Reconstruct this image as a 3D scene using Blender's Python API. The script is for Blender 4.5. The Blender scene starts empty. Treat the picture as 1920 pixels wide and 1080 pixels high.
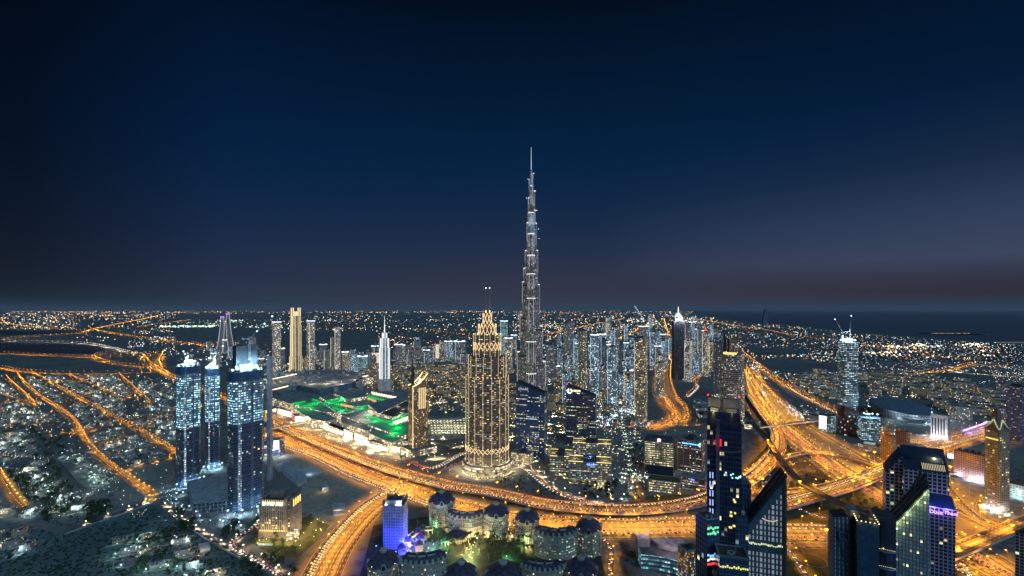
import bpy, math, random
from math import sin, cos, pi, radians, atan2, sqrt, hypot
from mathutils import Vector, Matrix
S = bpy.context.scene
COL = S.collection
# ---------------------------------------------------------------- camera
F, YH, H = 860.0, 580.0, 300.0            # focal length in photo pixels, horizon row, eye height in metres
cd = bpy.data.cameras.new('camera'); cam = bpy.data.objects.new('camera', cd); COL.objects.link(cam)
cam.location = (0, 0, H); cam.rotation_euler = (pi/2, 0, 0)
cd.sensor_width = 36; cd.lens = 36*F/1920; cd.shift_y = (YH-540)/1920
cd.clip_start = 1; cd.clip_end = 400000
S.camera = cam
# ---------------------------------------------------------------- sky
W = bpy.data.worlds.new('World'); S.world = W; W.use_nodes = True
nt = W.node_tree; N = nt.nodes; L = nt.links; N.clear()
def wn(t, **k):
    n = N.new(t)
    for a, b in k.items(): setattr(n, a, b)
    return n
def wm(op, a, b=None, c=None):
    n = wn('ShaderNodeMath', operation=op)
    for i, q in enumerate((a, b, c)):
        if q is None: continue
        if isinstance(q, (int, float)): n.inputs[i].default_value = q
        else: L.new(q, n.inputs[i])
    return n.outputs[0]
def wramp(fac, stops):
    r = wn('ShaderNodeValToRGB'); e = r.color_ramp.elements
    while len(e) < len(stops): e.new(0.5)
    for k, (p, c) in zip(e, stops): k.position = p; k.color = (*c, 1)
    L.new(fac, r.inputs[0]); return r.outputs[0]
tc = wn('ShaderNodeTexCoord'); sx = wn('ShaderNodeSeparateXYZ'); L.new(tc.outputs['Generated'], sx.inputs[0])
hx = wm('SQRT', wm('ADD', wm('MULTIPLY', sx.outputs[0], sx.outputs[0]), wm('MULTIPLY', sx.outputs[1], sx.outputs[1])))
ele = wm('DIVIDE', sx.outputs[2], wm('MAXIMUM', hx, 0.001))           # tangent of the elevation
azi = wm('DIVIDE', sx.outputs[0], wm('MAXIMUM', hx, 0.001))           # -1 left .. 1 right of the view
base = wramp(ele, [(0, (.040, .040, .060)), (.05, (.030, .034, .060)), (.14, (.0125, .0255, .064)), (.22, (.004, .020, .059)), (.316, (.0002, .015, .052)), (.45, (.0001, .010, .034)), (.66, (.0001, .0035, .012)), (.80, (.0001, .0020, .007))])
side = wramp(wm('MULTIPLY_ADD', azi, .5, .5), [(0, (.10, .12, .16)), (.136, (.17, .22, .26)), (.234, (.60, .85, .98)), (.36, (.82, .92, 1.0)), (.52, (1, 1, 1)), (.70, (.95, .95, .97)), (.87, (.62, .74, .80)), (1, (.5, .6, .7))])
mx = wn('ShaderNodeMix', data_type='RGBA', blend_type='MULTIPLY'); mx.inputs[0].default_value = 1
L.new(base, mx.inputs[6]); L.new(side, mx.inputs[7])
# the last red band of the sunset, low over the sea on the right
rb = wm('MULTIPLY', wramp(wm('ADD', azi, 0), [(.30, (0, 0, 0)), (.72, (1, 1, 1))]), wramp(ele, [(0, (0, 0, 0)), (.012, (.25,)*3), (.034, (1, 1, 1)), (.075, (.25,)*3), (.13, (0, 0, 0))]))
rc = wn('ShaderNodeMix', data_type='RGBA', blend_type='MULTIPLY'); rc.inputs[0].default_value = 1
rm = wn('ShaderNodeMix', data_type='RGBA', blend_type='MIX'); rm.inputs[6].default_value = (1, 1, 1, 1); rm.inputs[7].default_value = (1.45, .72, .60, 1)
L.new(rb, rm.inputs[0]); L.new(mx.outputs[2], rc.inputs[6]); L.new(rm.outputs[2], rc.inputs[7])
sky = wn('ShaderNodeTexSky', sky_type='NISHITA', sun_disc=False); sky.sun_elevation = radians(-5); sky.sun_rotation = radians(105)
b1 = wn('ShaderNodeBackground'); b1.inputs[1].default_value = .0015; L.new(sky.outputs[0], b1.inputs[0])
b2 = wn('ShaderNodeBackground'); b2.inputs[1].default_value = 1.0; 
# the paler western sky above that band
wf = wm('MULTIPLY', wramp(azi, [(.18, (0, 0, 0)), (.74, (1, 1, 1))]), wramp(ele, [(.03, (0, 0, 0)), (.055, (.35,)*3), (.085, (1, 1, 1)), (.15, (.72,)*3), (.24, (.16,)*3), (.36, (0, 0, 0))]))
wc = wn('ShaderNodeMix', data_type='RGBA', blend_type='MIX'); wc.inputs[6].default_value = (0, 0, 0, 1); wc.inputs[7].default_value = (.030, .040, .068, 1); L.new(wf, wc.inputs[0])
wa = wn('ShaderNodeMix', data_type='RGBA', blend_type='ADD'); wa.inputs[0].default_value = 1; L.new(rc.outputs[2], wa.inputs[6]); L.new(wc.outputs[2], wa.inputs[7])
L.new(wa.outputs[2], b2.inputs[0])
ad = wn('ShaderNodeAddShader'); L.new(b1.outputs[0], ad.inputs[0]); L.new(b2.outputs[0], ad.inputs[1])
wo = wn('ShaderNodeOutputWorld'); L.new(ad.outputs[0], wo.inputs[0])
# the afterglow of the set sun: one very soft, weak sun lamp
sd = bpy.data.lights.new('sun', 'SUN'); sd.energy = 1.25; sd.angle = radians(60); sd.color = (.27, .60, 1.0)
so = bpy.data.objects.new('sun', sd); COL.objects.link(so); so.rotation_euler = (radians(55), 0, radians(32))
S.view_settings.view_transform = 'Standard'; S.view_settings.look = 'None'; S.view_settings.exposure = 0.0; S.view_settings.gamma = 1.0
c = S.cycles
c.volume_bounces = 0; c.max_bounces = 3; c.diffuse_bounces = 1; c.glossy_bounces = 2; c.transmission_bounces = 2; c.transparent_max_bounces = 4
c.sample_clamp_indirect = 1.5; c.sample_clamp_direct = 0; c.use_light_tree = True; c.use_adaptive_sampling = True; c.adaptive_threshold = .015; c.light_sampling_threshold = .03; c.caustics_reflective = False; c.caustics_refractive = False
c.use_denoising = True; c.denoiser = 'OPENIMAGEDENOISE'; c.denoising_input_passes = 'RGB_ALBEDO_NORMAL'
# ---------------------------------------------------------------- geometry helpers
R = random.Random(7)
def G(px, py, z=0.0):
    d = (H-z)*F/(py-YH); return ((px-960)/F*d, d)
def tag(o, label=None, cat=None, group=None, kind=None):
    if label: o['label'] = label
    if cat: o['category'] = cat
    if group: o['group'] = group
    if kind: o['kind'] = kind
    return o
def thing(name, label, cat, loc, rz=0, group=None):
    o = bpy.data.objects.new(name, None); COL.objects.link(o); o.empty_display_size = 1
    o.location = (loc[0], loc[1], loc[2] if len(loc) > 2 else 0); o.rotation_euler = (0, 0, rz)
    return tag(o, label, cat, group)
class MB:
    def __init__(s): s.v = []; s.f = []; s.m = []; s.uv = []
    def face(s, pts, mi=0, uv=None):
        i = len(s.v); n = len(pts); s.v += [tuple(p) for p in pts]; s.f.append(tuple(range(i, i+n))); s.m.append(mi)
        s.uv += uv if uv else [(p[0], p[1]) for p in pts]
    def prism(s, poly, z0, z1, mi=0, top=1, ztop=None, poly2=None, u0=0.0, close=True, bottom=False):
        n = len(poly); u = u0; p2 = poly2 or poly
        zt = ztop or [z1]*n
        for i in range(n if close else n-1):
            j = (i+1) % n; a, b = poly[i], poly[j]; c_, d_ = p2[i], p2[j]; l = hypot(b[0]-a[0], b[1]-a[1])
            s.face([(a[0], a[1], z0), (b[0], b[1], z0), (d_[0], d_[1], zt[j]), (c_[0], c_[1], zt[i])], mi, [(u, z0), (u+l, z0), (u+l, zt[j]), (u, zt[i])]); u += l
        if top is not None: s.face([(p[0], p[1], zt[i]) for i, p in enumerate(p2)], top)
        if bottom: s.face([(p[0], p[1], z0) for p in reversed(poly)], top if top is not None else mi)
    def box(s, x, y, z, a, b, h, mi=0, top=None, rz=0.0):
        ca, sa = cos(rz), sin(rz)
        s.prism([(x+ca*p-sa*q, y+sa*p+ca*q) for p, q in ((-a/2, -b/2), (a/2, -b/2), (a/2, b/2), (-a/2, b/2))], z, z+h, mi, mi if top is None else top, bottom=z > .5)
    def bar(s, p, q, w, mi=0, w2=None):
        p = Vector(p); q = Vector(q); d = q-p
        if d.length < 1e-6: return
        d.normalize(); a = d.cross(Vector((0, 0, 1)) if abs(d.z) < .95 else Vector((1, 0, 0))).normalized(); b = d.cross(a); w2 = w if w2 is None else w2
        k = ((1, 1), (-1, 1), (-1, -1), (1, -1))
        A = [p+a*(i*w/2)+b*(j*w/2) for i, j in k]; B = [q+a*(i*w2/2)+b*(j*w2/2) for i, j in k]
        for i in range(4): s.face([A[i], A[(i+1) % 4], B[(i+1) % 4], B[i]], mi)
        s.face(A[::-1], mi); s.face(B, mi)
    def octa(s, c, r, mi=0, rz=None):
        x, y, z = c; rz = rz or r
        e = [(x+r, y, z), (x, y+r, z), (x-r, y, z), (x, y-r, z)]
        for i in range(4):
            s.face([e[i], e[(i+1) % 4], (x, y, z+rz)], mi); s.face([e[(i+1) % 4], e[i], (x, y, z-rz)], mi)
    def lathe(s, prof, n, mi=0, cx=0, cy=0, ph=0.0, cap=None, sy=1.0):
        for (r0, z0), (r1, z1) in zip(prof, prof[1:]):
            for i in range(n):
                a, b = ph+2*pi*i/n, ph+2*pi*(i+1)/n
                p = [(cx+r0*cos(a), cy+sy*r0*sin(a), z0), (cx+r0*cos(b), cy+sy*r0*sin(b), z0), (cx+r1*cos(b), cy+sy*r1*sin(b), z1), (cx+r1*cos(a), cy+sy*r1*sin(a), z1)]
                q = [(r0*a, z0), (r0*b, z0), (r0*b, z1), (r0*a, z1)]
                if r1 < 1e-6: p, q = p[:3], q[:3]
                s.face(p, mi, q)
        if cap is not None:
            r, z = prof[-1]; s.face([(cx+r*cos(ph+2*pi*i/n), cy+sy*r*sin(ph+2*pi*i/n), z) for i in range(n)], cap)
    def mesh(s, name, mats):
        me = bpy.data.meshes.new(name); me.from_pydata(s.v, [], s.f)
        for m in mats: me.materials.append(m)
        me.polygons.foreach_set('material_index', s.m)
        ul = me.uv_layers.new(name='UVMap'); ul.data.foreach_set('uv', [k for p in s.uv for k in p])
        me.update(); return me
    def build(s, name, mats, parent=None, loc=None, rz=0.0):
        if not isinstance(mats, (list, tuple)): mats = [mats]
        o = bpy.data.objects.new(name, s.mesh(name, mats)); COL.objects.link(o)
        if parent: o.parent = parent
        if loc: o.location = loc
        o.rotation_euler = (0, 0, rz); return o
def link(name, me, parent=None, loc=(0, 0, 0), rz=0.0, sc=None):
    o = bpy.data.objects.new(name, me); COL.objects.link(o); o.location = loc; o.rotation_euler = (0, 0, rz)
    if parent: o.parent = parent
    if sc: o.scale = sc
    return o
def point(col, watts, loc, parent=None, r=.5, name='lamp_light'):
    k = (col, round(watts), r)
    if k not in LD:
        d = bpy.data.lights.new(name, 'POINT'); d.color = col; d.energy = watts; d.shadow_soft_size = r; LD[k] = d
    o = bpy.data.objects.new(name, LD[k]); COL.objects.link(o); o.location = loc
    if parent: o.parent = parent
    return o
def down(col, watts, loc, parent=None, ang=142, r=.4):
    """street lantern with a cut-off: throws its light down, not sideways"""
    k = (col, round(watts), r, ang)
    if k not in LD:
        d = bpy.data.lights.new('lantern_light', 'SPOT'); d.color = col; d.energy = watts; d.shadow_soft_size = r; d.spot_size = radians(ang); d.spot_blend = .45; LD[k] = d
    o = bpy.data.objects.new('lantern_light', LD[k]); COL.objects.link(o); o.location = loc
    if parent: o.parent = parent
    return o
def spot(col, watts, loc, direction, ang=70, parent=None, r=.5, name='flood_light'):
    d = bpy.data.lights.new(name, 'SPOT'); d.color = col; d.energy = watts; d.shadow_soft_size = r; d.spot_size = radians(ang); d.spot_blend = .6
    o = bpy.data.objects.new(name, d); COL.objects.link(o); o.location = loc
    o.rotation_euler = Vector(direction).to_track_quat('-Z', 'Y').to_euler()
    if parent: o.parent = parent
    return o
LD = {}
SOD = (1, .37, .015); WARM = (1, .72, .36); COOL = (.62, .85, 1); WHITE = (1, .95, .86)
def rect(r=1.0): return [(-.5, -r/2), (.5, -r/2), (.5, r/2), (-.5, r/2)]
def ngon(n, ph=0.0, sy=1.0): return [(.5*cos(2*pi*i/n+ph), .5*sy*sin(2*pi*i/n+ph)) for i in range(n)]
def chamf(r=1.0, c=.15): return [(-.5+c, -r/2), (.5-c, -r/2), (.5, -r/2+c), (.5, r/2-c), (.5-c, r/2), (-.5+c, r/2), (-.5, r/2-c), (-.5, -r/2+c)]
def sc(poly, k, dx=0, dy=0): return [(x*k+dx, y*k+dy) for x, y in poly]
def fit(poly, x0, x1, yb, yaw):
    d = H*F/(yb-YH); mid = (x0+x1)/2; cx, cy, s = (mid-960)/F*d, d*1.02, (x1-x0)/F*d
    for _ in range(40):
        a = -atan2(cx, cy)+yaw
        P = [(cx+s*(cos(a)*x-sin(a)*y), cy+s*(sin(a)*x+cos(a)*y)) for x, y in poly]
        q = [960+F*x/y for x, y in P]
        s *= ((x1-x0)/(max(q)-min(q)))**.8
        cx += (mid-(max(q)+min(q))/2)/F*cy*.8; cy += (d-min(y for x, y in P))*.8
    return cx, cy, -atan2(cx, cy)+yaw, s
class Tw: pass
def place(name, label, cat, x0, x1, yt, yb, poly=None, yaw=0.0, group=None):
    t = Tw(); poly = poly or rect(); t.cx, t.cy, t.rz, t.s = fit(poly, x0, x1, yb, radians(yaw))
    t.poly = sc(poly, t.s); t.h = H-(yt-YH)*t.cy/F; t.root = thing(name, label, cat, (t.cx, t.cy, 0), t.rz, group)
    t.z = lambda y: H-(y-YH)*t.cy/F
    return t
def part(mb, name, mats, t): return mb.build(name, mats, t.root if isinstance(t, Tw) else t)
# ---------------------------------------------------------------- materials
MC = {}
class NT:
    def __init__(s, name):
        s.m = bpy.data.materials.new(name); s.m.use_nodes = True; s.t = s.m.node_tree; s.t.nodes.clear()
    def n(s, t, **k):
        n = s.t.nodes.new(t)
        for a, b in k.items(): setattr(n, a, b)
        return n
    def put(s, sock, v):
        if isinstance(v, bpy.types.NodeSocket): s.t.links.new(v, sock)
        elif isinstance(v, (tuple, list)): sock.default_value = (*v, 1) if len(sock.default_value) == 4 and len(v) == 3 else v
        else: sock.default_value = v
    def mt(s, op, a, b=None, c=None):
        n = s.n('ShaderNodeMath', operation=op)
        for i, q in enumerate((a, b, c)):
            if q is not None: s.put(n.inputs[i], q)
        return n.outputs[0]
    def mix(s, f, a, b, bt='MIX'):
        n = s.n('ShaderNodeMix', data_type='RGBA', blend_type=bt); s.put(n.inputs[0], f); s.put(n.inputs[6], a); s.put(n.inputs[7], b); return n.outputs[2]
    def noise(s, scale, vec=None, detail=3.0, out=0):
        n = s.n('ShaderNodeTexNoise'); n.inputs['Scale'].default_value = scale; n.inputs['Detail'].default_value = detail
        if vec: s.put(n.inputs['Vector'], vec)
        return n.outputs[out]
    def ramp(s, f, stops):
        r = s.n('ShaderNodeValToRGB'); e = r.color_ramp.elements
        while len(e) < len(stops): e.new(.5)
        for k, (p, c_) in zip(e, stops): k.position = p; k.color = (*c_, 1) if isinstance(c_, tuple) else (c_, c_, c_, 1)
        s.put(r.inputs[0], f); return r.outputs[0]
    def end(s, base, rough=.7, metal=0.0, emi=None, st=0.0, spec=.4):
        b = s.n('ShaderNodeBsdfPrincipled'); s.put(b.inputs['Base Color'], base); s.put(b.inputs['Roughness'], rough); s.put(b.inputs['Metallic'], metal)
        b.inputs['Specular IOR Level'].default_value = spec
        if emi is not None: s.put(b.inputs['Emission Color'], emi); s.put(b.inputs['Emission Strength'], st)
        o = s.n('ShaderNodeOutputMaterial'); s.t.links.new(b.outputs[0], o.inputs[0]); s.m.cycles.emission_sampling = 'NONE'; return s.m
def plain(name, col, rough=.7, metal=0.0, var=.35, scale=.15, spec=.4):
    if name in MC: return MC[name]
    k = NT(name); tcn = k.n('ShaderNodeTexCoord').outputs['Object']
    f = k.noise(scale, tcn, 5.0); a = k.ramp(f, [(.3, 1-var), (.7, 1+var)])
    MC[name] = k.end(k.mix(1.0, col, a, 'MULTIPLY'), rough, metal, spec=spec); return MC[name]
def glow(name, col, st):
    if name in MC: return MC[name]
    k = NT(name); MC[name] = k.end((.02, .02, .02), .6, 0, col, st); return MC[name]
def facade(name, cw=3.2, ch=3.4, frame=(.12, .12, .13), glass=(.015, .02, .03), lit=.25, A=(1, .72, .35), B=(.8, .9, 1), st=1.4, fx=.22, fy=.28, floors=0.0, rough=.18, fr=.65, mixb=.3, bands=None, warmcol=None):
    """windows laid out in metres along the wall (u) and up it (v); each window is lit or dark on its own"""
    if name in MC: return MC[name]
    k = NT(name); sp = k.n('ShaderNodeSeparateXYZ'); k.t.links.new(k.n('ShaderNodeUVMap', uv_map='UVMap').outputs[0], sp.inputs[0])
    u = k.mt('DIVIDE', sp.outputs[0], cw); v = k.mt('DIVIDE', sp.outputs[1], ch)
    iu, iv = k.mt('FLOOR', u), k.mt('FLOOR', v); fu, fv = k.mt('FRACT', u), k.mt('FRACT', v)
    rnd = k.mt('MULTIPLY', k.n('ShaderNodeObjectInfo').outputs['Random'], 517.0)
    def wnz(x, y, z):
        cb = k.n('ShaderNodeCombineXYZ'); k.put(cb.inputs[0], x); k.put(cb.inputs[1], y); k.put(cb.inputs[2], z)
        w = k.n('ShaderNodeTexWhiteNoise', noise_dimensions='3D'); k.t.links.new(cb.outputs[0], w.inputs[0]); return w
    w = wnz(iu, iv, rnd); sc3 = k.n('ShaderNodeSeparateColor'); k.t.links.new(w.outputs['Color'], sc3.inputs[0])
    mask = k.mt('MULTIPLY', k.mt('LESS_THAN', k.mt('ABSOLUTE', k.mt('SUBTRACT', fu, .5)), .5-fx), k.mt('LESS_THAN', k.mt('ABSOLUTE', k.mt('SUBTRACT', fv, .5)), .5-fy))
    p = lit
    if floors:      # whole storeys left on
        wf = wnz(k.mt('FLOOR', k.mt('DIVIDE', u, 9.0)), iv, k.mt('ADD', rnd, 31.0)); p = k.mt('ADD', k.mt('MULTIPLY', k.mt('LESS_THAN', wf.outputs[0], floors), .72), lit)
    # some stretches of the building are busier than others
    cn = k.n('ShaderNodeCombineXYZ'); k.put(cn.inputs[0], k.mt('MULTIPLY', iu, .17)); k.put(cn.inputs[1], k.mt('MULTIPLY', iv, .13)); k.put(cn.inputs[2], rnd)
    p = k.mt('MULTIPLY', p, k.ramp(k.noise(1.0, cn.outputs[0], 2.0), [(.32, .25), (.68, 1.85)]))
    on = k.mt('LESS_THAN', w.outputs[0], p)
    blind = k.mt('MULTIPLY_ADD', k.mt('GREATER_THAN', fv, k.mt('SUBTRACT', 1.0-fy, k.mt('MULTIPLY', k.mt('FRACT', k.mt('MULTIPLY', sc3.outputs[1], 7.0)), .45))), -.75, 1.0)
    br = k.mt('POWER', sc3.outputs[1], 1.6); br = k.mt('MULTIPLY_ADD', br, 1.5, .25)
    lc = k.mix(k.mt('LESS_THAN', sc3.outputs[2], mixb), A, B)
    emi = k.mt('MULTIPLY', k.mt('MULTIPLY', mask, k.mt('MULTIPLY_ADD', sc3.outputs[0], .10 if lit > .12 else 0.0, k.mt('MULTIPLY', k.mt('MULTIPLY', on, blind), br))), st)
    gl = k.mix(k.mt('MULTIPLY', sc3.outputs[0], .6), glass, tuple(min(1, g*2.2+.004) for g in glass))
    nz = k.ramp(k.noise(.08, k.n('ShaderNodeTexCoord').outputs['Object'], 4.0), [(.3, .75), (.7, 1.2)])
    col = k.mix(mask, k.mix(1.0, frame, nz, 'MULTIPLY'), gl)
    MC[name] = k.end(col, k.mt('MULTIPLY_ADD', mask, rough-fr, fr), 0, lc, emi, .5); return MC[name]
# ---------------------------------------------------------------- ground, water, roads
def ground_mat(name, a, b, c_, s1=.004, s2=.06):
    k = NT(name); o = k.n('ShaderNodeTexCoord').outputs['Object']
    f = k.noise(s1, o, 6.0); g = k.noise(s2, o, 5.0)
    col = k.mix(k.ramp(f, [(.38, 0.0), (.62, 1.0)]), a, b)
    MC[name] = k.end(k.mix(k.ramp(g, [(.50, 0.0), (.68, 1.0)]), col, c_), .95, spec=.1); return MC[name]
def asphalt(name, col=(.155, .15, .145), lane=3.6):
    k = NT(name); sp = k.n('ShaderNodeSeparateXYZ'); k.t.links.new(k.n('ShaderNodeUVMap', uv_map='UVMap').outputs[0], sp.inputs[0])
    u, v = sp.outputs[0], sp.outputs[1]
    fu = k.mt('FRACT', k.mt('DIVIDE', u, lane)); ln = k.mt('LESS_THAN', k.mt('ABSOLUTE', k.mt('SUBTRACT', fu, .5)), .045)
    ds = k.mt('LESS_THAN', k.mt('FRACT', k.mt('DIVIDE', v, 12.0)), .42)
    o = k.n('ShaderNodeTexCoord').outputs['Object']
    # worn wheel tracks run along the lanes; darker tar patches
    st = k.n('ShaderNodeCombineXYZ'); k.put(st.inputs[0], k.mt('MULTIPLY', u, 1.0)); k.put(st.inputs[1], k.mt('MULTIPLY', v, .006))
    t = k.ramp(k.noise(.16, st.outputs[0], 4.0), [(.38, .22), (.62, 1.8)])
    p = k.ramp(k.noise(.02, o, 4.0), [(.3, .85), (.7, 1.15)])
    cc = k.mix(1.0, k.mix(1.0, col, t, 'MULTIPLY'), p, 'MULTIPLY')
    MC[name] = k.end(k.mix(k.mt('MULTIPLY', ln, ds), cc, (.7, .7, .66)), .8, spec=.2); return MC[name]
m_land = ground_mat('desert_ground', (.27, .25, .21), (.17, .17, .16), (.12, .13, .12))
m_sand = ground_mat('sand_lot', (.40, .35, .29), (.32, .28, .22), (.24, .21, .18), .01, .09)
m_scrub = ground_mat('scrub_ground', (.20, .25, .22), (.13, .17, .16), (.07, .095, .09), .012, .12)
m_grass = ground_mat('lawn', (.085, .10, .035), (.13, .115, .05), (.17, .13, .06), .02, .08)
m_pave = ground_mat('paving', (.30, .27, .23), (.22, .20, .18), (.16, .15, .14), .02, .2)
m_road = asphalt('asphalt'); m_street = asphalt('street_asphalt', (.16, .15, .145), 6.5)
m_conc = plain('concrete', (.36, .34, .31), .8); m_dark = plain('dark_steel', (.035, .037, .04), .5); m_roof = plain('dark_roof', (.055, .055, .062), .85, scale=.3)
m_roofl = plain('pale_roof', (.22, .21, .20), .85, scale=.3); m_curb = plain('parapet_concrete', (.42, .38, .33), .8)
def wat(name, col, rough):
    k = NT(name); MC[name] = k.end(col, rough, spec=.5); return MC[name]
m_sea = wat('sea_water', (.085, .10, .13), .5); m_water = wat('creek_water', (.012, .018, .03), .22)
def sheet(name, pts, mat, label, cat, z=.03, kind='structure', px=True):
    mb = MB(); P = [G(*p, z) for p in pts] if px else pts
    mb.face([(x, y, z) for x, y in P][::1]); o = mb.build(name, mat); return tag(o, label, cat, None, kind)
mb = MB(); gx = [0]
for i in range(1, 34): gx.append(gx[-1]+120*1.24**i)
gx = [-x for x in gx[:0:-1]]+gx
for i in range(len(gx)-1):
    for j in range(len(gx)-1):
        a, b, e, f_ = gx[i], gx[i+1], gx[j], gx[j+1]
        if f_ < -3000: continue
        mb.face([(a, e, 0), (b, e, 0), (b, f_, 0), (a, f_, 0)])
tag(mb.build('ground', m_land), 'dark desert ground the whole city stands on', 'ground', None, 'structure')
sheet('sea', [(1392, 601.5), (1480, 609), (1560, 617), (1620, 624), (1700, 629), (1800, 636), (1920, 642), (2300, 662), (2600, 583), (1300, 582), (1300, 588), (1345, 595)], m_sea, 'dark sea beyond the coast on the right', 'sea', 1.2)
sheet('creek', [(-60, 663), (0, 662), (100, 664), (172, 664), (198, 656), (188, 650), (150, 645.5), (60, 643), (-60, 643)], m_water, 'dark creek water under the lamp lit causeway', 'creek', .5)
sheet('lagoon', [(-60, 630), (40, 628), (120, 626), (158, 623.5), (150, 621), (60, 621), (-60, 618)], m_water, 'far narrow lagoon behind the causeway', 'lagoon', .5)
sheet('sand_lot', [(500, 868), (560, 846), (640, 872), (722, 908), (690, 945), (640, 975), (588, 1010), (566, 985), (566, 905)], m_sand, 'bare sandy lot behind the brown hotel', 'lot', .02)
sheet('sand_plot', [(232, 880), (322, 858), (330, 905), (300, 925), (262, 905)], m_sand, 'bare sand plot left of the unfinished towers', 'lot', .02)
sheet('sand_ground', [(212, 926), (250, 905), (285, 925), (262, 938), (230, 945)], m_sand, 'sand beside the bend of the estate road', 'lot', .025)
sheet('scrub_land', [(-60, 958), (118, 1002), (286, 946), (345, 990), (400, 1022), (540, 1090), (540, 1140), (-120, 1140)], m_scrub, 'scrubby open ground in the lower left corner', 'scrubland', .02)
sheet('building_site', [(300, 945), (330, 905), (490, 900), (490, 985), (455, 1020), (400, 1012), (345, 978)], m_pave, 'churned building site around the unfinished towers', 'building site', .025)
sheet('verge', [(1395, 880), (1440, 835), (1470, 800), (1530, 850), (1600, 900), (1700, 975), (1800, 1040), (1860, 1140), (1470, 1140), (1470, 1010), (1395, 985)], m_grass, 'lawns and planting inside the road interchange', 'verge', .02)
sheet('lawn', [(1000, 925), (1060, 945), (1120, 952), (1170, 948), (1215, 930), (1330, 925), (1330, 945), (1250, 957), (1180, 962), (1075, 958), (1000, 940)], m_grass, 'strip of lawn between the offices and the highway', 'lawn', .02)
sheet('plaza', [(520, 778), (600, 790), (640, 815), (700, 840), (770, 868), (860, 850), (870, 880), (760, 885), (690, 858), (610, 825), (540, 795)], m_pave, 'paved forecourt of the shopping mall', 'plaza', .025)
sheet('business_park_ground', [(950, 820), (1330, 800), (1330, 930), (1230, 940), (1130, 945), (1060, 930), (1000, 890), (950, 860)], m_pave, 'paving between the office blocks', 'paving', .015)
sheet('resort_ground', [(700, 985), (800, 968), (840, 1000), (1126, 1040), (1150, 1140), (660, 1140), (680, 1060)], ground_mat('resort_lawn', (.035, .06, .04), (.06, .07, .05), (.14, .12, .10), .03, .07), 'planted courtyard of the domed resort', 'courtyard', .02)
sheet('hotel_garden', [(465, 1015), (500, 985), (580, 968), (618, 985), (600, 1010), (560, 1045), (520, 1045)], m_grass, 'planted garden round the foot of the brown hotel', 'garden', .03)
LAMPS = []; CARS = []
def smooth(P, step=14.0):
    out = []; n = len(P)
    for i in range(n-1):
        p0, p1, p2, p3 = (Vector(P[max(0, i-1)]), Vector(P[i]), Vector(P[i+1]), Vector(P[min(n-1, i+2)]))
        l = (p2-p1).length; k = max(2, min(40, int(l/step)))
        # centripetal-like tangents so that uneven control points do not overshoot
        d1 = max((p1-p0).length, 1e-3); d3 = max((p3-p2).length, 1e-3)
        m1 = (p2-p0)/(d1+l)*l if i else (p2-p1); m2 = (p3-p1)/(l+d3)*l if i < n-2 else (p2-p1)
        for j in range(k):
            t = j/k; t2, t3 = t*t, t*t*t
            out.append(p1*(2*t3-3*t2+1)+m1*(t3-2*t2+t)+p2*(-2*t3+3*t2)+m2*(t3-t2))
    out.append(Vector(P[-1])); return out
def normals(P):
    n = []
    for i in range(len(P)):
        d = (P[min(i+1, len(P)-1)]-P[max(i-1, 0)]); d.normalize(); n.append(Vector((-d.y, d.x)))
    return n
ZI = [0]
pier_me = {}
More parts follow.
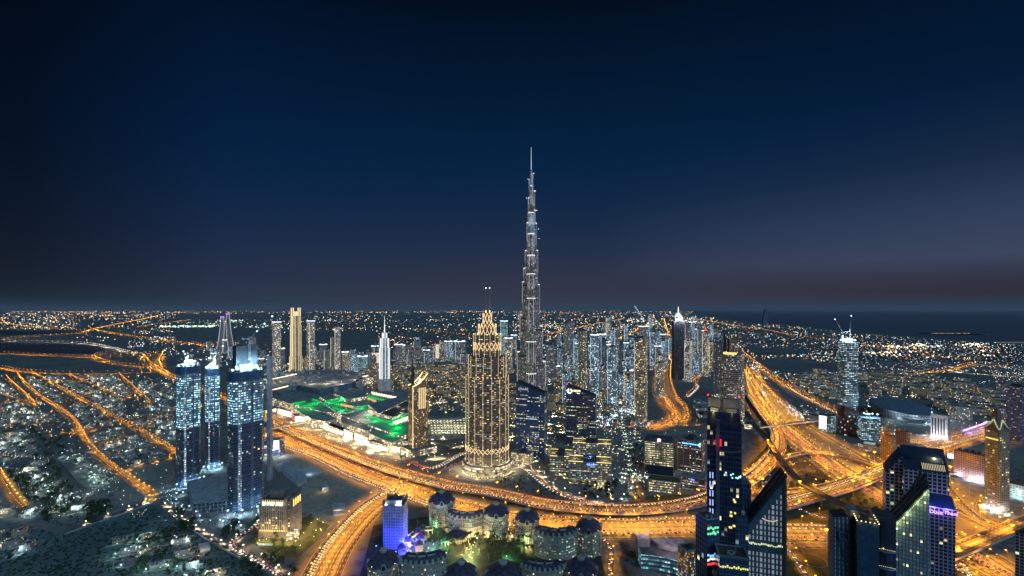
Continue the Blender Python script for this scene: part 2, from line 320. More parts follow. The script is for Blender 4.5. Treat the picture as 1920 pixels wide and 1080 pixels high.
def road(name, label, pts, w, z=0.0, mat=None, lamp=None, cars=None, px=True, pier=True, cat='road', glowk=1.0, curb=None):
    ZI[0] += 1; zr = z+.05+.012*ZI[0]
    P = smooth([Vector(G(*p, z)) if px else Vector(p) for p in pts]); nn = normals(P)
    mb = MB(); v = 0.0; h = w/2
    lim = []
    for i in range(len(P)-1):
        a, b = P[i], P[i+1]; l = (b-a).length; A = [a+nn[i]*h, a-nn[i]*h]; B = [b+nn[i+1]*h, b-nn[i+1]*h]
        q = [(0, v), (w, v), (w, v+l), (0, v+l)]
        mb.face([(A[0].x, A[0].y, zr), (A[1].x, A[1].y, zr), (B[1].x, B[1].y, zr), (B[0].x, B[0].y, zr)][::-1], 0, q[::-1])
        if z > 2:       # deck edge, soffit and parapet
            for s_ in (0, 1):
                n2 = nn[i]*(1 if s_ == 0 else -1); n3 = nn[i+1]*(1 if s_ == 0 else -1); o1, o2 = A[s_]+n2*.5, B[s_]+n3*.5
                for (p1, z1, p2, z2, p3, z3, p4, z4) in ((A[s_], zr, B[s_], zr, B[s_], zr+1.1, A[s_], zr+1.1), (A[s_], zr+1.1, B[s_], zr+1.1, o2, zr+1.1, o1, zr+1.1), (o1, zr+1.1, o2, zr+1.1, o2, zr-1.8, o1, zr-1.8)):
                    mb.face([(p1.x, p1.y, z1), (p2.x, p2.y, z2), (p3.x, p3.y, z3), (p4.x, p4.y, z4)], 1)
            mb.face([(A[0].x, A[0].y, zr-1.8), (A[1].x, A[1].y, zr-1.8), (B[1].x, B[1].y, zr-1.8), (B[0].x, B[0].y, zr-1.8)], 1)
        elif (w > 12 and a.y < 2500):
            for s_ in (0, 1):   # kerb
                n2 = nn[i]*(1 if s_ == 0 else -1); n3 = nn[i+1]*(1 if s_ == 0 else -1); o1, o2 = A[s_]+n2*.6, B[s_]+n3*.6
                mb.face([(A[s_].x, A[s_].y, zr+.14), (B[s_].x, B[s_].y, zr+.14), (o2.x, o2.y, zr+.14), (o1.x, o1.y, zr+.14)], 1)
                mb.face([(A[s_].x, A[s_].y, zr), (B[s_].x, B[s_].y, zr), (B[s_].x, B[s_].y, zr+.14), (A[s_].x, A[s_].y, zr+.14)], 1)
        v += l
    o = tag(mb.build(name, [mat or m_road, curb or m_curb]), label, cat, None, 'structure')
    # arc-length walk for lamps, cars and piers
    acc = [0.0]
    for i in range(len(P)-1): acc.append(acc[-1]+(P[i+1]-P[i]).length)
    def at(s_):
        i = 0
        lo, hi = 0, len(acc)-1
        while hi-lo > 1:
            m = (lo+hi)//2
            if acc[m] <= s_: lo = m
            else: hi = m
        t = (s_-acc[lo])/max(1e-6, acc[lo+1]-acc[lo]); p = P[lo].lerp(P[lo+1], t); n = nn[lo].lerp(nn[lo+1], t); return p, n
    if z > 2 and pier:
        key = (round(z), round(w))
        if key not in pier_me:
            q = MB(); q.box(0, 0, 0, min(4.5, w*.2), 2.2, z-3.2, 0); q.prism([(-w*.12, -1.2), (w*.12, -1.2), (w*.12, 1.2), (-w*.12, 1.2)], z-3.2, z-1.75, 0, 0, poly2=[(-w*.36, -1.2), (w*.36, -1.2), (w*.36, 1.2), (-w*.36, 1.2)]); pier_me[key] = q.mesh('pier', [m_conc])
        s_ = 20.0
        while s_ < acc[-1]-10:
            p, n = at(s_); link('pier', pier_me[key], o, (p.x, p.y, 0), atan2(n.y, n.x)); s_ += 38
    if lamp:
        for (off, sp, hh, watts, col, grp) in lamp:
            s_ = sp*.5; k = 0
            while s_ < acc[-1]:
                p, n = at(s_); q = p+n*off; d = q.y
                LAMPS.append((q.x, q.y, zr, atan2(n.y, n.x)+(pi if off > 0 else 0), hh, watts*glowk*(1.95 if col == SOD else 3.4), col, grp, off == 0)); s_ += sp*(1 if d < 2200 else 1.0+(d-2200)/5000.0)
    if cars:
        for (off, di, sp) in cars:
            s_ = R.random()*sp
            while s_ < acc[-1]:
                p, n = at(s_); q = p+n*(off+R.uniform(-.4, .4)); CARS.append((q.x, q.y, zr, atan2(n.y, n.x)+(pi if di > 0 else 0), label)); s_ += sp*(R.uniform(.95, 1.05) if sp < 10 else R.uniform(.6, 1.5))
    return o
def lanes(a, b, di, sp, n=4): return [(a+(b-a)*(i+.5)/n, di, sp) for i in range(n)]
PH = 40000
def hw(grp, w, sp=38, watts=PH, hh=17): return [(0, sp*.9, hh, watts*2.1, SOD, grp)] if w <= 30 else [(o_, sp*.9, hh, watts*1.45, SOD, grp) for o_ in (-w*.25, w*.25)]
def st(grp, w, sp=34, watts=7000, hh=11, col=SOD): return [(w/2+.6, sp, hh, watts, col, grp)]
road('elevated_highway', 'raised carriageway of the main highway in front of the office blocks', [(440, 760), (495, 783), (540, 803), (600, 829), (696, 866), (768, 890), (841, 909), (920, 922), (1015, 943), (1075, 950), (1127, 954), (1180, 955), (1250, 950), (1320, 936), (1400, 900), (1440, 866), (1459, 835), (1455, 805), (1430, 770), (1405, 738)], 30, 8, lamp=hw('lamps along the raised highway carriageway', 30, 40, 15000), cars=[(-12, 1, 5.6), (-5, 1, 9), (12, -1, 5.6), (5, -1, 30)])
road('highway', 'wide lower carriageways of the main highway', [(500, 812), (560, 838), (600, 851), (672, 886), (720, 904), (805, 934), (900, 960), (1000, 978), (1127, 986), (1200, 987), (1320, 985), (1474, 997), (1560, 1000), (1660, 1010), (1760, 1035), (1850, 1080)], 50, 0, lamp=hw('lamps along the lower highway carriageways', 50, 42, 19000), cars=[(-21, 1, 5.6), (-14, 1, 8), (20, -1, 5.6), (10, -1, 9), (-6, 1, 40), (5, -1, 40)])
road('service_road', 'service road below the highway by the domed resort', [(760, 918), (800, 945), (905, 982), (1010, 1003), (1127, 1006), (1200, 1006), (1320, 1006), (1470, 1022), (1560, 1024), (1640, 1032)], 15, 0, lamp=st('lamps along the service road below the highway', 15, 40, 9000), cars=lanes(-6, 6, 1, 158.4, 3))
road('frontage_road', 'frontage road above the highway by the mall', [(520, 800), (580, 824), (660, 858), (740, 888), (800, 897), (860, 893)], 9, 0, lamp=st('lamps along the mall frontage road', 9, 40, 6000), cars=lanes(-3, 3, 1, 95.04, 2))
road('slip_highway', 'broad curving road beside the blue lit tower', [(770, 912), (730, 930), (690, 958), (655, 995), (625, 1035), (600, 1085), (585, 1120)], 44, 0, lamp=hw('lamps along the broad curving road', 44, 36, 15000), cars=[(-15, 1, 5.6), (-11, 1, 5.6)]+lanes(3, 20, -1, 158.4, 4))
road('north_highway', 'straight highway with white headlight streams running to the far right bank', [(1395, 688), (1404, 708), (1422, 740), (1455, 784), (1503, 824), (1562, 868), (1642, 922), (1722, 972), (1832, 1034), (1920, 1088)], 40, 0, lamp=hw('lamps along the straight interchange highway', 40, 40, 16000), cars=lanes(-16, -5, -1, 5.6, 4)+lanes(3, 18, 1, 158.4, 4))
road('outer_carriageway', 'outer carriageway right of the straight highway', [(1408, 690), (1440, 735), (1485, 778), (1550, 822), (1640, 872), (1720, 918), (1800, 962), (1900, 1010), (1960, 1035)], 26, 0, lamp=hw('lamps along the outer carriageway', 26, 44, 13000), cars=lanes(-11, 11, 1, 158.4, 4))
road('inner_carriageway', 'inner carriageway left of the straight highway', [(1393, 700), (1402, 735), (1432, 780), (1478, 828), (1530, 868), (1590, 912)], 16, 0, lamp=st('lamps along the inner carriageway', 16, 40, 12000), cars=lanes(-6, 6, -1, 110.88, 3))
road('coast_road', 'long road with red tail lights left of the small construction tower', [(1390, 660), (1404, 673), (1452, 709), (1500, 738), (1568, 772), (1640, 800), (1705, 826), (1775, 850), (1860, 880)], 24, 0, lamp=hw('lamps along the road by the arena', 24, 44, 11000), cars=lanes(-10, -1, 1, 16, 3)+lanes(1, 10, -1, 87.12, 3))
road('avenue', 'avenue running from the interchange to the right edge', [(1640, 838), (1705, 832), (1760, 824), (1845, 806), (1930, 788)], 22, 0, lamp=hw('lamps along the avenue right of the interchange', 22, 40, 11000), cars=lanes(-9, 9, 1, 142.56, 4))
road('flyover', 'long double flyover crossing the interchange', [(1380, 972), (1474, 944), (1567, 918), (1619, 899), (1690, 872), (1755, 849), (1848, 820), (1930, 797)], 28, 10, lamp=hw('lamps along the double flyover', 28, 36, 13000), cars=[(-9, 1, 5.6), (9, -1, 5.6)]+lanes(-12, -2, 1, 79.2, 3)+lanes(2, 12, -1, 95.04, 3))
road('flyover', 'narrow upper flyover beside the double flyover', [(1385, 936), (1474, 921), (1526, 915), (1567, 905), (1620, 887), (1690, 860)], 12, 9, lamp=st('lamps along the narrow flyover', 12, 36, 11000), cars=lanes(-4, 4, 1, 118.8, 2))
road('overpass', 'overpass in the lower right corner', [(1690, 1075), (1778, 1038), (1853, 1008), (1905, 985), (1960, 965)], 20, 8, lamp=st('lamps along the corner overpass', 20, 34, 10000), cars=lanes(-8, 8, 1, 95.04, 3))
road('ramp', 'arched ramp bridge over the highway', [(1386, 906), (1438, 870), (1471, 857), (1521, 848), (1567, 851), (1606, 860), (1653, 876), (1700, 888)], 11, 7, lamp=st('lamps along the arched ramp bridge', 11, 34, 10000), cars=lanes(-3, 3, 1, 71.28, 2))
road('ramp', 'ramp running down beside the metro viaduct', [(1405, 932), (1430, 893), (1446, 876), (1475, 858), (1495, 845)], 10, 0, lamp=st('lamps along the ramp beside the viaduct', 10, 32, 11000), cars=lanes(-3, 3, 1, 55.44, 2))
road('ramp', 'ramp passing behind the sloped tower', [(1390, 962), (1418, 925), (1440, 898), (1462, 878), (1490, 866), (1530, 862)], 12, 0, lamp=st('lamps along the ramp behind the sloped tower', 12, 32, 11000), cars=lanes(-4, 4, -1, 79.2, 2))
lc = G(1526, 897); lr = 48*lc[1]/F
road('loop', 'round loop road in the middle of the interchange', [(lc[0]+lr*cos(a*pi/12), lc[1]+lr*.95*sin(a*pi/12)) for a in range(25)], 8, 0, px=False, lamp=st('lamps round the loop road', 8, 34, 9000), cars=lanes(-2, 2, 1, 158.4, 2))
lr2 = 24*lc[1]/F
road('garden_path', 'ring path in the middle of the loop', [(lc[0]-10+lr2*cos(a*pi/8), lc[1]+lr2*.9*sin(a*pi/8)) for a in range(17)], 3, 0, m_pave, px=False, cat='path')
road('ramp', 'outer ramp hugging the loop', [(1470, 955), (1470, 925), (1474, 905), (1482, 890), (1508, 877), (1547, 878), (1592, 896), (1640, 922)], 9, 0, lamp=st('lamps along the outer loop ramp', 9, 32, 10000), cars=lanes(-2.5, 2.5, 1, 87.12, 2))
road('ramp', 'low ramp under the double flyover', [(1480, 945), (1505, 958), (1541, 971), (1580, 974), (1650, 975)], 9, 0, lamp=st('lamps along the low ramp', 9, 32, 10000), cars=lanes(-2.5, 2.5, 1, 12, 2))
road('ramp', 'ramp at the bottom edge right of the sloped tower', [(1460, 1010), (1480, 1035), (1500, 1062), (1530, 1110)], 9, 0, lamp=st('lamps along the bottom ramp', 9, 30, 8000), cars=lanes(-2.5, 2.5, 1, 12, 2))
gc = G(1521, 1050); 
for r_, nm in ((16, 'large ring path on the bottom lawn'), (9, 'small ring path on the bottom lawn')):
    road('garden_path', nm, [(gc[0]-6*(r_ < 12)+r_*cos(a*pi/8), gc[1]+(0 if r_ > 12 else 20)+r_*sin(a*pi/8)) for a in range(17)], 1.6, 0, m_pave, px=False, cat='path')
gc = G(1630, 945)
for k_, r_ in enumerate((20, 14, 11)):
    road('garden_path', ('first', 'second', 'third')[k_]+' ring path on the lawn below the flyover', [(gc[0]-20+k_*30+r_*cos(a*pi/8), gc[1]+r_*sin(a*pi/8)) for a in range(17)], 1.6, 0, m_pave, px=False, cat='path')
road('ring_road', 'road curving round the foot of the peaked tower', [(1765, 900), (1780, 920), (1801, 945), (1840, 976), (1879, 990), (1930, 1000)], 13, 0, lamp=st('lamps round the foot of the peaked tower', 13, 32, 11000), cars=lanes(-4, 4, 1, 118.8, 2))
road('ring_road', 'inner road beside the peaked tower', [(1850, 930), (1836, 938), (1832, 955), (1850, 972), (1890, 985)], 9, 0, lamp=st('lamps on the inner road by the peaked tower', 9, 30, 9000))
road('ramp', 'ramp in the lower right corner below the overpass', [(1765, 1012), (1785, 1035), (1805, 1060), (1830, 1100)], 9, 0, lamp=st('lamps on the lower right ramp', 9, 30, 9000), cars=lanes(-2.5, 2.5, 1, 12, 2))
road('metro_viaduct', 'dark curving metro viaduct over the interchange', [(1398, 772), (1414, 797), (1434, 818), (1464, 862), (1495, 897), (1541, 927), (1583, 947), (1614, 958), (1720, 985)], 11, 18, plain('viaduct_deck', (.045, .048, .06), .8), cat='viaduct', curb=plain('viaduct_edge', (.12, .12, .14), .8))
road('boulevard', 'winding boulevard with white headlight streams in the tower district', [(1259, 648), (1251, 668), (1241, 693), (1236, 716), (1240, 738), (1252, 760), (1266, 777), (1262, 787), (1245, 796), (1215, 803)], 26, 0, lamp=hw('lamps along the winding boulevard', 26, 42, 17000), cars=lanes(-11, -3, -1, 5.6, 3)+lanes(2, 11, 1, 118.8, 3))
road('boulevard', 'orange road beside the winding boulevard', [(1262, 652), (1258, 675), (1254, 700), (1256, 722), (1264, 745), (1282, 765), (1285, 780), (1275, 795)], 14, 0, lamp=st('lamps on the orange road by the boulevard', 14, 32, 14000))
road('street', 'bright street behind the plot of low sheds', [(1290, 745), (1308, 727), (1306, 716), (1318, 704), (1340, 696)], 13, 0, m_street, lamp=st('lamps on the street behind the low sheds', 13, 34, 12000), cars=lanes(-4, 4, -1, 9, 3))
road('boulevard', 'curved white lit street below the tower cluster', [(1160, 722), (1176, 738), (1183, 752), (1177, 770), (1148, 787), (1115, 800), (1060, 812)], 20, 0, m_street, lamp=[(10, 30, 9, 5000, COOL, 'white lamps on the curved street below the tower cluster'), (-10, 30, 9, 5000, COOL, 'white lamps on the curved street below the tower cluster')], cars=lanes(-7, 7, -1, 55.44, 4))
road('street', 'straight street between the two office groups', [(1160, 790), (1168, 815), (1171, 840), (1174, 870), (1182, 905), (1175, 928), (1140, 946), (1080, 956)], 12, 0, m_street, lamp=[(6.5, 28, 8, 2000, (.8, 1, .8), 'pale lamps on the street between the office groups')], cars=lanes(-4, 4, 1, 71.28, 2))
road('street', 'slip road bending beside the office car park', [(1186, 895), (1190, 925), (1205, 943), (1240, 953)], 9, 0, m_street, lamp=st('lamps on the slip by the office car park', 9, 30, 6000))
road('street', 'crossing street in front of the sign topped towers', [(990, 800), (1060, 806), (1150, 803), (1240, 800), (1320, 797)], 14, 0, m_street, lamp=st('lamps on the street in front of the tower cluster', 14, 36, 9000), cars=lanes(-4, 4, 1, 55.44, 3))
road('street', 'street curving round the lattice crowned tower', [(955, 862), (985, 880), (1005, 896), (1028, 914), (1067, 933), (1119, 945)], 13, 0, m_street, lamp=[(7, 30, 9, 8000, WARM, 'lamps on the street round the lattice crowned tower')], cars=lanes(-5, -1, 1, 9, 2)+lanes(1, 5, -1, 7, 2))
road('street', 'jammed street left of the lattice crowned tower', [(756, 866), (775, 869), (800, 880), (822, 876), (850, 860), (872, 850)], 15, 0, m_street, lamp=st('lamps on the jammed street', 15, 40, 7000), cars=lanes(-6, 6, -1, 7.5, 4))
road('underpass_road', 'road diving under the highway left of the lattice crowned tower', [(806, 893), (835, 878), (866, 866), (880, 858)], 11, 0, m_street, cars=lanes(-3, 3, 1, 12, 2), cat='road')
# estate streets on the left
es = 'lamps along the estate streets'
for q, (nm, pts, w) in enumerate([
    ('street along the left edge of the estate', [(10, 706), (17, 714), (38, 733), (58, 752), (66, 765)], 11),
    ('main diagonal estate street', [(30, 700), (38, 711), (72, 743), (108, 766), (135, 786), (146, 802), (150, 808)], 14),
    ('second diagonal estate street', [(58, 699), (68, 705), (99, 721), (144, 746), (193, 773)], 14),
    ('third diagonal estate street', [(130, 703), (136, 708), (169, 722), (205, 738), (233, 749), (275, 748)], 12),
    ('fourth diagonal estate street', [(222, 701), (227, 707), (253, 731), (282, 757)], 12),
    ('cross street in front of the lit lot', [(282, 758), (241, 767), (203, 774), (190, 776)], 11),
    ('short estate street to the roundabout road', [(193, 773), (217, 786), (231, 793), (255, 806), (285, 822), (330, 850), (345, 865)], 11),
    ('street from the roundabout to the far towers', [(160, 810), (190, 803), (217, 797), (255, 789), (299, 779), (340, 770), (400, 760)], 13),
    ('short street on the left edge', [(-20, 761), (10, 759), (60, 756)], 9),
    ('street above the dark garden', [(-20, 806), (10, 803), (60, 798), (98, 796)], 11),
    ('street ending at the roundabout', [(80, 818), (105, 815), (136, 809), (146, 808)], 14),
    ('estate road below the roundabout', [(153, 813), (158, 823), (168, 839), (197, 867), (226, 888), (259, 910), (284, 927), (284, 936), (272, 941)], 13),
    ('wide street at the left edge', [(-8, 880), (4, 900), (15, 917), (31, 940), (45, 953)], 16),
    ('small cross street in the estate', [(82, 739), (110, 737), (125, 735)], 9), ('cross street near the top of the estate', [(20, 715), (40, 713), (72, 708)], 9), ('cross street below the broad orange road', [(104, 722), (135, 716), (150, 713)], 9), ('cross street between the second and third diagonals', [(152, 748), (180, 738), (203, 735)], 9), ('curving lane right of the third diagonal', [(236, 750), (256, 738), (262, 732)], 9), ('cross street above the roundabout', [(104, 765), (128, 757), (150, 750)], 9), ('cross street left of the main diagonal', [(60, 753), (80, 750), (84, 748)], 9), ('lane through the gardens right of the roundabout', [(172, 838), (205, 828), (240, 815)], 9), ('lane along the sand plot', [(230, 886), (262, 874), (322, 860)], 9), ('lane between the compounds beyond the sand plot', [(262, 808), (290, 798), (330, 790)], 9), ('lane crossing the far left blocks', [(0, 742), (30, 752), (52, 757)], 9)]):
    w *= .48; road('street', nm, pts, w, 0, m_street, lamp=st(es, w, 24, 9500, 8), cars=lanes(-w*.3, w*.3, 1, 237.6, 2))
rb_ = G(153, 811)
road('roundabout', 'roundabout in the middle of the estate', [(rb_[0]+24*cos(a*pi/8), rb_[1]+24*sin(a*pi/8)) for a in range(17)], 11, 0, m_street, px=False, lamp=[(7, 24, 9, 11000, SOD, es)], cat='roundabout')
road('street', 'pale street along the foot of the estate', [(284, 936), (272, 941), (233, 958), (202, 969), (156, 985), (119, 999)], 9, 0, m_street, lamp=[(6, 26, 5, 3500, (1, .8, .5), 'low lamps along the pale street')], cars=lanes(-3, 3, 1, 118.8, 2))
road('street', 'dim street along the top of the walled gardens', [(-20, 885), (0, 880), (78, 866), (166, 849), (200, 853)], 8, 0, m_street, lamp=[(5, 40, 8, 2500, COOL, 'cool lamps along the dim garden street')])
road('lane', 'lane between the walled gardens', [(104, 862), (120, 880), (140, 903), (160, 920)], 6, 0, m_street, cat='lane')
road('lane', 'curved lane under the garden trees', [(100, 975), (112, 985), (135, 985), (150, 975), (140, 965)], 6, 0, m_street, cat='lane')
road('street', 'street running along the building site wall to the brown hotel', [(300, 948), (345, 983), (404, 1020), (461, 1052), (540, 1090)], 7, 0, m_street, lamp=[(5, 24, 5, 2600, (1, .8, .55), 'small lamps along the site wall')])
road('street', 'access street with red and white traffic below the brown hotel', [(490, 975), (470, 995), (440, 1012), (434, 1024), (450, 1036), (480, 1050), (530, 1085)], 9, 0, m_street, cars=lanes(-3, -1, 1, 7, 1)+lanes(1, 3, -1, 7, 1), lamp=[(5.5, 40, 7, 2500, WARM, 'lamps by the access street of the brown hotel')])
road('lane', 'lane beside the resort at the bottom edge', [(1127, 1008), (1140, 1022), (1146, 1040), (1144, 1062), (1142, 1110)], 8, 0, m_street, cars=lanes(-2, 2, 1, 12, 2), lamp=st('lamps on the lane beside the resort', 8, 30, 6000), cat='lane')
# far roads
def far(nm, pts, w, sp=60, watts=40000, cars=None, grp=None, z=0.0, col=SOD):
    road('highway', nm, pts, w, z, None, lamp=[(w/2, sp, 14, watts, col, grp or 'lamps of the far highways')], pier=False, cars=cars)
far('far highway climbing to the left horizon', [(-30, 640), (0, 637), (60, 631.5), (120, 627.5), (154, 625), (173, 619.5), (205, 612), (241, 604.5), (277, 597), (306, 589.5)], 44, 45, 60000)
far('far road above the lagoon', [(-20, 604), (0, 606), (36, 611), (72, 616), (108, 618.5), (144, 620), (170, 621)], 30, 60, 40000)
far('far road right of the junction', [(176, 620), (200, 624), (240, 631), (300, 639), (340, 645), (400, 650)], 30, 60, 40000)
far('far road over the plain behind the stadium', [(260, 614), (300, 608), (330, 604), (360, 600)], 40, 70, 60000)
far('causeway of white lamps over the creek', [(-20, 640), (60, 641.5), (156, 645), (210, 655), (240, 662)], 26, 48, 16000, None, 'white lamps along the creek causeway', 0, (1, .93, .75))
far('road behind the creek bank', [(-20, 662.5), (0, 663.5), (46, 666), (110, 668.5), (178, 670.5), (265, 667)], 34, 46, 30000)
far('looped slip road of the far interchange', [(320, 702), (289, 691), (252, 686.5), (217, 682.5), (190, 676), (180, 670.5), (186, 665.5), (205, 662.8), (240, 663), (268, 667)], 16, 40, 22000)
far('slip road beyond the far loop', [(268, 676), (272, 670), (285, 666), (302, 662), (300, 670), (296, 680), (302, 690)], 14, 36, 22000)
far('highway passing behind the unfinished towers', [(262, 668), (267, 676), (276, 686), (292, 696), (325, 714), (400, 744), (440, 762), (500, 790)], 42, 42, 26000, lanes(-18, -2, 1, 95.04, 4)+lanes(2, 18, -1, 71.28, 4))
far('broad orange road along the top of the estate', [(-30, 690), (0, 692), (24, 697), (72, 701), (132, 702.5), (192, 702), (240, 700.8), (292, 698.5)], 30, 34, 24000)
far('far road behind the curved twin towers', [(300, 639), (330, 643), (370, 646), (398, 650), (372, 655)], 24, 60, 30000)
far('far orange road behind the lattice crowned tower', [(752, 617), (790, 620), (830, 624), (880, 629), (960, 631), (1010, 634)], 36, 60, 70000)
far('far orange road right of the tallest spire', [(1015, 632), (1060, 621), (1130, 606), (1172, 598)], 40, 60, 80000)
far('far orange road behind the cranes', [(1155, 642), (1172, 632), (1195, 622), (1216, 608), (1228, 592)], 40, 55, 60000)
far('far orange road left of the pyramid topped tower', [(1266, 645), (1256, 625), (1249, 607), (1246, 597)], 40, 55, 60000)
far('far diagonal highway along the coast', [(1300, 599), (1329, 603), (1385, 613), (1440, 621), (1476, 629), (1573, 642), (1660, 655), (1740, 666), (1820, 676)], 40, 55, 60000)
far('far street with orange lamps behind the dark plots', [(1700, 706), (1718, 702), (1755, 698), (1788, 694), (1838, 684), (1900, 690)], 26, 40, 26000)
far('lamp lined road to the right edge', [(1775, 694), (1800, 699), (1860, 704), (1930, 709)], 22, 34, 14000, None, 'pale lamps on the road to the right edge', 0, (1, .95, .6))
far('far road bounding the dark plot', [(1392, 668), (1420, 672), (1500, 672), (1560, 682)], 20, 60, 18000)
far('far road on the plain behind the golden tower', [(560, 614), (600, 617), (660, 618), (720, 616)], 30, 80, 40000)
far('far street along the horizon left of the tallest spire', [(520, 591), (640, 590.5), (760, 591), (880, 591)], 60, 220, 150000)
far('far street along the horizon right of the tallest spire', [(1020, 593), (1100, 592), (1180, 591), (1270, 594)], 60, 200, 150000)
# ---------------------------------------------------------------- landmark buildings
g_warm = glow('warm_light', (1, .68, .28), 3.0); g_gold = glow('gold_light', (1, .72, .38), 1.15); g_white = glow('white_light', (.95, .97, 1), 4.0)
g_cool = glow('cool_light', (.55, .85, 1), 5.0); g_blue = glow('blue_light', (.12, .25, 1), 4.0); g_red = glow('red_light', (1, .02, .03), 8.0)
g_green = glow('green_light', (.0, .55, .10), .85); g_purple = glow('purple_light', (.45, .25, 1), 3.0); g_shop = glow('shop_light', (1, .82, .52), 2.8); g_yel = glow('yellow_light', (1, .78, .16), 2.2)
f_glass = plain('blue_glass', (.02, .035, .06), .12, 0, .3, .05, .6)
def ring_path(poly, k): 
    n = len(poly); return [(x*k, y*k) for x, y in poly]
def text(body, size, mat, parent, loc, rot, name='sign', depth=.3, align='CENTER'):
    cu = bpy.data.curves.new('lettering', 'FONT'); cu.body = body; cu.size = size; cu.extrude = depth; cu.align_x = align; cu.align_y = 'CENTER'
    tmp = bpy.data.objects.new('tmp', cu); COL.objects.link(tmp); dg = bpy.context.evaluated_depsgraph_get()
    me = bpy.data.meshes.new_from_object(tmp.evaluated_get(dg)); bpy.data.objects.remove(tmp); bpy.data.curves.remove(cu)
    me.materials.clear(); me.materials.append(mat)
    o = bpy.data.objects.new(name, me); COL.objects.link(o); o.parent = parent; o.location = loc; o.rotation_euler = rot; return o
def obox(mb, t, u0, u1, v0, v1, z0, z1, mi=0, top=None):
    """box in the tower's own frame, in fractions of its footprint size"""
    s = t.s; mb.prism([(u0*s, v0*s), (u1*s, v0*s), (u1*s, v1*s), (u0*s, v1*s)], z0, z1, mi, mi if top is None else top, bottom=z0 > 1)
# ---- the tallest tower
def tallest():
    cx, cy = G(996, 755); t = Tw(); t.cy = cy
    root = thing('skyscraper', 'tallest tower of all, silver and stepped to a needle point', 'skyscraper', (cx, cy, 0), -atan2(cx, cy))
    Z = lambda y: H-(y-YH)*cy/F; m = cy/F
    fac = facade('tall_cladding', 2.6, 3.9, (.14, .15, .175), (.014, .018, .032), .20, (1, .8, .55), (1, .93, .85), .8, .20, .14, rough=.2, fr=.35)
    lit = glow('terrace_light', (1, .95, .84), 2.6); dk = plain('plant_floor', (.05, .05, .055), .5)
    W_ = {'left': (pi-pi/6, [(24.5, 661), (19.5, 591), (15.2, 529), (13, 503), (10.4, 470), (7.4, 418), (5.0, 372), (3.2, 337)]),
          'right': (pi/6, [(25, 679), (19.6, 612), (14.2, 534), (11.5, 470), (9.4, 419), (7.2, 395), (6.2, 359), (3.2, 326)]),
          'front': (-pi/2, [(22, 698), (18, 640), (15, 560), (12.5, 515), (10, 480), (8, 440), (6, 400), (4, 350)])}
    for nm, (ang, tiers) in W_.items():
        mb = MB(); lb = MB(); z0 = 0.0
        for ex, y in tiers:
            z1 = Z(y); Ln = ex*m/cos(pi/6); wd = min(15.0, 7+Ln*.22); ca, sa = cos(ang), sin(ang)
            cap = [(0, -wd), (Ln-wd*.9, -wd)]+[(Ln-wd*.9+wd*.9*sin(a*pi/6), -wd*cos(a*pi/6)) for a in range(1, 6)]+[(Ln-wd*.9, wd), (0, wd)] if Ln > wd else [(0, -wd*.7), (Ln, -wd*.35), (Ln, wd*.35), (0, wd*.7)]
            P = [(ca*x-sa*y_, sa*x+ca*y_) for x, y_ in cap]
            if z1-z0 > 60:
                mb.prism(P, z0, z1-14, 0, None); Q = [(p*.985, q*.985) for p, q in P]; mb.prism(Q, z1-14, z1-8, 1, None); mb.prism(P, z1-8, z1, 0, 1)
            else: mb.prism(P, z0, z1, 0, 1)
            tip = [(p*1.02, q*1.02) for p, q in P[1:-1]]
            for a, b in zip(tip, tip[1:]): lb.bar((a[0], a[1], z1+.8), (b[0], b[1], z1+.8), .9, 0)
            for j in range(1, len(P)-2):        # steel fins that stand proud of the glass
                mb.bar((P[j][0]*1.01, P[j][1]*1.01, z0), (P[j][0]*1.01, P[j][1]*1.01, z1), .7 if j % 3 else 1.2, 2)
            for j in ((len(P)-1)//2-1, (len(P)-1)//2+1):      # glowing strips added as silver highlights up the nose of each tier
                es_ = MB(); es_.bar((P[j][0]*1.03, P[j][1]*1.03, z1-(z1-z0)*.62), (P[j][0]*1.03, P[j][1]*1.03, z1), .55, 0); es_.build('edge_light', glow('edge_highlight', (.92, .95, 1), 1.05), root)
            # floodlights standing on the terrace of the tier below, washing the wall above
            if z0 > 0:
                q = Ln+13; k_ = (z1-z0)
                for sd_ in (-1, 1):
                    spot(WHITE, 14000+1250*k_, (ca*q-sa*sd_*wd*1.1, sa*q+ca*sd_*wd*1.1, z0+2), (-ca*.20, -sa*.20, 1), 44, root, 1.5)
            z0 = z1
            if lb.v: lb.build('terrace_light', lit, root); lb = MB()
        mb.build(nm+'_wing' if nm == 'front' else 'side_wing', [fac, dk, plain('steel_fin', (.5, .5, .51), .35, .3)], root)
    for dx, dy in ((-75, -70), (75, -70), (0, -95), (-95, 0), (95, 0)):
        spot(WHITE, 60000, (dx*1.3, dy*1.3, 8), (-dx*.75, -dy*.75, 100), 75, root, 2)
    mb = MB(); mb.lathe([(13, 0), (13, Z(400)), (8, Z(400)), (8, Z(350)), (4.5, Z(335)), (4.2, Z(322)), (2.4, Z(316)), (2.0, Z(300)), (1.1, Z(298)), (.8, Z(278))], 10, 0, cap=0)
    mb.build('core', [plain('spire_steel', (.62, .63, .66), .35, .4)], root)
    sp = MB(); sp.bar((0, -2.6, Z(330)), (0, -1.0, Z(280)), 1.3, 0, .9); sp.octa((0, 0, Z(277)), 1.6, 0); sp.build('spire', [glow('spire_light', (.80, .90, 1), 1.0)], root)
    for y, sgn in ((326, 1), (337, -1), (359, 1), (372, -1), (395, 1), (430, 1), (448, 1)):
        q = MB(); q.octa((sgn*(5+(y-320)*.09)*m*.9, -6, Z(y)), 1.0, 0); q.build('beacon_lamp', [g_white], root)
    pod = MB(); pod.lathe([(70, 0), (70, 14), (58, 14), (58, 22)], 18, 0, cap=1); pod.build('podium', [fac, m_roofl], root)
tallest()
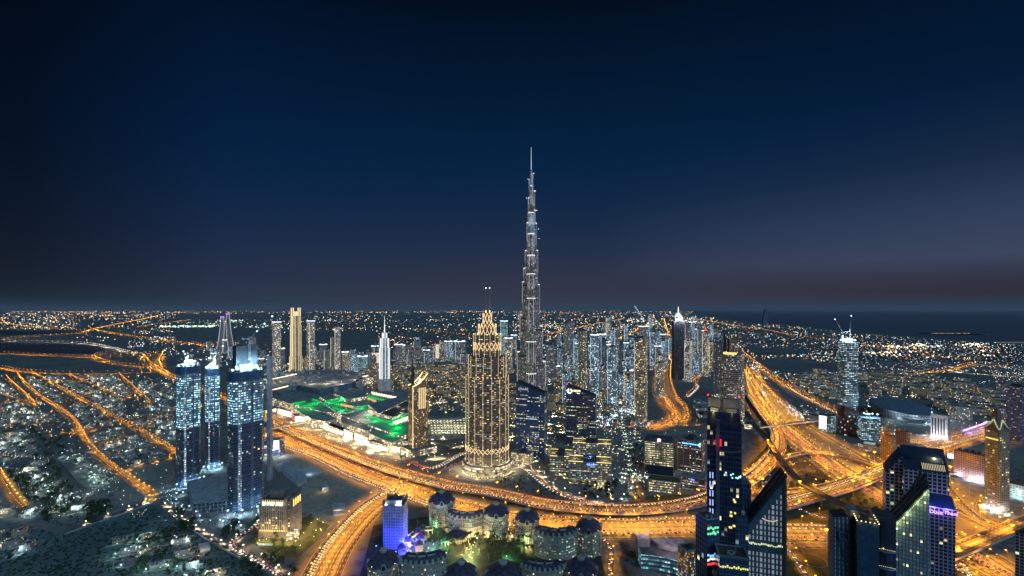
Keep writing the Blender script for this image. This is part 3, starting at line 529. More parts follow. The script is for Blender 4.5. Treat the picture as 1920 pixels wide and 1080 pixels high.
# ---- lattice crowned tower in the middle
def lattice():
    t = place('skyscraper', 'round gold ribbed tower with a lattice crown and twin needles', 'skyscraper', 874, 953, 705, 884, ngon(16, pi/16))
    fac = facade('ribbed_wall', 4.6, 3.5, (.14, .11, .09), (.014, .018, .03), .30, (1, .72, .32), (.6, .7, 1), 1.1, .12, .26, mixb=.14, fr=.5)
    r0 = t.s/2; fl = MB()
    rad = lambda x0, x1: r0*(x1-x0)/79.0
    tiers = [(874, 953, 705), (879, 949, 667), (889, 939, 627), (898, 930, 606), (907, 923, 586)]
    z0 = 0.0; k = 0
    for x0, x1, y in tiers:
        r = rad(x0, x1); z1 = t.z(y); n = 16
        if k < 3:
            mb = MB(); mb.lathe([(r, z0), (r, z1)], n, 0, ph=pi/16, cap=1); part(mb, 'shaft', [fac, m_roof], t)
            z = z0+7
            while z < z1-3: fb = MB(); fb.lathe([(r+.1, z), (r+.55, z), (r+.55, z+.5), (r+.1, z+.5)], n, 0, ph=pi/16); z += 7; part(fb, 'floor_band', [plain('bronze_band', (.16, .12, .08), .5)], t)
        rb2 = MB()
        for i in range(n):
            a = pi/16+2*pi*i/n; x, y_ = (r+.7)*cos(a), (r+.7)*sin(a)
            rb2.bar((x, y_, z0), (x, y_, z1+2), .5, 0)
        if k < 3: part(rb2, 'light_ribs', [g_gold], t)
        z0 = z1; k += 1
    def zig(x0, x1, ya, yb, n=32, wdt=1.0, cross=True):
        r = rad(x0, x1)+.9; za, zb = t.z(ya), t.z(yb); q = MB()
        for i in range(n):
            a, b = 2*pi*i/n, 2*pi*(i+1)/n; A = lambda an, z: (r*cos(an), r*sin(an), z)
            q.bar(A(a, za if i % 2 else zb), A(b, zb if i % 2 else za), wdt)
            if cross: q.bar(A(a, zb if i % 2 else za), A(b, za if i % 2 else zb), wdt)
        part(q, 'lattice_band', [g_gold], t)
    zig(874, 953, 831, 840, 32, .8); zig(879, 949, 704, 711, 32, .8); zig(889, 939, 641, 656, 20, .9); zig(898, 930, 607, 628, 14, .95); zig(907, 923, 587, 607, 8, .95)
    mb = MB(); mb.lathe([(rad(900, 928), t.z(627)), (rad(900, 928), t.z(612)), (rad(910, 920), t.z(606)), (rad(910, 920), t.z(590)), (.5, t.z(583))], 12, 0); part(mb, 'crown_core', [plain('crown_core', (.05, .045, .045), .6)], t)
    for x in (911.5, 918.5):
        q = MB(); dx = (x-914)*t.cy/F; q.bar((dx, 0, t.z(592)), (dx, 0, t.z(560)), 1.8, 0, 1.2); q.bar((dx, 0, t.z(560)), (dx, 0, t.z(541)), 1.2, 0, .7); part(q, 'needle', [plain('needle_steel', (.3, .24, .16), .5)], t)
        q = MB(); q.octa((dx, 0, t.z(540)), 1.2); part(q, 'needle_lamp', [g_white], t)
        for i in range(4):
            q = MB(); q.octa((dx+(i-1.5)*.1, -rad(898, 930)*.2, t.z(586-i)), 1.2); part(q, 'crown_lamp', [g_warm], t)
    for i in range(8):
        a = 2*pi*i/8; point(WARM, 9000, (rad(905, 925)*cos(a)*1.7, rad(905, 925)*sin(a)*1.7, t.z(604)), t.root)
        q = MB(); q.octa((rad(889, 939)*cos(a), rad(889, 939)*sin(a), t.z(626)), 1.3); part(q, 'ledge_lamp', [g_warm], t)
    mb = MB(); mb.lathe([(r0*1.18, 0), (r0*1.18, 9), (r0*1.02, 10)], 24, 0, cap=1); part(mb, 'podium', [facade('podium_wall', 4, 4.5, (.25, .21, .16), (.03, .03, .03), .8, (1, .8, .45), (1, .95, .85), 1.6, .1, .15), m_roofl], t)
    for i in range(10):
        a = -pi/2+(i-4.5)*.28; point(WARM, 9000, (r0*1.5*cos(a), r0*1.5*sin(a), 7), t.root)
lattice()
# ---- hotel with the curved sloping top
def curved_hotel():
    t = place('hotel_tower', 'brown hotel tower with a curved sloping top and one mast beside the mall', 'hotel', 765, 802, 712, 853, rect(.62), 28)
    fac = facade('brown_grid', 3.3, 3.3, (.27, .17, .10), (.018, .016, .014), .30, (1, .66, .24), (1, .8, .45), 1.5, .2, .24, fr=.7)
    s = t.s; zl, zr_ = t.z(722), t.z(700); n = 12; mb = MB()
    xs = [-.5+i/n for i in range(n+1)]; zz = [zl+(zr_-zl)*(i/n)**1.8 for i in range(n+1)]
    poly = [(x*s, -.31*s) for x in xs]+[(x*s, .31*s) for x in reversed(xs)]
    mb.prism(poly, 0, zl, 0, None, ztop=zz+zz[::-1]); part(mb, 'shaft', [fac], t)
    rf = MB()
    for i in range(n): rf.face([(xs[i]*s, -.31*s, zz[i]-3), (xs[i+1]*s, -.31*s, zz[i+1]-3), (xs[i+1]*s, .31*s, zz[i+1]-3), (xs[i]*s, .31*s, zz[i]-3)], 0)
    part(rf, 'roof', [m_roofl], t)
    for sy in (-.315, .315):
        rm_ = MB()
        for i in range(n): rm_.bar((xs[i]*s, sy*s, zz[i]+.4), (xs[i+1]*s, sy*s, zz[i+1]+.4), 1.2)
        part(rm_, 'roof_edge_light', [g_warm], t)
    fr_ = MB(); 
    for k in range(4): fr_.box((-.08+k*.13)*s, -.318*s, t.z(765), 2.0, .8, t.z(726)-t.z(765), 0)
    part(fr_, 'light_strip', [g_gold], t)
    q = MB(); q.bar((-.5*s, -.32*s, 4), (-.5*s, -.32*s, zl), 1.3); part(q, 'corner_light', [g_gold], t)
    q = MB(); q.box(-.40*s, -.1*s, zl-4, 5, 5, t.z(688)-zl+4); q.bar((-.40*s, -.1*s, t.z(688)), (-.40*s, -.1*s, t.z(668)), 1.6, 0, .7); part(q, 'mast', [m_dark], t)
    for dx in (-.2, .1, .35): point(WARM, 16000, (dx*s, 0, t.z(712)), t.root)
    q = MB(); q.box(0, -.1*s, 0, 1.7*s, 1.3*s, 14, 0, 1); part(q, 'podium', [facade('podium_wall', 4, 4.5), m_roofl], t)
curved_hotel()
# ---- white floodlit stepped hotel
def white_tower():
    t = place('hotel_tower', 'white floodlit stepped tower with a small spire behind the mall', 'hotel', 708, 734, 634, 734, chamf(.9, .2), 10)
    f = facade('floodlit_white', 3.6, 3.4, (.5, .5, .5), (.03, .035, .045), .35, (1, .85, .6), (.9, .95, 1), .9, .3, .25, rough=.3); s = t.s
    lt = glow('white_strip', (.93, .95, 1), 1.25); z0 = 0
    for k, (w, y) in enumerate(((1, 710), (.73, 652), (.62, 634), (.34, 624))):
        P = sc(chamf(.9, .2), w*s); z1 = t.z(y); mb = MB(); mb.prism(P, z0, z1, 0, 1); part(mb, 'shaft', [f, m_roofl], t)
        if k:
            lb = MB(); n = len(P)
            for i in range(n):
                for q_ in (.0, .5):
                    a, b = P[i], P[(i+1) % n]; x, y_ = a[0]+(b[0]-a[0])*q_, a[1]+(b[1]-a[1])*q_; lb.bar((x*1.02, y_*1.02, z0), (x*1.02, y_*1.02, z1), 1.5)
            part(lb, 'light_ribs', [lt], t)
        z0 = z1
    q = MB(); q.box(0, 0, t.z(624), 3, 3, t.z(610)-t.z(624)); q.bar((0, 0, t.z(610)), (0, 0, t.z(592)), 2.0, 0, .6); part(q, 'spire', [lt], t)
white_tower()
# ---- golden ribbed tower on the left
def golden():
    t = place('skyscraper', 'tall golden lit ribbed tower left of the mall', 'skyscraper', 543, 566, 592, 708, rect(.8), 20)
    f = facade('gold_wall', 3.4, 3.4, (.32, .27, .19), (.02, .02, .02), .25, (1, .75, .4), (1, .85, .6), .8, .25, .25); s = t.s; lt = glow('gold_strip', (1, .78, .42), 1.05)
    z0 = 0
    for w, y in ((1, 668), (.86, 610), (.78, 592)):
        mb = MB(); P = sc(rect(.8), w*s); z1 = t.z(y); mb.prism(P, z0, z1, 0, 1); part(mb, 'shaft', [f, m_roofl], t); lb = MB(); n = 4
        for i in range(n):
            a, b = P[i], P[(i+1) % n]
            for k in (0, .16, .34, .66, .84): x, y_ = a[0]+(b[0]-a[0])*k, a[1]+(b[1]-a[1])*k; lb.bar((x*1.02, y_*1.02, z0), (x*1.02, y_*1.02, z1), 1.5)
        part(lb, 'light_ribs', [lt], t); z0 = z1
    q = MB()
    for dx in (-.36, .36):
        for dy in (-.28, .28): q.box(dx*s, dy*s, t.z(592), .1*s, .1*s, t.z(577)-t.z(592))
    q.box(0, 0, t.z(592), .3*s, .3*s, t.z(584)-t.z(592)); part(q, 'crown', [lt], t)
golden()
# ---- pair of curved twin towers, far left
def curved_twin(x, ytop, ybase, lean, wd, lab):
    cx, cy = G(x, ybase); m = cy/F; root = thing('curved_tower', lab, 'skyscraper', (cx, cy, 0), -atan2(cx, cy)); Z = lambda y: H-(y-YH)*m
    mb = MB(); lb = MB(); n = 14; pr = None
    for i in range(n+1):
        f = i/n; z = Z(ybase)+(Z(ytop)-Z(ybase))*f; off = lean*m*(sin(f*pi*.5)-f*.2); w = wd*m*(1-.5*f*f)
        P = [(off-w/2, -w*.5), (off+w/2, -w*.5), (off+w/2, w*.5), (off-w/2, w*.5)]
        if pr: mb.prism(pr[0], pr[1], z, 0, None, ztop=[z]*4, poly2=P); [lb.bar((pr[0][k][0], pr[0][k][1]-.5, pr[1]), (P[k][0], P[k][1]-.5, z), 2.6) for k in (0, 1)]
        pr = (P, z)
    mb.face([(p[0], p[1], pr[1]) for p in pr[0]], 0)
    mb.build('shaft', [facade('curved_wall', 4, 4, (.2, .2, .22), (.03, .03, .04), .25, st=1.0)], root); lb.build('edge_lights', [glow('pale_edge', (.9, .92, 1), .7)], root)
    q = MB(); q.box(off, 0, pr[1], wd*m*.75, wd*m*.7, 3.0*m); q.build('crown', [glow('purple_crown', (.75, .35, 1), .8)], root)
curved_twin(411, 596, 661, 6, 9, 'left one of two curved twin towers with purple lit tops')
curved_twin(434, 590, 655, -7, 9, 'right one of two curved twin towers with purple lit tops and a tall cap')
# ---- unfinished blue lit towers on the left
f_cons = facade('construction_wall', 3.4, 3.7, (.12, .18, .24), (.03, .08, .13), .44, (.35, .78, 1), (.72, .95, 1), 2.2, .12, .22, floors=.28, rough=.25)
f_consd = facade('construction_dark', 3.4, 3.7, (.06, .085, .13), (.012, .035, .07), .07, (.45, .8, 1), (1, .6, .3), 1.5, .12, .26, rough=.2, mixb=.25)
def unfinished(lab, x0, x1, yt, ymid, yb, yaw, ratio, slab=None):
    t = place('unfinished_tower', lab, 'tower', x0, x1, yt, yb, chamf(ratio, .12), yaw); s = t.s; P = t.poly; zm = t.z(ymid)
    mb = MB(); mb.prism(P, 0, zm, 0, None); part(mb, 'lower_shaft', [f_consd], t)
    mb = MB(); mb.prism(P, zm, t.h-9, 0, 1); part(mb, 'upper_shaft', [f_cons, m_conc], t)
    fb = MB(); z = 8.0; n = len(P)
    while z < t.h-9:
        Q = sc(P, 1.018); fb.prism(Q, z, z+.7, 0, 0, bottom=True); z += 7.4
    part(fb, 'floor_slabs', [plain('blue_slab', (.10, .15, .2), .7)], t)
    for u0, v0, u1, v1, mt_ in ((-.40, -.505*ratio, -.30, -.49*ratio, 'lit'), (.02, -.507*ratio, .10, -.49*ratio, 'dark'), (.495, -.30*ratio, .507, -.18*ratio, 'lit'), (.495, .05*ratio, .508, .2*ratio, 'dark')):
        q = MB(); obox(q, t, u0, u1, v0-.004, v1+.02, 2, t.h-18, 0); part(q, 'stair_shaft' if mt_ == 'lit' else 'bare_wall', [facade('stair_lights', 3.0, 3.7, (.2, .25, .3), (.03, .06, .1), .62, (.7, .93, 1), (.95, 1, 1), 1.5, .2, .2) if mt_ == 'lit' else plain('bare_blue_concrete', (.13, .15, .19), .8)], t)
    cr = MB(); Q = sc(P, 1.03)
    cr.prism(Q, t.h-16, t.h-3, 0, None); part(cr, 'crown_screen', [plain('blue_screen', (.05, .12, .22), .5)], t)
    for i in range(n):
        a = P[i]; cols = MB(); cols.bar((a[0]*.9, a[1]*.9, t.h-9), (a[0]*.9, a[1]*.9, t.h+1), 1.4); part(cols, 'bare_column', [m_conc], t)
    cols = MB(); cols.box(0, 0, t.h-9, s*.35, s*.3*ratio, 16); part(cols, 'bare_core', [m_conc], t)
    for i in range(13):
        x, y = R.uniform(-.45, .45)*s, R.uniform(-.42, .2)*s*ratio; z = t.h+R.uniform(-3, 4)
        q = MB(); q.bar((x, y, t.h-9), (x, y, z), .3, 1); q.box(x, y, z, 3.0, 1.0, 2.2, 0); part(q, 'floodlight', [g_cool, m_dark], t)
    for x, y in ((-.3, -.3), (.3, -.3), (0, .1)): point((.45, .75, 1), 90000, (x*s, y*s*ratio, t.h+9), t.root)
    for k in range(5):
        a = -pi/2+(k-2)*.6; point((.4, .72, 1), 15000, (s*.75*cos(a), s*.75*sin(a), 7), t.root)
        q = MB(); q.bar((s*.75*cos(a), s*.75*sin(a), 0), (s*.75*cos(a), s*.75*sin(a), 8), .3, 1); q.box(s*.75*cos(a), s*.75*sin(a), 7.4, 2, 1.0, 1.2, 0); part(q, 'work_lamp', [g_cool, m_dark], t)
    return t
def crane(lab, x, y, base_z, mast, jib, ang, luff=35, lights=0):
    o = thing('tower_crane', lab, 'crane', (x, y, base_z), ang); m = plain('crane_steel', (.25, .25, .24), .6)
    q = MB()
    for a in (-1, 1):
        for b in (-1, 1): q.bar((a, b, 0), (a, b, mast), .5)
    k = 0
    while k < mast-2: q.bar((-1, -1, k), (1, -1, k+2.5), .3); q.bar((1, 1, k), (-1, 1, k+2.5), .3); q.bar((-1, 1, k), (-1, -1, k+2.5), .3); k += 2.5
    q.build('mast', [m], o)
    ca, sa = cos(radians(luff)), sin(radians(luff)); j = MB(); pr = None
    for i in range(17):
        f = i/16*jib; p = [(f*ca, -.8, mast+f*sa), (f*ca, .8, mast+f*sa), (f*ca-1.4*sa, 0, mast+f*sa+1.4*ca)]
        if pr:
            for a in range(3): j.bar(pr[a], p[a], .35); j.bar(pr[a], p[(a+1) % 3], .22)
        pr = p
    j.build('jib', [m], o); b = MB(); b.bar((0, 0, mast), (-9, 0, mast+2), 1.6); b.box(-9, 0, mast, 3, 2.4, 3); b.build('counterweight', [m_conc], o)
    c2 = MB(); c2.box(1.5, 1.6, mast-1, 2, 2, 2.2); c2.build('cab', [f_glass], o)
    for i in range(lights):
        f = (i+1)/lights*jib; q = MB(); q.octa((f*ca, 0, mast+f*sa+1), 1.1+y/1800*.7); q.build('jib_lamp', [g_cool], o)
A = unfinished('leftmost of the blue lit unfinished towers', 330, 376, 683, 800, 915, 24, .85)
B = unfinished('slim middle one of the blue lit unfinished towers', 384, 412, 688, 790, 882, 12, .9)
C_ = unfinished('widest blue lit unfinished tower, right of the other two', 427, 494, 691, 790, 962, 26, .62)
q = MB(); obox(q, C_, -.30, .42, .05, .28, C_.h-9, C_.z(648)); part(q, 'core_wall', [plain('core_wall', (.02, .028, .035), .7)], C_)
crane('luffing crane with a steep jib above the widest unfinished tower', C_.cx+2, C_.cy+6, C_.h, 44, 46, .5, 48, 3)
crane('crane with a low jib beside the leftmost unfinished tower', A.cx-6, A.cy+4, A.h, 12, 22, 2.4, 20, 2)
crane('crane standing on the slim unfinished tower', B.cx+2, B.cy+3, B.h, 16, 26, 1.0, 55, 1)
q = MB(); gx_, gy_ = G(500, 905); q.box(gx_-1, gy_+12, 0, 6, 8, H-(668-YH)*(gy_+12)/F, 0); o = tag(q.build('lift_tower', [plain('lift_grey', (.42, .40, .44), .7)]), 'bare grey concrete lift tower against the widest unfinished tower', 'lift tower')
# shared podium
P = [G(*p, 18) for p in ((352, 900), (425, 885), (432, 935), (362, 942))]
r_ = thing('car_park_podium', 'open sided concrete podium between the unfinished towers', 'podium', (0, 0, 0)); q = MB()
for k in range(4): q.prism(P, k*5, k*5+1.0, 0, 0, bottom=True)
q.prism([(P[0][0]+(x-P[0][0])*.9+1, P[0][1]+(y-P[0][1])*.9-1) for x, y in P], .5, 15.5, 1, None); q.build('deck', [plain('podium_concrete', (.26, .27, .29), .8), plain('podium_dark', (.04, .045, .06), .8)], r_)
q = MB()
for i in range(4):
    a, b = P[i], P[(i+1) % 4]
    for k in range(9): x, y = a[0]+(b[0]-a[0])*k/9, a[1]+(b[1]-a[1])*k/9; q.box(x, y, 0, 1.2, 1.2, 15)
q.build('columns', [plain('podium_concrete', (.26, .27, .29), .8)], r_)
# ---- brown hotel with lit letters
def brown_hotel():
    t = place('hotel', 'brown slab hotel with glowing letters along its top and a lit garden', 'hotel', 487, 566, 915, 1008, rect(.55), -30)
    s = t.s; wl = plain('brown_cladding', (.27, .20, .16), .7); fz = facade('hotel_rooms', 4.4, 3.4, (.10, .08, .07), (.012, .013, .018), .20, (1, .74, .30), (1, .85, .5), 2.2, .16, .2, fr=.7)
    h = t.h-10; q = MB(); obox(q, t, -.44, .40, -.27, .27, 8, h-2, 0, 1); part(q, 'room_block', [fz, m_roof], t)
    for u0, u1, v0, v1, dz in ((-.5, -.44, -.275, .275, 0), (.26, .36, -.30, .28, 2), (.40, .5, -.24, .275, 1)):
        q = MB(); obox(q, t, u0, u1, v0, v1, 0, h+dz, 0); part(q, 'end_wall', [wl], t)
    q = MB(); obox(q, t, -.30, .15, -.08, .2, h-2, h+8, 0); obox(q, t, .1, .4, 0, .24, h-2, h+5, 0); part(q, 'plant_room', [plain('plant_brown', (.15, .13, .14), .8)], t)
    fin = MB(); lf = MB()
    for i in range(11):
        u = -.42+i*.067; fin.box(u*s, -.285*s, 9, 1.0, 1.2, h-12, 0); lf.box(u*s+1.2, -.279*s, h-8.5, .8, .5, 7.5, 0)
    part(fin, 'fins', [plain('pale_fin', (.36, .30, .25), .7)], t); part(lf, 'top_lights', [glow('soft_yellow', (1, .74, .16), .9)], t)
    lf = MB()
    for i in range(4): lf.box(.503*s, (-.2+i*.12)*s, h-10, .5, 1.6, 9, 0)
    part(lf, 'side_top_lights', [g_yel], t)
    text('U I W AU', 6.5, g_white, t.root, (-.08*s, -.33*s, h-5.5), (pi/2, 0, 0), 'sign_letters', .4)
    q = MB(); obox(q, t, -.5, .42, -.36, -.27, 0, 9, 0, 1); part(q, 'base', [wl, plain('base_ledge', (.6, .52, .4), .7)], t)
    lf = MB()
    for i in range(12): lf.octa(((-.46+i*.075)*s, -.33*s, 9.6), .8)
    part(lf, 'ledge_lamps', [g_yel], t)
    q = MB(); obox(q, t, .40, .62, -.42, -.1, 0, 8, 0, 0); part(q, 'entrance', [facade('podium_wall', 4, 4.5), m_roofl], t)
    for i in range(5): point((1, .72, .25), 900, ((-.4+i*.17)*s, -.34*s-2, 12), t.root)
    for i in range(4): point((1, .74, .3), 500, ((-.35+i*.2)*s, -.34*s-3, h-3), t.root)
    for x, y in ((.7, -.3), (.85, 0), (.75, .3), (.3, -.6), (-.2, -.6), (.55, -.6)): point((1, .74, .32), 3500, (x*s, y*s, 6), t.root)
    q = MB(); q.box(-.05*s, -.72*s, .1, .42*s, .1*s, .5, 0); part(q, 'pool', [glow('pool_light', (.5, .8, .9), .5)], t)
brown_hotel()
# ---- the two glass office towers with sloping tops
def sloped_pair(lab, x0, x1, yl, yr, yb, yaw, fac, edge):
    t = place('office_tower', lab, 'office tower', x0, x1, yl, yb, rect(.55), yaw); s = t.s
    zl, zr_ = t.z(yl), t.z(yr); P = t.poly; q = MB(); q.prism(P, 0, zl, 0, 1, ztop=[zl, zr_, zr_, zl]); part(q, 'shaft', [fac, m_dark], t)
    q = MB()
    for k in range(15): x = -.5+k/14; q.bar((x*s, -.279*s, 1), (x*s, -.279*s, zl+(zr_-zl)*(x+.5)), .35)
    for a, b in ((0, 1), (1, 2), (2, 3), (3, 0)): za, zb = (zl if a in (0, 3) else zr_), (zl if b in (0, 3) else zr_); q.bar((P[a][0], P[a][1], za+.3), (P[b][0], P[b][1], zb+.3), 1.0)
    part(q, 'mullions', [edge], t); t.zl, t.zr = zl, zr_; return t
fb1 = facade('blue_office', 2.6, 3.9, (.03, .09, .20), (.02, .075, .18), .05, (1, .85, .4), (.55, .8, 1), 1.3, .06, .28, floors=.22, rough=.1, fr=.3)
t = sloped_pair('dark blue glass office tower with a sloping top and faint letters', 968, 1026, 716, 736, 862, -14, fb1, plain('blue_mullion', (.06, .10, .16), .4))
text('EMAAR', 6.5, glow('faint_letter', (.85, .9, 1), .6), t.root, (-.24*t.s, -.285*t.s, t.zl-13), (pi/2, 0, 0), 'sign_letters')
t = sloped_pair('dark glass office tower with a sloping top and a glowing ring logo', 1062, 1118, 722, 741, 836, -4, facade('dark_office', 2.6, 3.9, (.07, .075, .13), (.03, .04, .09), .05, (1, .9, .42), (.6, .95, .7), 1.3, .06, .30, floors=.34, rough=.12, fr=.3), plain('grey_mullion', (.10, .09, .12), .4))
s = t.s; q = MB(); cx_, cz_ = -.385*s, t.zl-11
for i in range(20):
    a, b = radians(-250+i*15.5), radians(-250+(i+1)*15.5); q.bar((cx_+4.6*cos(a), -.289*s, cz_+4.6*sin(a)), (cx_+4.6*cos(b), -.289*s, cz_+4.6*sin(b)), 1.7)
part(q, 'ring_logo', [glow('logo_light', (1, .88, .6), 4)], t)
text('BOON', 5.2, glow('letter_light', (1, .86, .55), 3), t.root, (-.13*s, -.29*s, t.zl-10.3), (pi/2, 0, 0), 'sign_letters'); text('ooo', 3.6, glow('letter_light', (1, .86, .55), 3), t.root, (-.08*s, -.29*s, t.zl-15.5), (pi/2, 0, 0), 'sign_letters')
q = MB(); q.octa((-.48*s, -.2*s, t.zl+3), 1.3); part(q, 'beacon', [g_red], t)
# ---- office blocks in the business park
fo_y = facade('office_yellow', 3.0, 4.0, (.23, .20, .16), (.03, .03, .03), .72, (1, .84, .42), (1, .92, .62), 1.25, .08, .26, floors=.1, fr=.7)
fo_m = facade('office_mixed', 3.0, 4.0, (.22, .19, .18), (.025, .025, .035), .32, (1, .85, .5), (.6, .95, .9), 1.2, .08, .28, floors=.22, fr=.7)
fo_p = facade('office_brown', 3.0, 4.2, (.24, .15, .13), (.03, .025, .03), .12, (1, .92, .78), (1, .8, .5), 1.2, .10, .32, floors=.5, fr=.7)
def office(lab, x0, x1, yt, yb, fac, yaw=0, ratio=.6, edge=True, plant=True, name='office_block'):
    t = place(name, lab, 'office block', x0, x1, yt, yb, rect(ratio), yaw); s = t.s; q = MB(); q.prism(t.poly, 0, t.h, 0, 1); part(q, 'walls', [fac, m_roofl], t)
    q = MB(); n = 4
    for i in range(4):
        a, b = t.poly[i], t.poly[(i+1) % 4]; q.bar((a[0], a[1], t.h+.5), (b[0], b[1], t.h+.5), 1.1)
    part(q, 'parapet', [m_conc], t)
    for k in range(5): q = MB(); q.box((-.5+k/4)*s, -ratio/2*s-.3, 0, 1.4, 1.0, t.h+1); part(q, 'stone_pier', [plain('stone_pier', (.36, .30, .24), .8)], t)
    if edge:
        q = MB()
        for a, b in ((-.5, -.16), (.16, .5)):
            q = MB(); q.bar((a*s, -ratio/2*s-1.2, t.h+1.3), (b*s, -ratio/2*s-1.2, t.h+1.3), .65); part(q, 'roof_edge_light', [g_yel], t); q = MB(); q.bar((a*s, ratio/2*s, t.h+1.5), (b*s, ratio/2*s, t.h+1.5), .5); part(q, 'roof_edge_light', [g_yel], t)
        for a in (-.35, .35): point((1, .75, .25), 3000, (a*s, 0, t.h+5), t.root)
    if plant:
        q = MB(); q.box(0, 0, t.h, s*.3, ratio*s*.7, 5); q.box(.05*s, -.1*s*ratio, t.h+5, s*.12, ratio*s*.3, 2.5); part(q, 'plant_room', [m_roof], t)
        q = MB()
        for k in range(6): q.box(R.uniform(-.42, .42)*s, R.uniform(-.3, .3)*ratio*s, t.h, R.uniform(2, 4), R.uniform(2, 4), 2.2)
        part(q, 'cooling_units', [m_roofl], t)
    return t
office('office block with lit roof edges, nearest of the three beside the curving street', 1031, 1073, 850, 886, fo_m, -3, 1.0)
t = office('wide office block with a glowing blue entrance sign', 1066, 1146, 862, 910, fo_m, 0, .42)
text('abc', 6, g_blue, t.root, (0, -.26*t.s, t.h-2), (pi/2, 0, 0), 'sign_letters'); q = MB(); q.octa((.09*t.s, -.25*t.s, t.h-2), 2.2); part(q, 'sign_disc', [g_blue], t); point((.15, .3, 1), 16000, (0, -.1*t.s, t.h+9), t.root)
q = MB(); q.box(0, -.24*t.s, 0, .96*t.s, 5, 8, 0); part(q, 'arcade', [fo_y, m_roofl], t)
office('office block behind the wide one with the blue sign', 1074, 1146, 828, 858, fo_m, 0, .36)
office('square office block with roof lights left of the curving street', 1000, 1034, 838, 856, fo_y, -20, .7)
t = office('office block with nearly all its windows lit yellow', 1209, 1263, 826, 893, fo_y, -2, .55, False)
q = MB(); q.box(0, 0, t.h, t.s*.9, t.s*.5, 7, 0); part(q, 'roof_house', [plain('blue_roof', (.06, .07, .11), .7)], t); q = MB(); q.box(0, -.29*t.s, t.h+2, 5, .6, 5); part(q, 'roof_sign', [glow('pink_sign', (1, .75, .8), 4)], t)
q = MB(); q.box(0, -.285*t.s, 0, t.s*.98, .8, t.h*.27); part(q, 'lower_glazing', [f_glass], t)
t = office('brown office block with a blue lit company sign', 1270, 1322, 822, 890, fo_p, -10, .8, False)
text('Standard Chartered', 3.6, glow('sign_blue', (.15, .5, 1), 4), t.root, (.04*t.s, -.42*t.s, t.h-5.5), (pi/2, 0, 0), 'sign_letters'); q = MB(); q.box(.06*t.s, -.405*t.s, t.h-8, .62*t.s, .5, 5); part(q, 'sign_board', [glow('sign_board', (.01, .07, .35), 1.0)], t)
q = MB(); q.bar((.39*t.s, -.42*t.s, t.h-8.5), (.42*t.s, -.42*t.s, t.h-3), 1.3); q.bar((.42*t.s, -.42*t.s, t.h-8.5), (.39*t.s, -.42*t.s, t.h-3), 1.3); part(q, 'sign_mark', [glow('sign_mark', (.2, .8, .8), 4)], t)
q = MB(); q.prism([(-.5*t.s, -.4*t.s), (-.5*t.s, .4*t.s), (-.62*t.s, .3*t.s), (-.62*t.s, -.3*t.s)][::-1], 0, t.h*.98, 0); part(q, 'side_stair', [plain('olive_wall', (.22, .20, .14), .8)], t)
t = office('low office car park with lit storeys in front of the yellow windowed block', 1216, 1276, 898, 928, fo_y, 0, .5, False, False, 'car_park')
q = MB(); q.box(0, 0, t.h, t.s*.9, t.s*.4, 1.2); part(q, 'roof_garden', [m_grass], t)
t = office('low office wing with a rounded corner in front of the brown block', 1276, 1324, 892, 924, fo_p, -6, .6, False, False)
text('abc', 4.5, g_blue, t.root, (.0, -.315*t.s, t.h-2.5), (pi/2, 0, 0), 'sign_letters')
office('low lit office block left of the lattice crowned tower plaza', 958, 1000, 848, 872, fo_y, -24, .5, False)
# ---- dark pyramid topped tower, and tower with the horned crown
def pyramid():
    t = place('skyscraper', 'dark tower with a lit pyramid roof and spire', 'skyscraper', 1260, 1284, 602, 712, rect(.9), 12); s = t.s
    q = MB(); q.prism(t.poly, 0, t.h, 0, 1); part(q, 'shaft', [facade('dark_grid', 3, 3.5, (.10, .09, .11), (.015, .015, .022), .05, (1, .8, .5), (.8, .9, 1), 1.0, .25, .25), m_roof], t)
    q = MB()
    for i in range(4):
        a, b = t.poly[i], t.poly[(i+1) % 4]
        for k in range(6): q.bar((a[0]+(b[0]-a[0])*k/6, a[1]+(b[1]-a[1])*k/6, 0), (a[0]+(b[0]-a[0])*k/6, a[1]+(b[1]-a[1])*k/6, t.h+2), 1.2)
    part(q, 'stone_fins', [plain('dusk_stone', (.16, .15, .17), .8)], t)
    q = MB(); P = sc(rect(.9), s*.7); z1 = t.z(594); q.prism(P, t.h, z1, 0, 0); q.prism(P, z1, t.z(585), 1, None, poly2=sc(P, .12)); part(q, 'pyramid_roof', [plain('roof_stone', (.4, .42, .42), .6), glow('roof_glow', (.8, 1, .95), 1.0)], t)
    q = MB(); q.bar((0, 0, t.z(586)), (0, 0, t.z(575)), 2.2, 0, .6); part(q, 'spire', [g_white], t)
    for a in (-.4, .4): point((.8, .95, 1), 60000, (a*s, -.6*s, t.h+6), t.root)
pyramid()
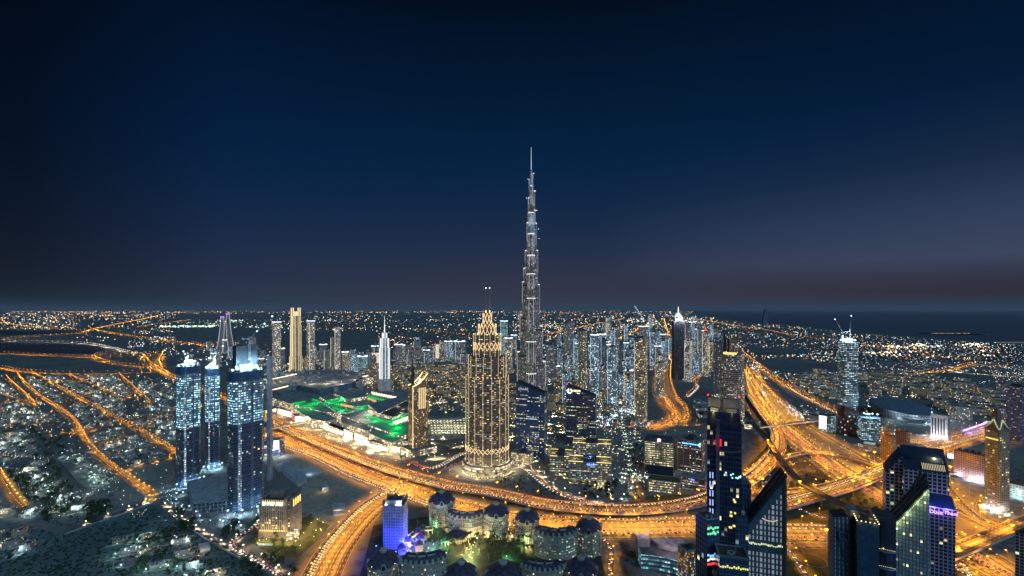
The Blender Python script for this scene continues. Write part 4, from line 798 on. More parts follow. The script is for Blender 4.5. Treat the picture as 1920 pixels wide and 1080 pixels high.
def horned():
    t = place('skyscraper', 'dark tower with curved balconies and a horned crown', 'skyscraper', 1351, 1389, 664, 800, chamf(.8, .22), 8); s = t.s; P = t.poly
    q = MB(); q.prism(P, 0, t.h, 0, 1); part(q, 'shaft', [facade('balcony_wall', 3.2, 3.6, (.07, .065, .07), (.015, .015, .02), .25, (1, .86, .6), (.85, .92, 1), 1.3, .15, .25, rough=.15), m_dark], t)
    b = MB(); z = 6
    while z < t.h-4:
        k = 1.05+.035*sin(z*.05); b.prism(sc(P, k), z, z+1.1, 0, 0, bottom=True); z += 5.4
    part(b, 'balconies', [plain('balcony_white', (.42, .40, .39), .7)], t)
    q = MB(); q.lathe([(.40*s, t.h), (.42*s, t.h+5), (.35*s, t.h+6)], 16, 0); part(q, 'crown_lights', [glow('crown_gold', (1, .75, .25), 1.2)], t)
    q = MB(); obox(q, t, -.08, .44, -.3, .3, t.h, t.z(626), 0, 1); part(q, 'upper_block', [facade('balcony_wall', 3, 3), m_dark], t)
    q = MB()
    for x0, top, w in ((-.36, 607, 7), (-.16, 615, 5)):
        pr = None
        for i in range(9):
            f = i/8; p = ((x0+.07*sin(f*4))*s, 0, t.h+(t.z(top)-t.h)*f)
            if pr: q.bar(pr, p, w*(1-f)+1.2, 0, w*(1-f-.12)+1.2)
            pr = p
    part(q, 'horns', [m_dark], t)
    q = MB()
    for k in range(5): obox(q, t, -.1+.02*k, .46, -.31, .31, t.h+8+k*7, t.h+8.8+k*7)
    part(q, 'crown_frames', [plain('crown_steel', (.2, .2, .21), .5)], t)
horned()
# ---- front row towers, lower right
def black_tower():
    cx, cy = G(1354, 752, 226); t = Tw(); d0 = 330.0
    X = lambda px, d: (px-960)/F*d
    zf = 300-(800-580)*d0/F; d1 = 348.0; z1 = 300-(770-580)*d1/F; d2 = 356.0; z2 = 300-(754-580)*d2/F
    root = thing('office_tower', 'black glass tower with a red lit top and open roof terraces', 'office tower', (X(1357, d0), d0, 0), -.42)
    xl = -11.0; xr = 11.5
    fk = facade('black_glass', 1.9, 3.6, (.08, .08, .13), (.02, .024, .05), .07, (1, .88, .5), (.45, .6, 1), .9, .08, .1, rough=.08, fr=.3)
    q = MB(); q.prism([(xl, 0), (xr, 0), (xr, 24), (xl, 24)], 0, zf, 0, 1, ztop=[zf, zf, z1-2, z1-2]); q.build('shaft', [fk, plain('violet_panel', (.05, .045, .07), .25)], root)
    q = MB(); q.prism([(-5.2, -1.4), (-2.6, -1.4), (-2.6, 0), (-5.2, 0)], 0, zf+5, 0); q.build('fin', [plain('grey_fin', (.16, .15, .17), .6)], root)
    for a, b in ((xl, -2), (0.5, xr)):
        q = MB(); q.prism([(a, 24), (b, 24), (b, 40), (a, 40)], 0, z1-6, 0, 1); q.box((a+b)/2, 38.5, z1-6, b-a, 3, 12, 2); q.box((a+b)/2, 35, z1-6, (b-a)*.7, 3.5, 5, 2); q.box((a+b)/2, 31, z1-6, (b-a)*.6, 2, 3.5, 2)
        q.build('roof_terrace', [fk, plain('terrace', (.20, .19, .13), .8), plain('terrace_wall', (.15, .14, .15), .7)], root)
    point((1, .95, .45), 2600, (-7, 27, z1-1), root); point((1, .9, .45), 900, (6, 27, z1-1), root)
    for x, y in ((xl, 39), (xr, 39)): q = MB(); q.octa((x, y, z1+8), .7); q.build('beacon', [g_red], root)
    q = MB(); q.box(-2.2, -1.0, zf-14, 1.4, .6, 5); q.build('red_sign', [glow('red_sign', (1, .02, .05), 1.2)], root); point((1, .03, .06), 350, (-5.5, -5, zf-12), root)
    q = MB()
    for i in range(12):
        a, b = pi*(1+i/12), pi*(1+(i+1)/12); q.bar((5+7*cos(a), -2+7*sin(a)*.7, zf-17+i*.2), (5+7*cos(b), -2+7*sin(b)*.7, zf-17+(i+1)*.2), .7)
    q.build('canopy_ring', [plain('grey_fin', (.16, .15, .17), .6)], root)
    q = MB()
    for k in range(13):
        for x in (-9, -7.2): q.box(x, -.35, zf-38-k*6.6, .8, .4, 4.2, 0)
    q.build('blue_lamps', [glow('blue_column', (.35, .5, 1), 1.2)], root)
    q = MB()
    for k in range(14): q.octa((R.uniform(-1, 11), -.6, zf-34+R.uniform(-2, 2)), .55)
    q.build('sky_lobby_lights', [glow('lobby_cyan', (.3, .75, 1), 3)], root)
    q = MB()
    for k in range(7): q.box(R.uniform(3, 9), -.4, zf-52-R.random()*22, R.uniform(.8, 2.4), .4, 1.3)
    for k in range(12): q.box(-.5+R.uniform(0, 12), -.4, zf-88+R.uniform(-1, 1), .9, .4, .9)
    q.build('yellow_windows', [glow('yellow_window', (1, .92, .25), 1.1)], root)
black_tower()
f_navy = facade('navy_glass', 2.2, 3.6, (.12, .17, .23), (.025, .05, .08), .05, (1, .92, .5), (.5, .8, 1), .9, .05, .06, rough=.1, fr=.3)
def block(name, lab, cat, x0, x1, yt, d, dp, rz=0, fac=None, top=None):
    """tower whose foot is below the picture: front at distance d, roof front edge at row yt"""
    t = Tw(); t.cy = d; xc = ((x0+x1)/2-960)/F*d; w = (x1-x0)/F*d; t.h = H-(yt-YH)*d/F; t.rz = -atan2(xc, d)*.55+rz
    t.root = thing(name, lab, cat, (xc, d, 0), t.rz); t.w, t.dp = w, dp; t.z = lambda y: H-(y-YH)*d/F
    if fac: q = MB(); q.prism([(-w/2, 0), (w/2, 0), (w/2, dp), (-w/2, dp)], 0, t.h, 0, 1); part(q, 'shaft', [fac, top or m_dark], t)
    return t
t = block('office_tower', 'dark glass tower with a curved roof right of the black red lit tower', 'office tower', 1383, 1407, 906, 345, 12, fac=f_navy)
q = MB(); w = t.w
for i in range(8): a, b = -.5+i/8, -.5+(i+1)/8; za, zb = (2.2*(1-4*a*a)), (2.2*(1-4*b*b)); q.face([(a*w, -.2, t.h+za), (b*w, -.2, t.h+zb), (b*w, t.dp, t.h+zb), (a*w, t.dp, t.h+za)]); q.face([(a*w, -.2, t.h-.5), (b*w, -.2, t.h-.5), (b*w, -.2, t.h+zb), (a*w, -.2, t.h+za)])
part(q, 'curved_roof', [plain('grey_fin', (.16, .15, .17), .6)], t)
t = block('office_tower', 'dark flat glass slab standing in front of the curved roof tower', 'office tower', 1380, 1402, 968, 325, 9, fac=f_navy)
q = MB(); q.box(0, 4, t.h, t.w*.6, 4, 2); q.bar((-t.w*.1, 4, t.h+2), (-t.w*.1, 4, t.h+7), .4); part(q, 'roof_plant', [m_conc], t)
t = block('office_tower', 'narrow dark tower with coloured neon on its left face', 'office tower', 1324, 1350, 974, 318, 12, .5, fac=f_navy)
q = MB(); w = t.w
for a, b in (((-w/2, 0), (w/2, 0)), ((-w/2, 0), (-w/2, 12)), ((w/2, 0), (w/2, 12))): q.bar((*a, t.h+.4), (*b, t.h+.4), .6)
part(q, 'roof_rail', [m_conc], t)
for k, (z, cl) in enumerate(((t.z(992), (.1, .8, .4)), (t.z(1002), (.1, .7, .35)), (t.z(1042), (.2, .5, 1)), (t.z(1050), (.9, .95, .7)), (t.z(1058), (1, .05, .08)))):
    q = MB(); 
    for i in range(5): q.box(-w*.42+i*w*.2, -.25, z+R.uniform(-.6, .6)+(w*.0), w*.14, .3, 1.4)
    part(q, 'neon_sign', [glow('neon_%s' % ('green', 'jade', 'azure', 'cream', 'scarlet')[k], cl, 1.6)], t)
t = block('office_tower', 'low dark tower with a rail round its roof at the bottom edge', 'office tower', 1351, 1402, 1046, 300, 15, fac=f_navy)
q = MB(); w = t.w
for a, b in (((-w/2, 0), (w/2, 0)), ((-w/2, 0), (-w/2, 15)), ((w/2, 0), (w/2, 15)), ((-w/2, 15), (w/2, 15))): q.bar((*a, t.h+.5), (*b, t.h+.5), .8)
part(q, 'roof_rail', [plain('rail_grey', (.2, .22, .24), .6)], t)
q = MB(); 
for i in range(13): q.box(-w*.45+i*w*.075, -.25, t.z(1066)+R.uniform(-.5, .5), w*.05, .3, R.uniform(.7, 1.4))
part(q, 'lit_windows', [glow('yellow_window', (1, .92, .25), 1.1)], t)
for o in [o for o in COL.objects if o.name.startswith('office_tower') and o.get('label', '').startswith(('dark flat glass', 'narrow dark', 'low dark'))]:
    sh = [c_ for c_ in o.children if c_.name.startswith('shaft')][0]; zt = max(v.co.z for v in sh.data.vertices)
    for k in range(5): q = MB(); q.box(R.uniform(-3, 3), R.uniform(2.5, 7), zt, R.uniform(.8, 1.8), R.uniform(.8, 1.8), R.uniform(.6, 1.6), 0); q.build('cooling_unit', [plain('unit_pale', (.3, .31, .33), .7)], o)
    q = MB(); q.bar((2.5, 7.5, zt), (2.5, 7.5, zt+5), .16); q.build('antenna', [m_conc], o)
# sloped (shard) tower
def shard():
    d = 330.0; X = lambda px: (px-960)/F*d; Z = lambda y: H-(y-YH)*d/F; xm = X(1438)
    root = thing('office_tower', 'grey tower with a steep diagonal roof and rows of white windows', 'office tower', (xm, d, 0), -.30)
    xl, xr, zl, za = X(1404)-xm, X(1471)-xm, Z(990), Z(888)
    cl = facade('slate_grid', 2.35, 3.7, (.045, .07, .085), (.55, .62, .72), 0.0, st=0, fx=.30, fy=.16, rough=.4, fr=.5)
    q = MB(); q.prism([(xl, 0), (xr, 0), (xr, 16), (xl, 16)], 0, zl, 0, 1, ztop=[zl, za, za, zl]); q.build('shaft', [plain('slate', (.10, .145, .175), .35, 0, .35, .25, .6), plain('slate_roof', (.07, .08, .09), .5)], root)
    win = MB(); lw = MB(); col = 0; x = xl+1.6
    while x < xr-2.2:
        wd = 1.5 if col % 3 == 0 else .75
        ztop = zl+(za-zl)*(x-xl)/(xr-xl)-6; z = ztop-(ztop % 3.9); k = 0
        while z > 30:
            if abs(z-Z(1022)) > 2.6: win.box(x, -.12, z-2.9, wd, .25, 2.6)
            z -= 3.9
        x += 2.55; col += 1
    win.build('windows', [glow('pale_window', (.62, .72, .85), .33)], root)
    x = xl+.8
    while x < xr-1: lw.box(x, -.15, Z(1023)+R.uniform(-.5, .5), R.uniform(.5, 1.0), .3, R.uniform(.6, 1.6)); x += 1.1
    lw.build('lit_storey', [glow('pale_yellow', (.95, 1, .6), .9)], root)
    q = MB(); q.bar((xl, -.4, zl+.4), (xr, -.4, za+.4), 1.3); q.bar((xl, 16, zl+.4), (xr, 16, za+.4), 1.3); q.bar((xl, 8, zl+.3), (xr, 8, za+.3), .8); q.build('roof_edge', [plain('slate_edge', (.03, .035, .045), .5)], root)
    q = MB(); q.prism([(xr-2.6, -.5), (xr-.9, -.5), (xr-.9, 0), (xr-2.6, 0)], 0, za-2, 0); q.build('corner_strip', [plain('bronze_glass', (.12, .07, .03), .15, 0, .3, .1, .6)], root)
    q = MB()
    for i in range(9): a, b = pi+.5+i*.22, pi+.5+(i+1)*.22; q.bar((2+6*cos(a), -.5, Z(968)+3*sin(a)), (2+6*cos(b), -.5, Z(968)+3*sin(b)), .35)
    q.build('curved_light', [glow('arc_light', (1, .85, .5), .9)], root)
shard()
# leaning steel gridded tower, fairy lit navy block and its balconied wing
def lean_grid():
    d = 300.0; X = lambda px: (px-960)/F*d; Z = lambda y: H-(y-YH)*d/F
    root = thing('office_tower', 'dark steel gridded tower with a leaning frame at the bottom edge', 'office tower', (X(1590), d, 0), -.38)
    xl, xr, z1 = X(1567)-X(1590), X(1611)-X(1590), Z(974); xm_ = xl+.55*(xr-xl)
    q = MB(); q.prism([(xl, 0), (xm_, 0), (xm_, 13), (xl, 13)], 0, z1, 0, 1, ztop=[z1, z1+1.5, z1+1.5, z1]); q.build('shaft', [facade('steel_slots', 2.2, 3.0, (.07, .09, .115), (.35, .42, .5), 0.0, st=0, fx=.34, fy=.12, rough=.4), m_dark], root)
    q = MB(); m2 = plain('grid_steel', (.13, .15, .18), .5)
    n = 22
    for i in range(n):
        f0, f1 = i/n, (i+1)/n; xo = lambda f: xm_+.5-4.5*(1-f)+4.0
        za, zb = Z(1090)+(z1-6-Z(1090))*f0, Z(1090)+(z1-6-Z(1090))*f1
        x0a = xl+1.5+(1-f0)*8; q.bar((x0a, -.6, za), (x0a+6.5, -.6, za), .35); q.bar((x0a, -.6, za), (xl+1.5+(1-f1)*8, -.6, zb), .45); q.bar((x0a+6.5, -.6, za), (xl+8+(1-f1)*8, -.6, zb), .6); q.bar((x0a+3.2, -.6, za), (xl+4.7+(1-f1)*8, -.6, zb), .3)
    q.build('leaning_frame', [m2], root)
    q = MB(); q.prism([(xm_+2, 6), (xr, 6), (xr, 16), (xm_+2, 16)], 0, Z(962), 0, 0); q.box((xm_+xr)/2, 5, Z(985), 4, 2, 5, 1); q.build('rear_shaft', [plain('slate', (.05, .075, .09), .35), m2], root)
    q = MB(); q.box(xl+5.5, -.8, Z(1000), 5.5, 1.4, .8); q.box(xl+5.5, -.8, Z(1012), 5.5, 1.4, .8); q.box(xl+3, -.8, Z(1011), .8, 1.4, 4.5); q.box(xl+8, -.8, Z(1011), .8, 1.4, 4.5); q.build('window_frame', [m2], root)
lean_grid()
def navy_block():
    t = block('apartment_tower', 'navy blue block with a string of fairy lights round its roof', 'apartment tower', 1611, 1644, 982, 290, 14, -.12, plain('navy_tile', (.05, .11, .175), .3, 0, .4, .3, .6), plain('roof_green_grey', (.06, .065, .06), .8)); w = t.w
    g = MB()
    for k in range(30): g.box(0, -.05, 40+k*5, w*.99, .12, .14)
    for k in range(8): g.box(-w/2+(k+.5)*w/8, -.05, 1, .12, .12, t.h-2)
    part(g, 'panel_joints', [plain('joint', (.09, .16, .23), .5)], t)
    q = MB()
    for a in range(14):
        p = [(-w/2+w*a/5, 0) for a in range(6)]+[(w/2, 14*(a+1)/4) for a in range(4)]+[(-w/2, 14*(a+1)/4) for a in range(4)]
    for x, y in p: q.octa((x, y, t.h+1.0), .33)
    part(q, 'fairy_lights', [glow('fairy_light', (1, .80, .35), 5)], t)
    for x, y in ((-w*.4, -1.2), (w*.35, -1.2), (w*.3, 10), (-w*.4, 10)): point((1, .8, .4), 160, (x, y, t.h+1.2), t.root, .2)
    q = MB(); q.box(-w*.1, 6, t.h, w*.4, 4, 2.2); q.bar((0, 3, t.h+.3), (w*.2, 8, t.h+3.5), .25); part(q, 'roof_plant', [m_dark], t)
    t2 = block('apartment_tower', 'dark block with lit balcony arcs right of the navy blue block', 'apartment tower', 1645, 1676, 972, 294, 16, -.12, plain('night_wall', (.05, .06, .095), .35, 0, .3, .2, .5), m_roof); w = t2.w
    for z in (t2.z(1034), t2.z(1066)):
        q = MB()
        for i in range(10):
            a, b = -.5+i/10, -.5+(i+1)/10; ya, yb = -2.4*(1-4*a*a), -2.4*(1-4*b*b)
            q.face([(a*w, ya, z), (b*w, yb, z), (b*w, yb, z+1.2), (a*w, ya, z+1.2)]); q.face([(a*w, ya, z), (b*w, yb, z), (b*w, 0, z), (a*w, 0, z)])
        part(q, 'balcony', [plain('balcony_pale', (.35, .33, .35), .7)], t2)
        q = MB(); q.box(.12*w, -.2, z-6, w*.5, .3, 5); part(q, 'blue_panel', [plain('blue_panel', (.07, .09, .2), .4)], t2)
        q = MB(); [q.octa((a*w*.09-.4*w, -1.6, z+1.8), .22) for a in range(10)]; part(q, 'balcony_lights', [glow('dim_lamp', (1, .9, .7), 1.5)], t2)
    q = MB(); q.box(-.1*w, -.3, 1, w*.25, .4, t2.h-3); part(q, 'dark_recess', [m_dark], t2)
    q = MB(); [q.octa((x*w, -.9, t2.z(1028)), .5) for x in (-.42, -.12)]; part(q, 'globe_lamp', [glow('amber', (1, .55, .1), 2.0)], t2)
navy_block()
# twin slab hotel with the diagonal roofs
def twin_slab():
    d = 430.0; X = lambda px: (px-960)/F*d; Z = lambda y, dd=d: H-(y-YH)*dd/F
    root = thing('hotel_tower', 'blue glass hotel of leaning slabs with diagonal roofs and a violet sign', 'hotel', (X(1739), d, 0), -.55)
    fg = facade('slab_grid', 3.4, 3.4, (.60, .50, .52), (.03, .028, .04), .03, (1, .7, .3), (.6, .9, .4), 1.0, .13, .13, rough=.12, fr=.6)
    nav = plain('navy_roof', (.022, .035, .07), .3, 0, .3, .2, .6); w = 40.0
    zt, zb = Z(868), Z(848)
    # rear slab: front and back walls, roof sloping up from each long side to a slot
    q = MB(); q.prism([(-17, 0), (15, 0), (15, 20), (-17, 20)], 0, zt, 0, None, ztop=[zt-8, zt-8, zt+10, zt+10]); q.face([(-17, 0, zt-8), (15, 0, zt-8), (15, 7, zt-1), (-17, 7, zt-1)], 1); q.face([(-17, 13, zt+3), (15, 13, zt+3), (15, 20, zt+10), (-17, 20, zt+10)], 1); q.face([(-17, 7, zt-9), (15, 7, zt-9), (15, 13, zt-9), (-17, 13, zt-9)], 1); q.face([(-17, 13, zt-9), (15, 13, zt-9), (15, 13, zt+3), (-17, 13, zt+3)], 1)
    for x in (-17, 13): q.prism([(x, 6.8), (x+2, 6.8), (x+2, 13.2), (x, 13.2)], zt-9, zt, 1, 1, ztop=[zt-1, zt-1, zt+3, zt+3])
    q.build('rear_slab', [fg, nav], root)
    q = MB()
    for x in (-1, ): q.box(x, -.4, 1, 1.6, .8, zt-9, 0)
    q.build('centre_strip', [nav], root)
    q = MB()
    for i in range(14): q.bar((-3+i*1.2, 1.2, zt-6.4), (-3+i*1.2, 5.8, zt-1.9), .35)
    q.build('roof_lights', [glow('roof_glint', (1, .82, .5), .8)], root)
    point((1, .85, .4), 4000, (8, 10, zt+1), root)
    # left wing seen end on
    q = MB(); q.prism([(-30, 6), (-17.2, 6), (-17.2, 22), (-30, 22)], 0, zt-10, 0, 1, ztop=[zt-16, zt+2, zt+8, zt-12]); q.build('left_wing', [fg, nav], root)
    # low right wing with the sign
    z3 = Z(934, d-8)
    q = MB(); q.prism([(-3, -10), (17, -10), (17, -.6), (-3, -.6)], 0, z3, 0, None, ztop=[z3-7, z3-7, z3+2, z3+2]); q.face([(-3, -10, z3-7), (17, -10, z3-7), (17, -.6, z3+2), (-3, -.6, z3+2)], 1); q.build('right_wing', [facade('slab_grid_violet', 3.0, 3.3, (.5, .40, .5), (.03, .025, .045), .04, (1, .6, .3), (.5, .4, 1), 1.0, .14, .14), plain('cobalt_roof', (.02, .04, .16), .3)], root)
    text('Dusit', 4.3, g_purple, root, (4.0, -10.4, z3-11.8), (pi/2, 0, 0), 'sign_letters'); text('Thani', 4.3, g_purple, root, (14.0, -10.4, z3-10.6), (pi/2, 0, 0), 'sign_letters')
    for x in (2, 12): point((.35, .3, 1), 2600, (x, -13, z3-7), root)
    q = MB(); [q.octa((x, 1.5-.4, zt-38+x*.3), .9) for x in (3, 7, 9, 13)]; q.build('green_lamp', [glow('lime', (.35, 1, .05), 2.0)], root)
twin_slab()
def glass_wedge():
    d = 330.0; X = lambda px, dd=330.0: (px-960)/F*dd; Z = lambda y, dd=330.0: H-(y-YH)*dd/F
    root = thing('office_tower', 'faceted glass tower with a long diagonal green lit roof at the bottom edge', 'office tower', (X(1697), d, 0), -.62)
    w = 26.0; zl, zr_ = Z(1000), Z(902); q = MB()
    P = [(-w/2, 0), (w/2, 0), (w/2, 16), (-w/2, 16)]
    q.prism(P, 0, zl, 0, None, ztop=[zl-8, zr_-2, zr_+4, zl-2]); q.build('shaft', [facade('mosaic_glass', 1.9, 2.8, (.26, .26, .17), (.42, .43, .55), .07, (1, .92, .5), (.8, .95, .5), 1.1, .2, .12, rough=.2, fr=.35)], root)
    q = MB(); q.face([(-w/2, 0, zl-8), (w/2, 0, zr_-2), (w/2, 16, zr_+4), (-w/2, 16, zl-2)]); q.build('roof', [plain('green_black_roof', (.03, .045, .045), .4)], root)
    q = MB()
    for k in (.33, .66): q.bar((-w/2, 16*k, zl-8+6*k+.3), (w/2, 16*k, zr_-2+6*k+.3), .7)
    q.bar((-w/2, 0, zl-7.6), (w/2, 0, zr_-1.6), 1.0); q.bar((-w/2, 16, zl-1.6), (w/2, 16, zr_+4.4), 1.0); q.build('roof_ribs', [plain('rib_grey', (.16, .18, .18), .5)], root)
    g = MB()
    for i in range(34): f = i/34; g.box(-w/2+w*f, -.5, zl-8+(zr_-2-zl+8)*f-1.0, .3, .3, .8)
    g.build('roof_edge_lights', [glow('lime_white', (.85, 1, .45), 1.6)], root)
    for f in (.15, .35, .55, .75, .92): point((.7, 1, .45), 420, (-w/2+w*f, -2.5, zl-8+(zr_+6-zl)*f-1), root, .3)
    q = MB(); q.bar((w*.28, 8, zr_-4), (w*.36, 8, zr_+9), 1.4); q.bar((w*.36, 8, zr_+9), (w*.3, 8, zr_+13), 1.1); q.bar((w*.1, 8, zr_-10), (w*.36, 8, zr_+6), .8); q.build('roof_crane', [m_dark], root)
glass_wedge()
# ---- right side
def peaked():
    t = place('apartment_tower', 'tan tower with a chevron peaked crown near the right edge', 'apartment tower', 1847, 1893, 806, 962, rect(.85), -38); s = t.s
    q = MB(); q.prism(t.poly, 0, t.h, 0, 1); part(q, 'shaft', [facade('tan_wall', 3.2, 3.4, (.34, .25, .18), (.03, .028, .025), .16, (1, .82, .3), (.75, 1, .9), 1.4, .16, .26, fr=.8), m_roofl], t)
    q = MB()
    for z0 in range(8, int(t.h-20), 7):
        q.box(.0, -.43*s, z0, s*.28, 1.6, 1.0); q.box(.505*s, 0, z0, 1.6, s*.26, 1.0)
    part(q, 'balconies', [plain('tan_balcony', (.4, .31, .24), .8)], t)
    z1, z2 = t.z(787), t.z(766); q = MB(); P = t.poly
    q.prism(P, t.h, z1, 0, None, poly2=sc(P, .55)); q.prism(sc(P, .55), z1, t.z(775), 0, 0, poly2=sc(P, .42)); q.prism(sc(P, .36), t.z(775), z2, 0, 0, poly2=sc(P, .2)); part(q, 'crown', [plain('crown_stone', (.28, .2, .17), .8)], t)
    q = MB(); b = MB()
    for k in range(3):
        f = k*.16
        for x_, ax in ((-1, 0), (1, 0), (-1, 1), (1, 1)):
            p0 = (x_*.46*s*(1-f*.4), -.44*s*(1-f*.45), t.h+1+f*10); p1 = (0, -.36*s*(1-f), t.h+12+f*26)
            if ax: p0 = (.51*s*(1-f*.45), x_*.4*s*(1-f*.4), t.h+1+f*10); p1 = (.42*s*(1-f), 0, t.h+12+f*26)
            (q if k == 1 else b).bar(p0, p1, 1.2)
    part(q, 'chevron_lights', [glow('chevron_green', (.75, 1, .6), .55)], t); part(b, 'chevrons', [plain('chevron_tan', (.45, .34, .27), .7)], t)
    q = MB(); q.box(0, -.435*s, t.h-14, s*.8, .8, 2.2); part(q, 'lit_band', [glow('lit_band', (1, .85, .15), 1.0)], t)
    for dx in (-.5, .1): q = MB(); q.box(dx*s, -.5*s, 0, 5, 2, 4); part(q, 'entrance_light', [g_cool], t)
    for x, y in ((-.3, -.8), (.4, -.75), (.8, -.2)): point((.8, .9, 1), 9000, (x*s, y*s, 5), t.root)
peaked()
def arena():
    cx, cy = G(1690, 779); m = cy/F; root = thing('arena', 'dark round arena with a slanted drum roof', 'arena', (cx, cy, 0)); r = 46*m
    q = MB(); n = 40; z0 = 0
    for i in range(n):
        a, b = 2*pi*i/n, 2*pi*(i+1)/n; A = lambda an, rr, z: (rr*cos(an), rr*sin(an)*1.15, z); H_ = lambda an: 27+9*sin(an)
        q.face([A(a, r*.92, 0), A(b, r*.92, 0), A(b, r, H_(b)), A(a, r, H_(a))], 0, [(a*r, 0), (b*r, 0), (b*r, 30), (a*r, 30)]); q.face([A(a, r, H_(a)), A(b, r, H_(b)), A(b, r*.9, H_(b)+1.5), A(a, r*.9, H_(a)+1.5)], 1); q.face([A(a, r*.9, H_(a)+1.5), A(b, r*.9, H_(b)+1.5), (0, 0, 33)], 1)
    q.build('drum', [facade('arena_skin', 7, 5, (.10, .11, .13), (.22, .24, .27), .03, (.8, .9, 1), (.8, .9, 1), .7, .28, .3, rough=.5), plain('arena_roof', (.14, .19, .24), .6)], root)
    q = MB(); q.box(-r*.3, -r*1.05, 0, r*1.1, r*.5, 9, 0); q.build('forecourt', [plain('arena_deck', (.16, .17, .18), .8)], root)
    for a in (-2.4, -1.9, -1.3, -.7): point((.6, .85, 1), 30000, (r*1.3*cos(a), r*1.3*sin(a), 14), root)
arena()
def con_right():
    t = place('unfinished_tower', 'tall unfinished tower with cool lit floors right of the interchange', 'tower', 1571, 1609, 642, 818, chamf(.9, .2), 20); s = t.s; P = t.poly; zm = t.z(760)
    q = MB(); q.prism(P, 0, zm, 0, None); part(q, 'lower_shaft', [facade('bronze_skin', 3.2, 4, (.10, .08, .08), (.035, .025, .025), .04, (1, .7, .4), (.6, .9, 1), 1.0, .1, .1, rough=.2)], t)
    q = MB(); q.prism(P, zm, t.h, 0, 1); part(q, 'upper_shaft', [facade('cool_floors', 3.6, 4.2, (.10, .13, .15), (.03, .06, .08), .45, (.55, .88, 1), (.85, 1, 1), 1.15, .12, .24, floors=.3), m_conc], t)
    q = MB(); z = zm
    while z < t.h: q.prism(sc(P, 1.03), z, z+.9, 0, 0, bottom=True); z += 8.4
    part(q, 'floor_slabs', [plain('blue_slab', (.10, .15, .2), .7)], t)
    for i in range(6):
        a = pi+i*pi/5; q = MB(); x, y = .42*s*cos(a), .42*s*sin(a); q.bar((x, y, t.h), (x, y, t.h+5), .6, 1); q.octa((x, y, t.h+6), 1.8, 0); part(q, 'floodlight', [g_cool, m_dark], t)
    q = MB(); q.box(0, 0, t.h, s*.4, s*.35, t.z(634)-t.h); part(q, 'core_wall', [m_conc], t)
    for x in (-.3, .3): point((.5, .8, 1), 110000, (x*s, -.3*s, t.h+10), t.root)
    crane('left one of two thin cranes on the cool lit unfinished tower', t.cx-9, t.cy+5, t.h, 24, 34, 2.2, 62, 1); crane('right one of two thin cranes on the cool lit unfinished tower', t.cx+9, t.cy+5, t.h, 26, 40, .8, 66, 1)
    t = place('unfinished_block', 'short unfinished block with bright work lights left of the arena', 'tower', 1608, 1652, 782, 828, rect(.8), 15); s = t.s; q = MB(); q.prism(t.poly, 0, t.h, 0, 1); part(q, 'walls', [facade('cool_floors', 3.6, 4.2), m_conc], t)
    q = MB(); z = 4
    while z < t.h: q.prism(sc(t.poly, 1.04), z, z+.9, 0, 0, bottom=True); z += 4.2
    part(q, 'floor_slabs', [plain('blue_slab', (.10, .15, .2), .7)], t)
    for i in range(5): q = MB(); x, y = R.uniform(-.4, .4)*s, R.uniform(-.35, .3)*s; q.bar((x, y, t.h), (x, y, t.h+8), .5, 1); q.octa((x, y, t.h+9), 1.9, 0); part(q, 'floodlight', [g_cool, m_dark], t); point((.5, .8, 1), 18000, (x, y-2, t.h+9), t.root)
con_right()
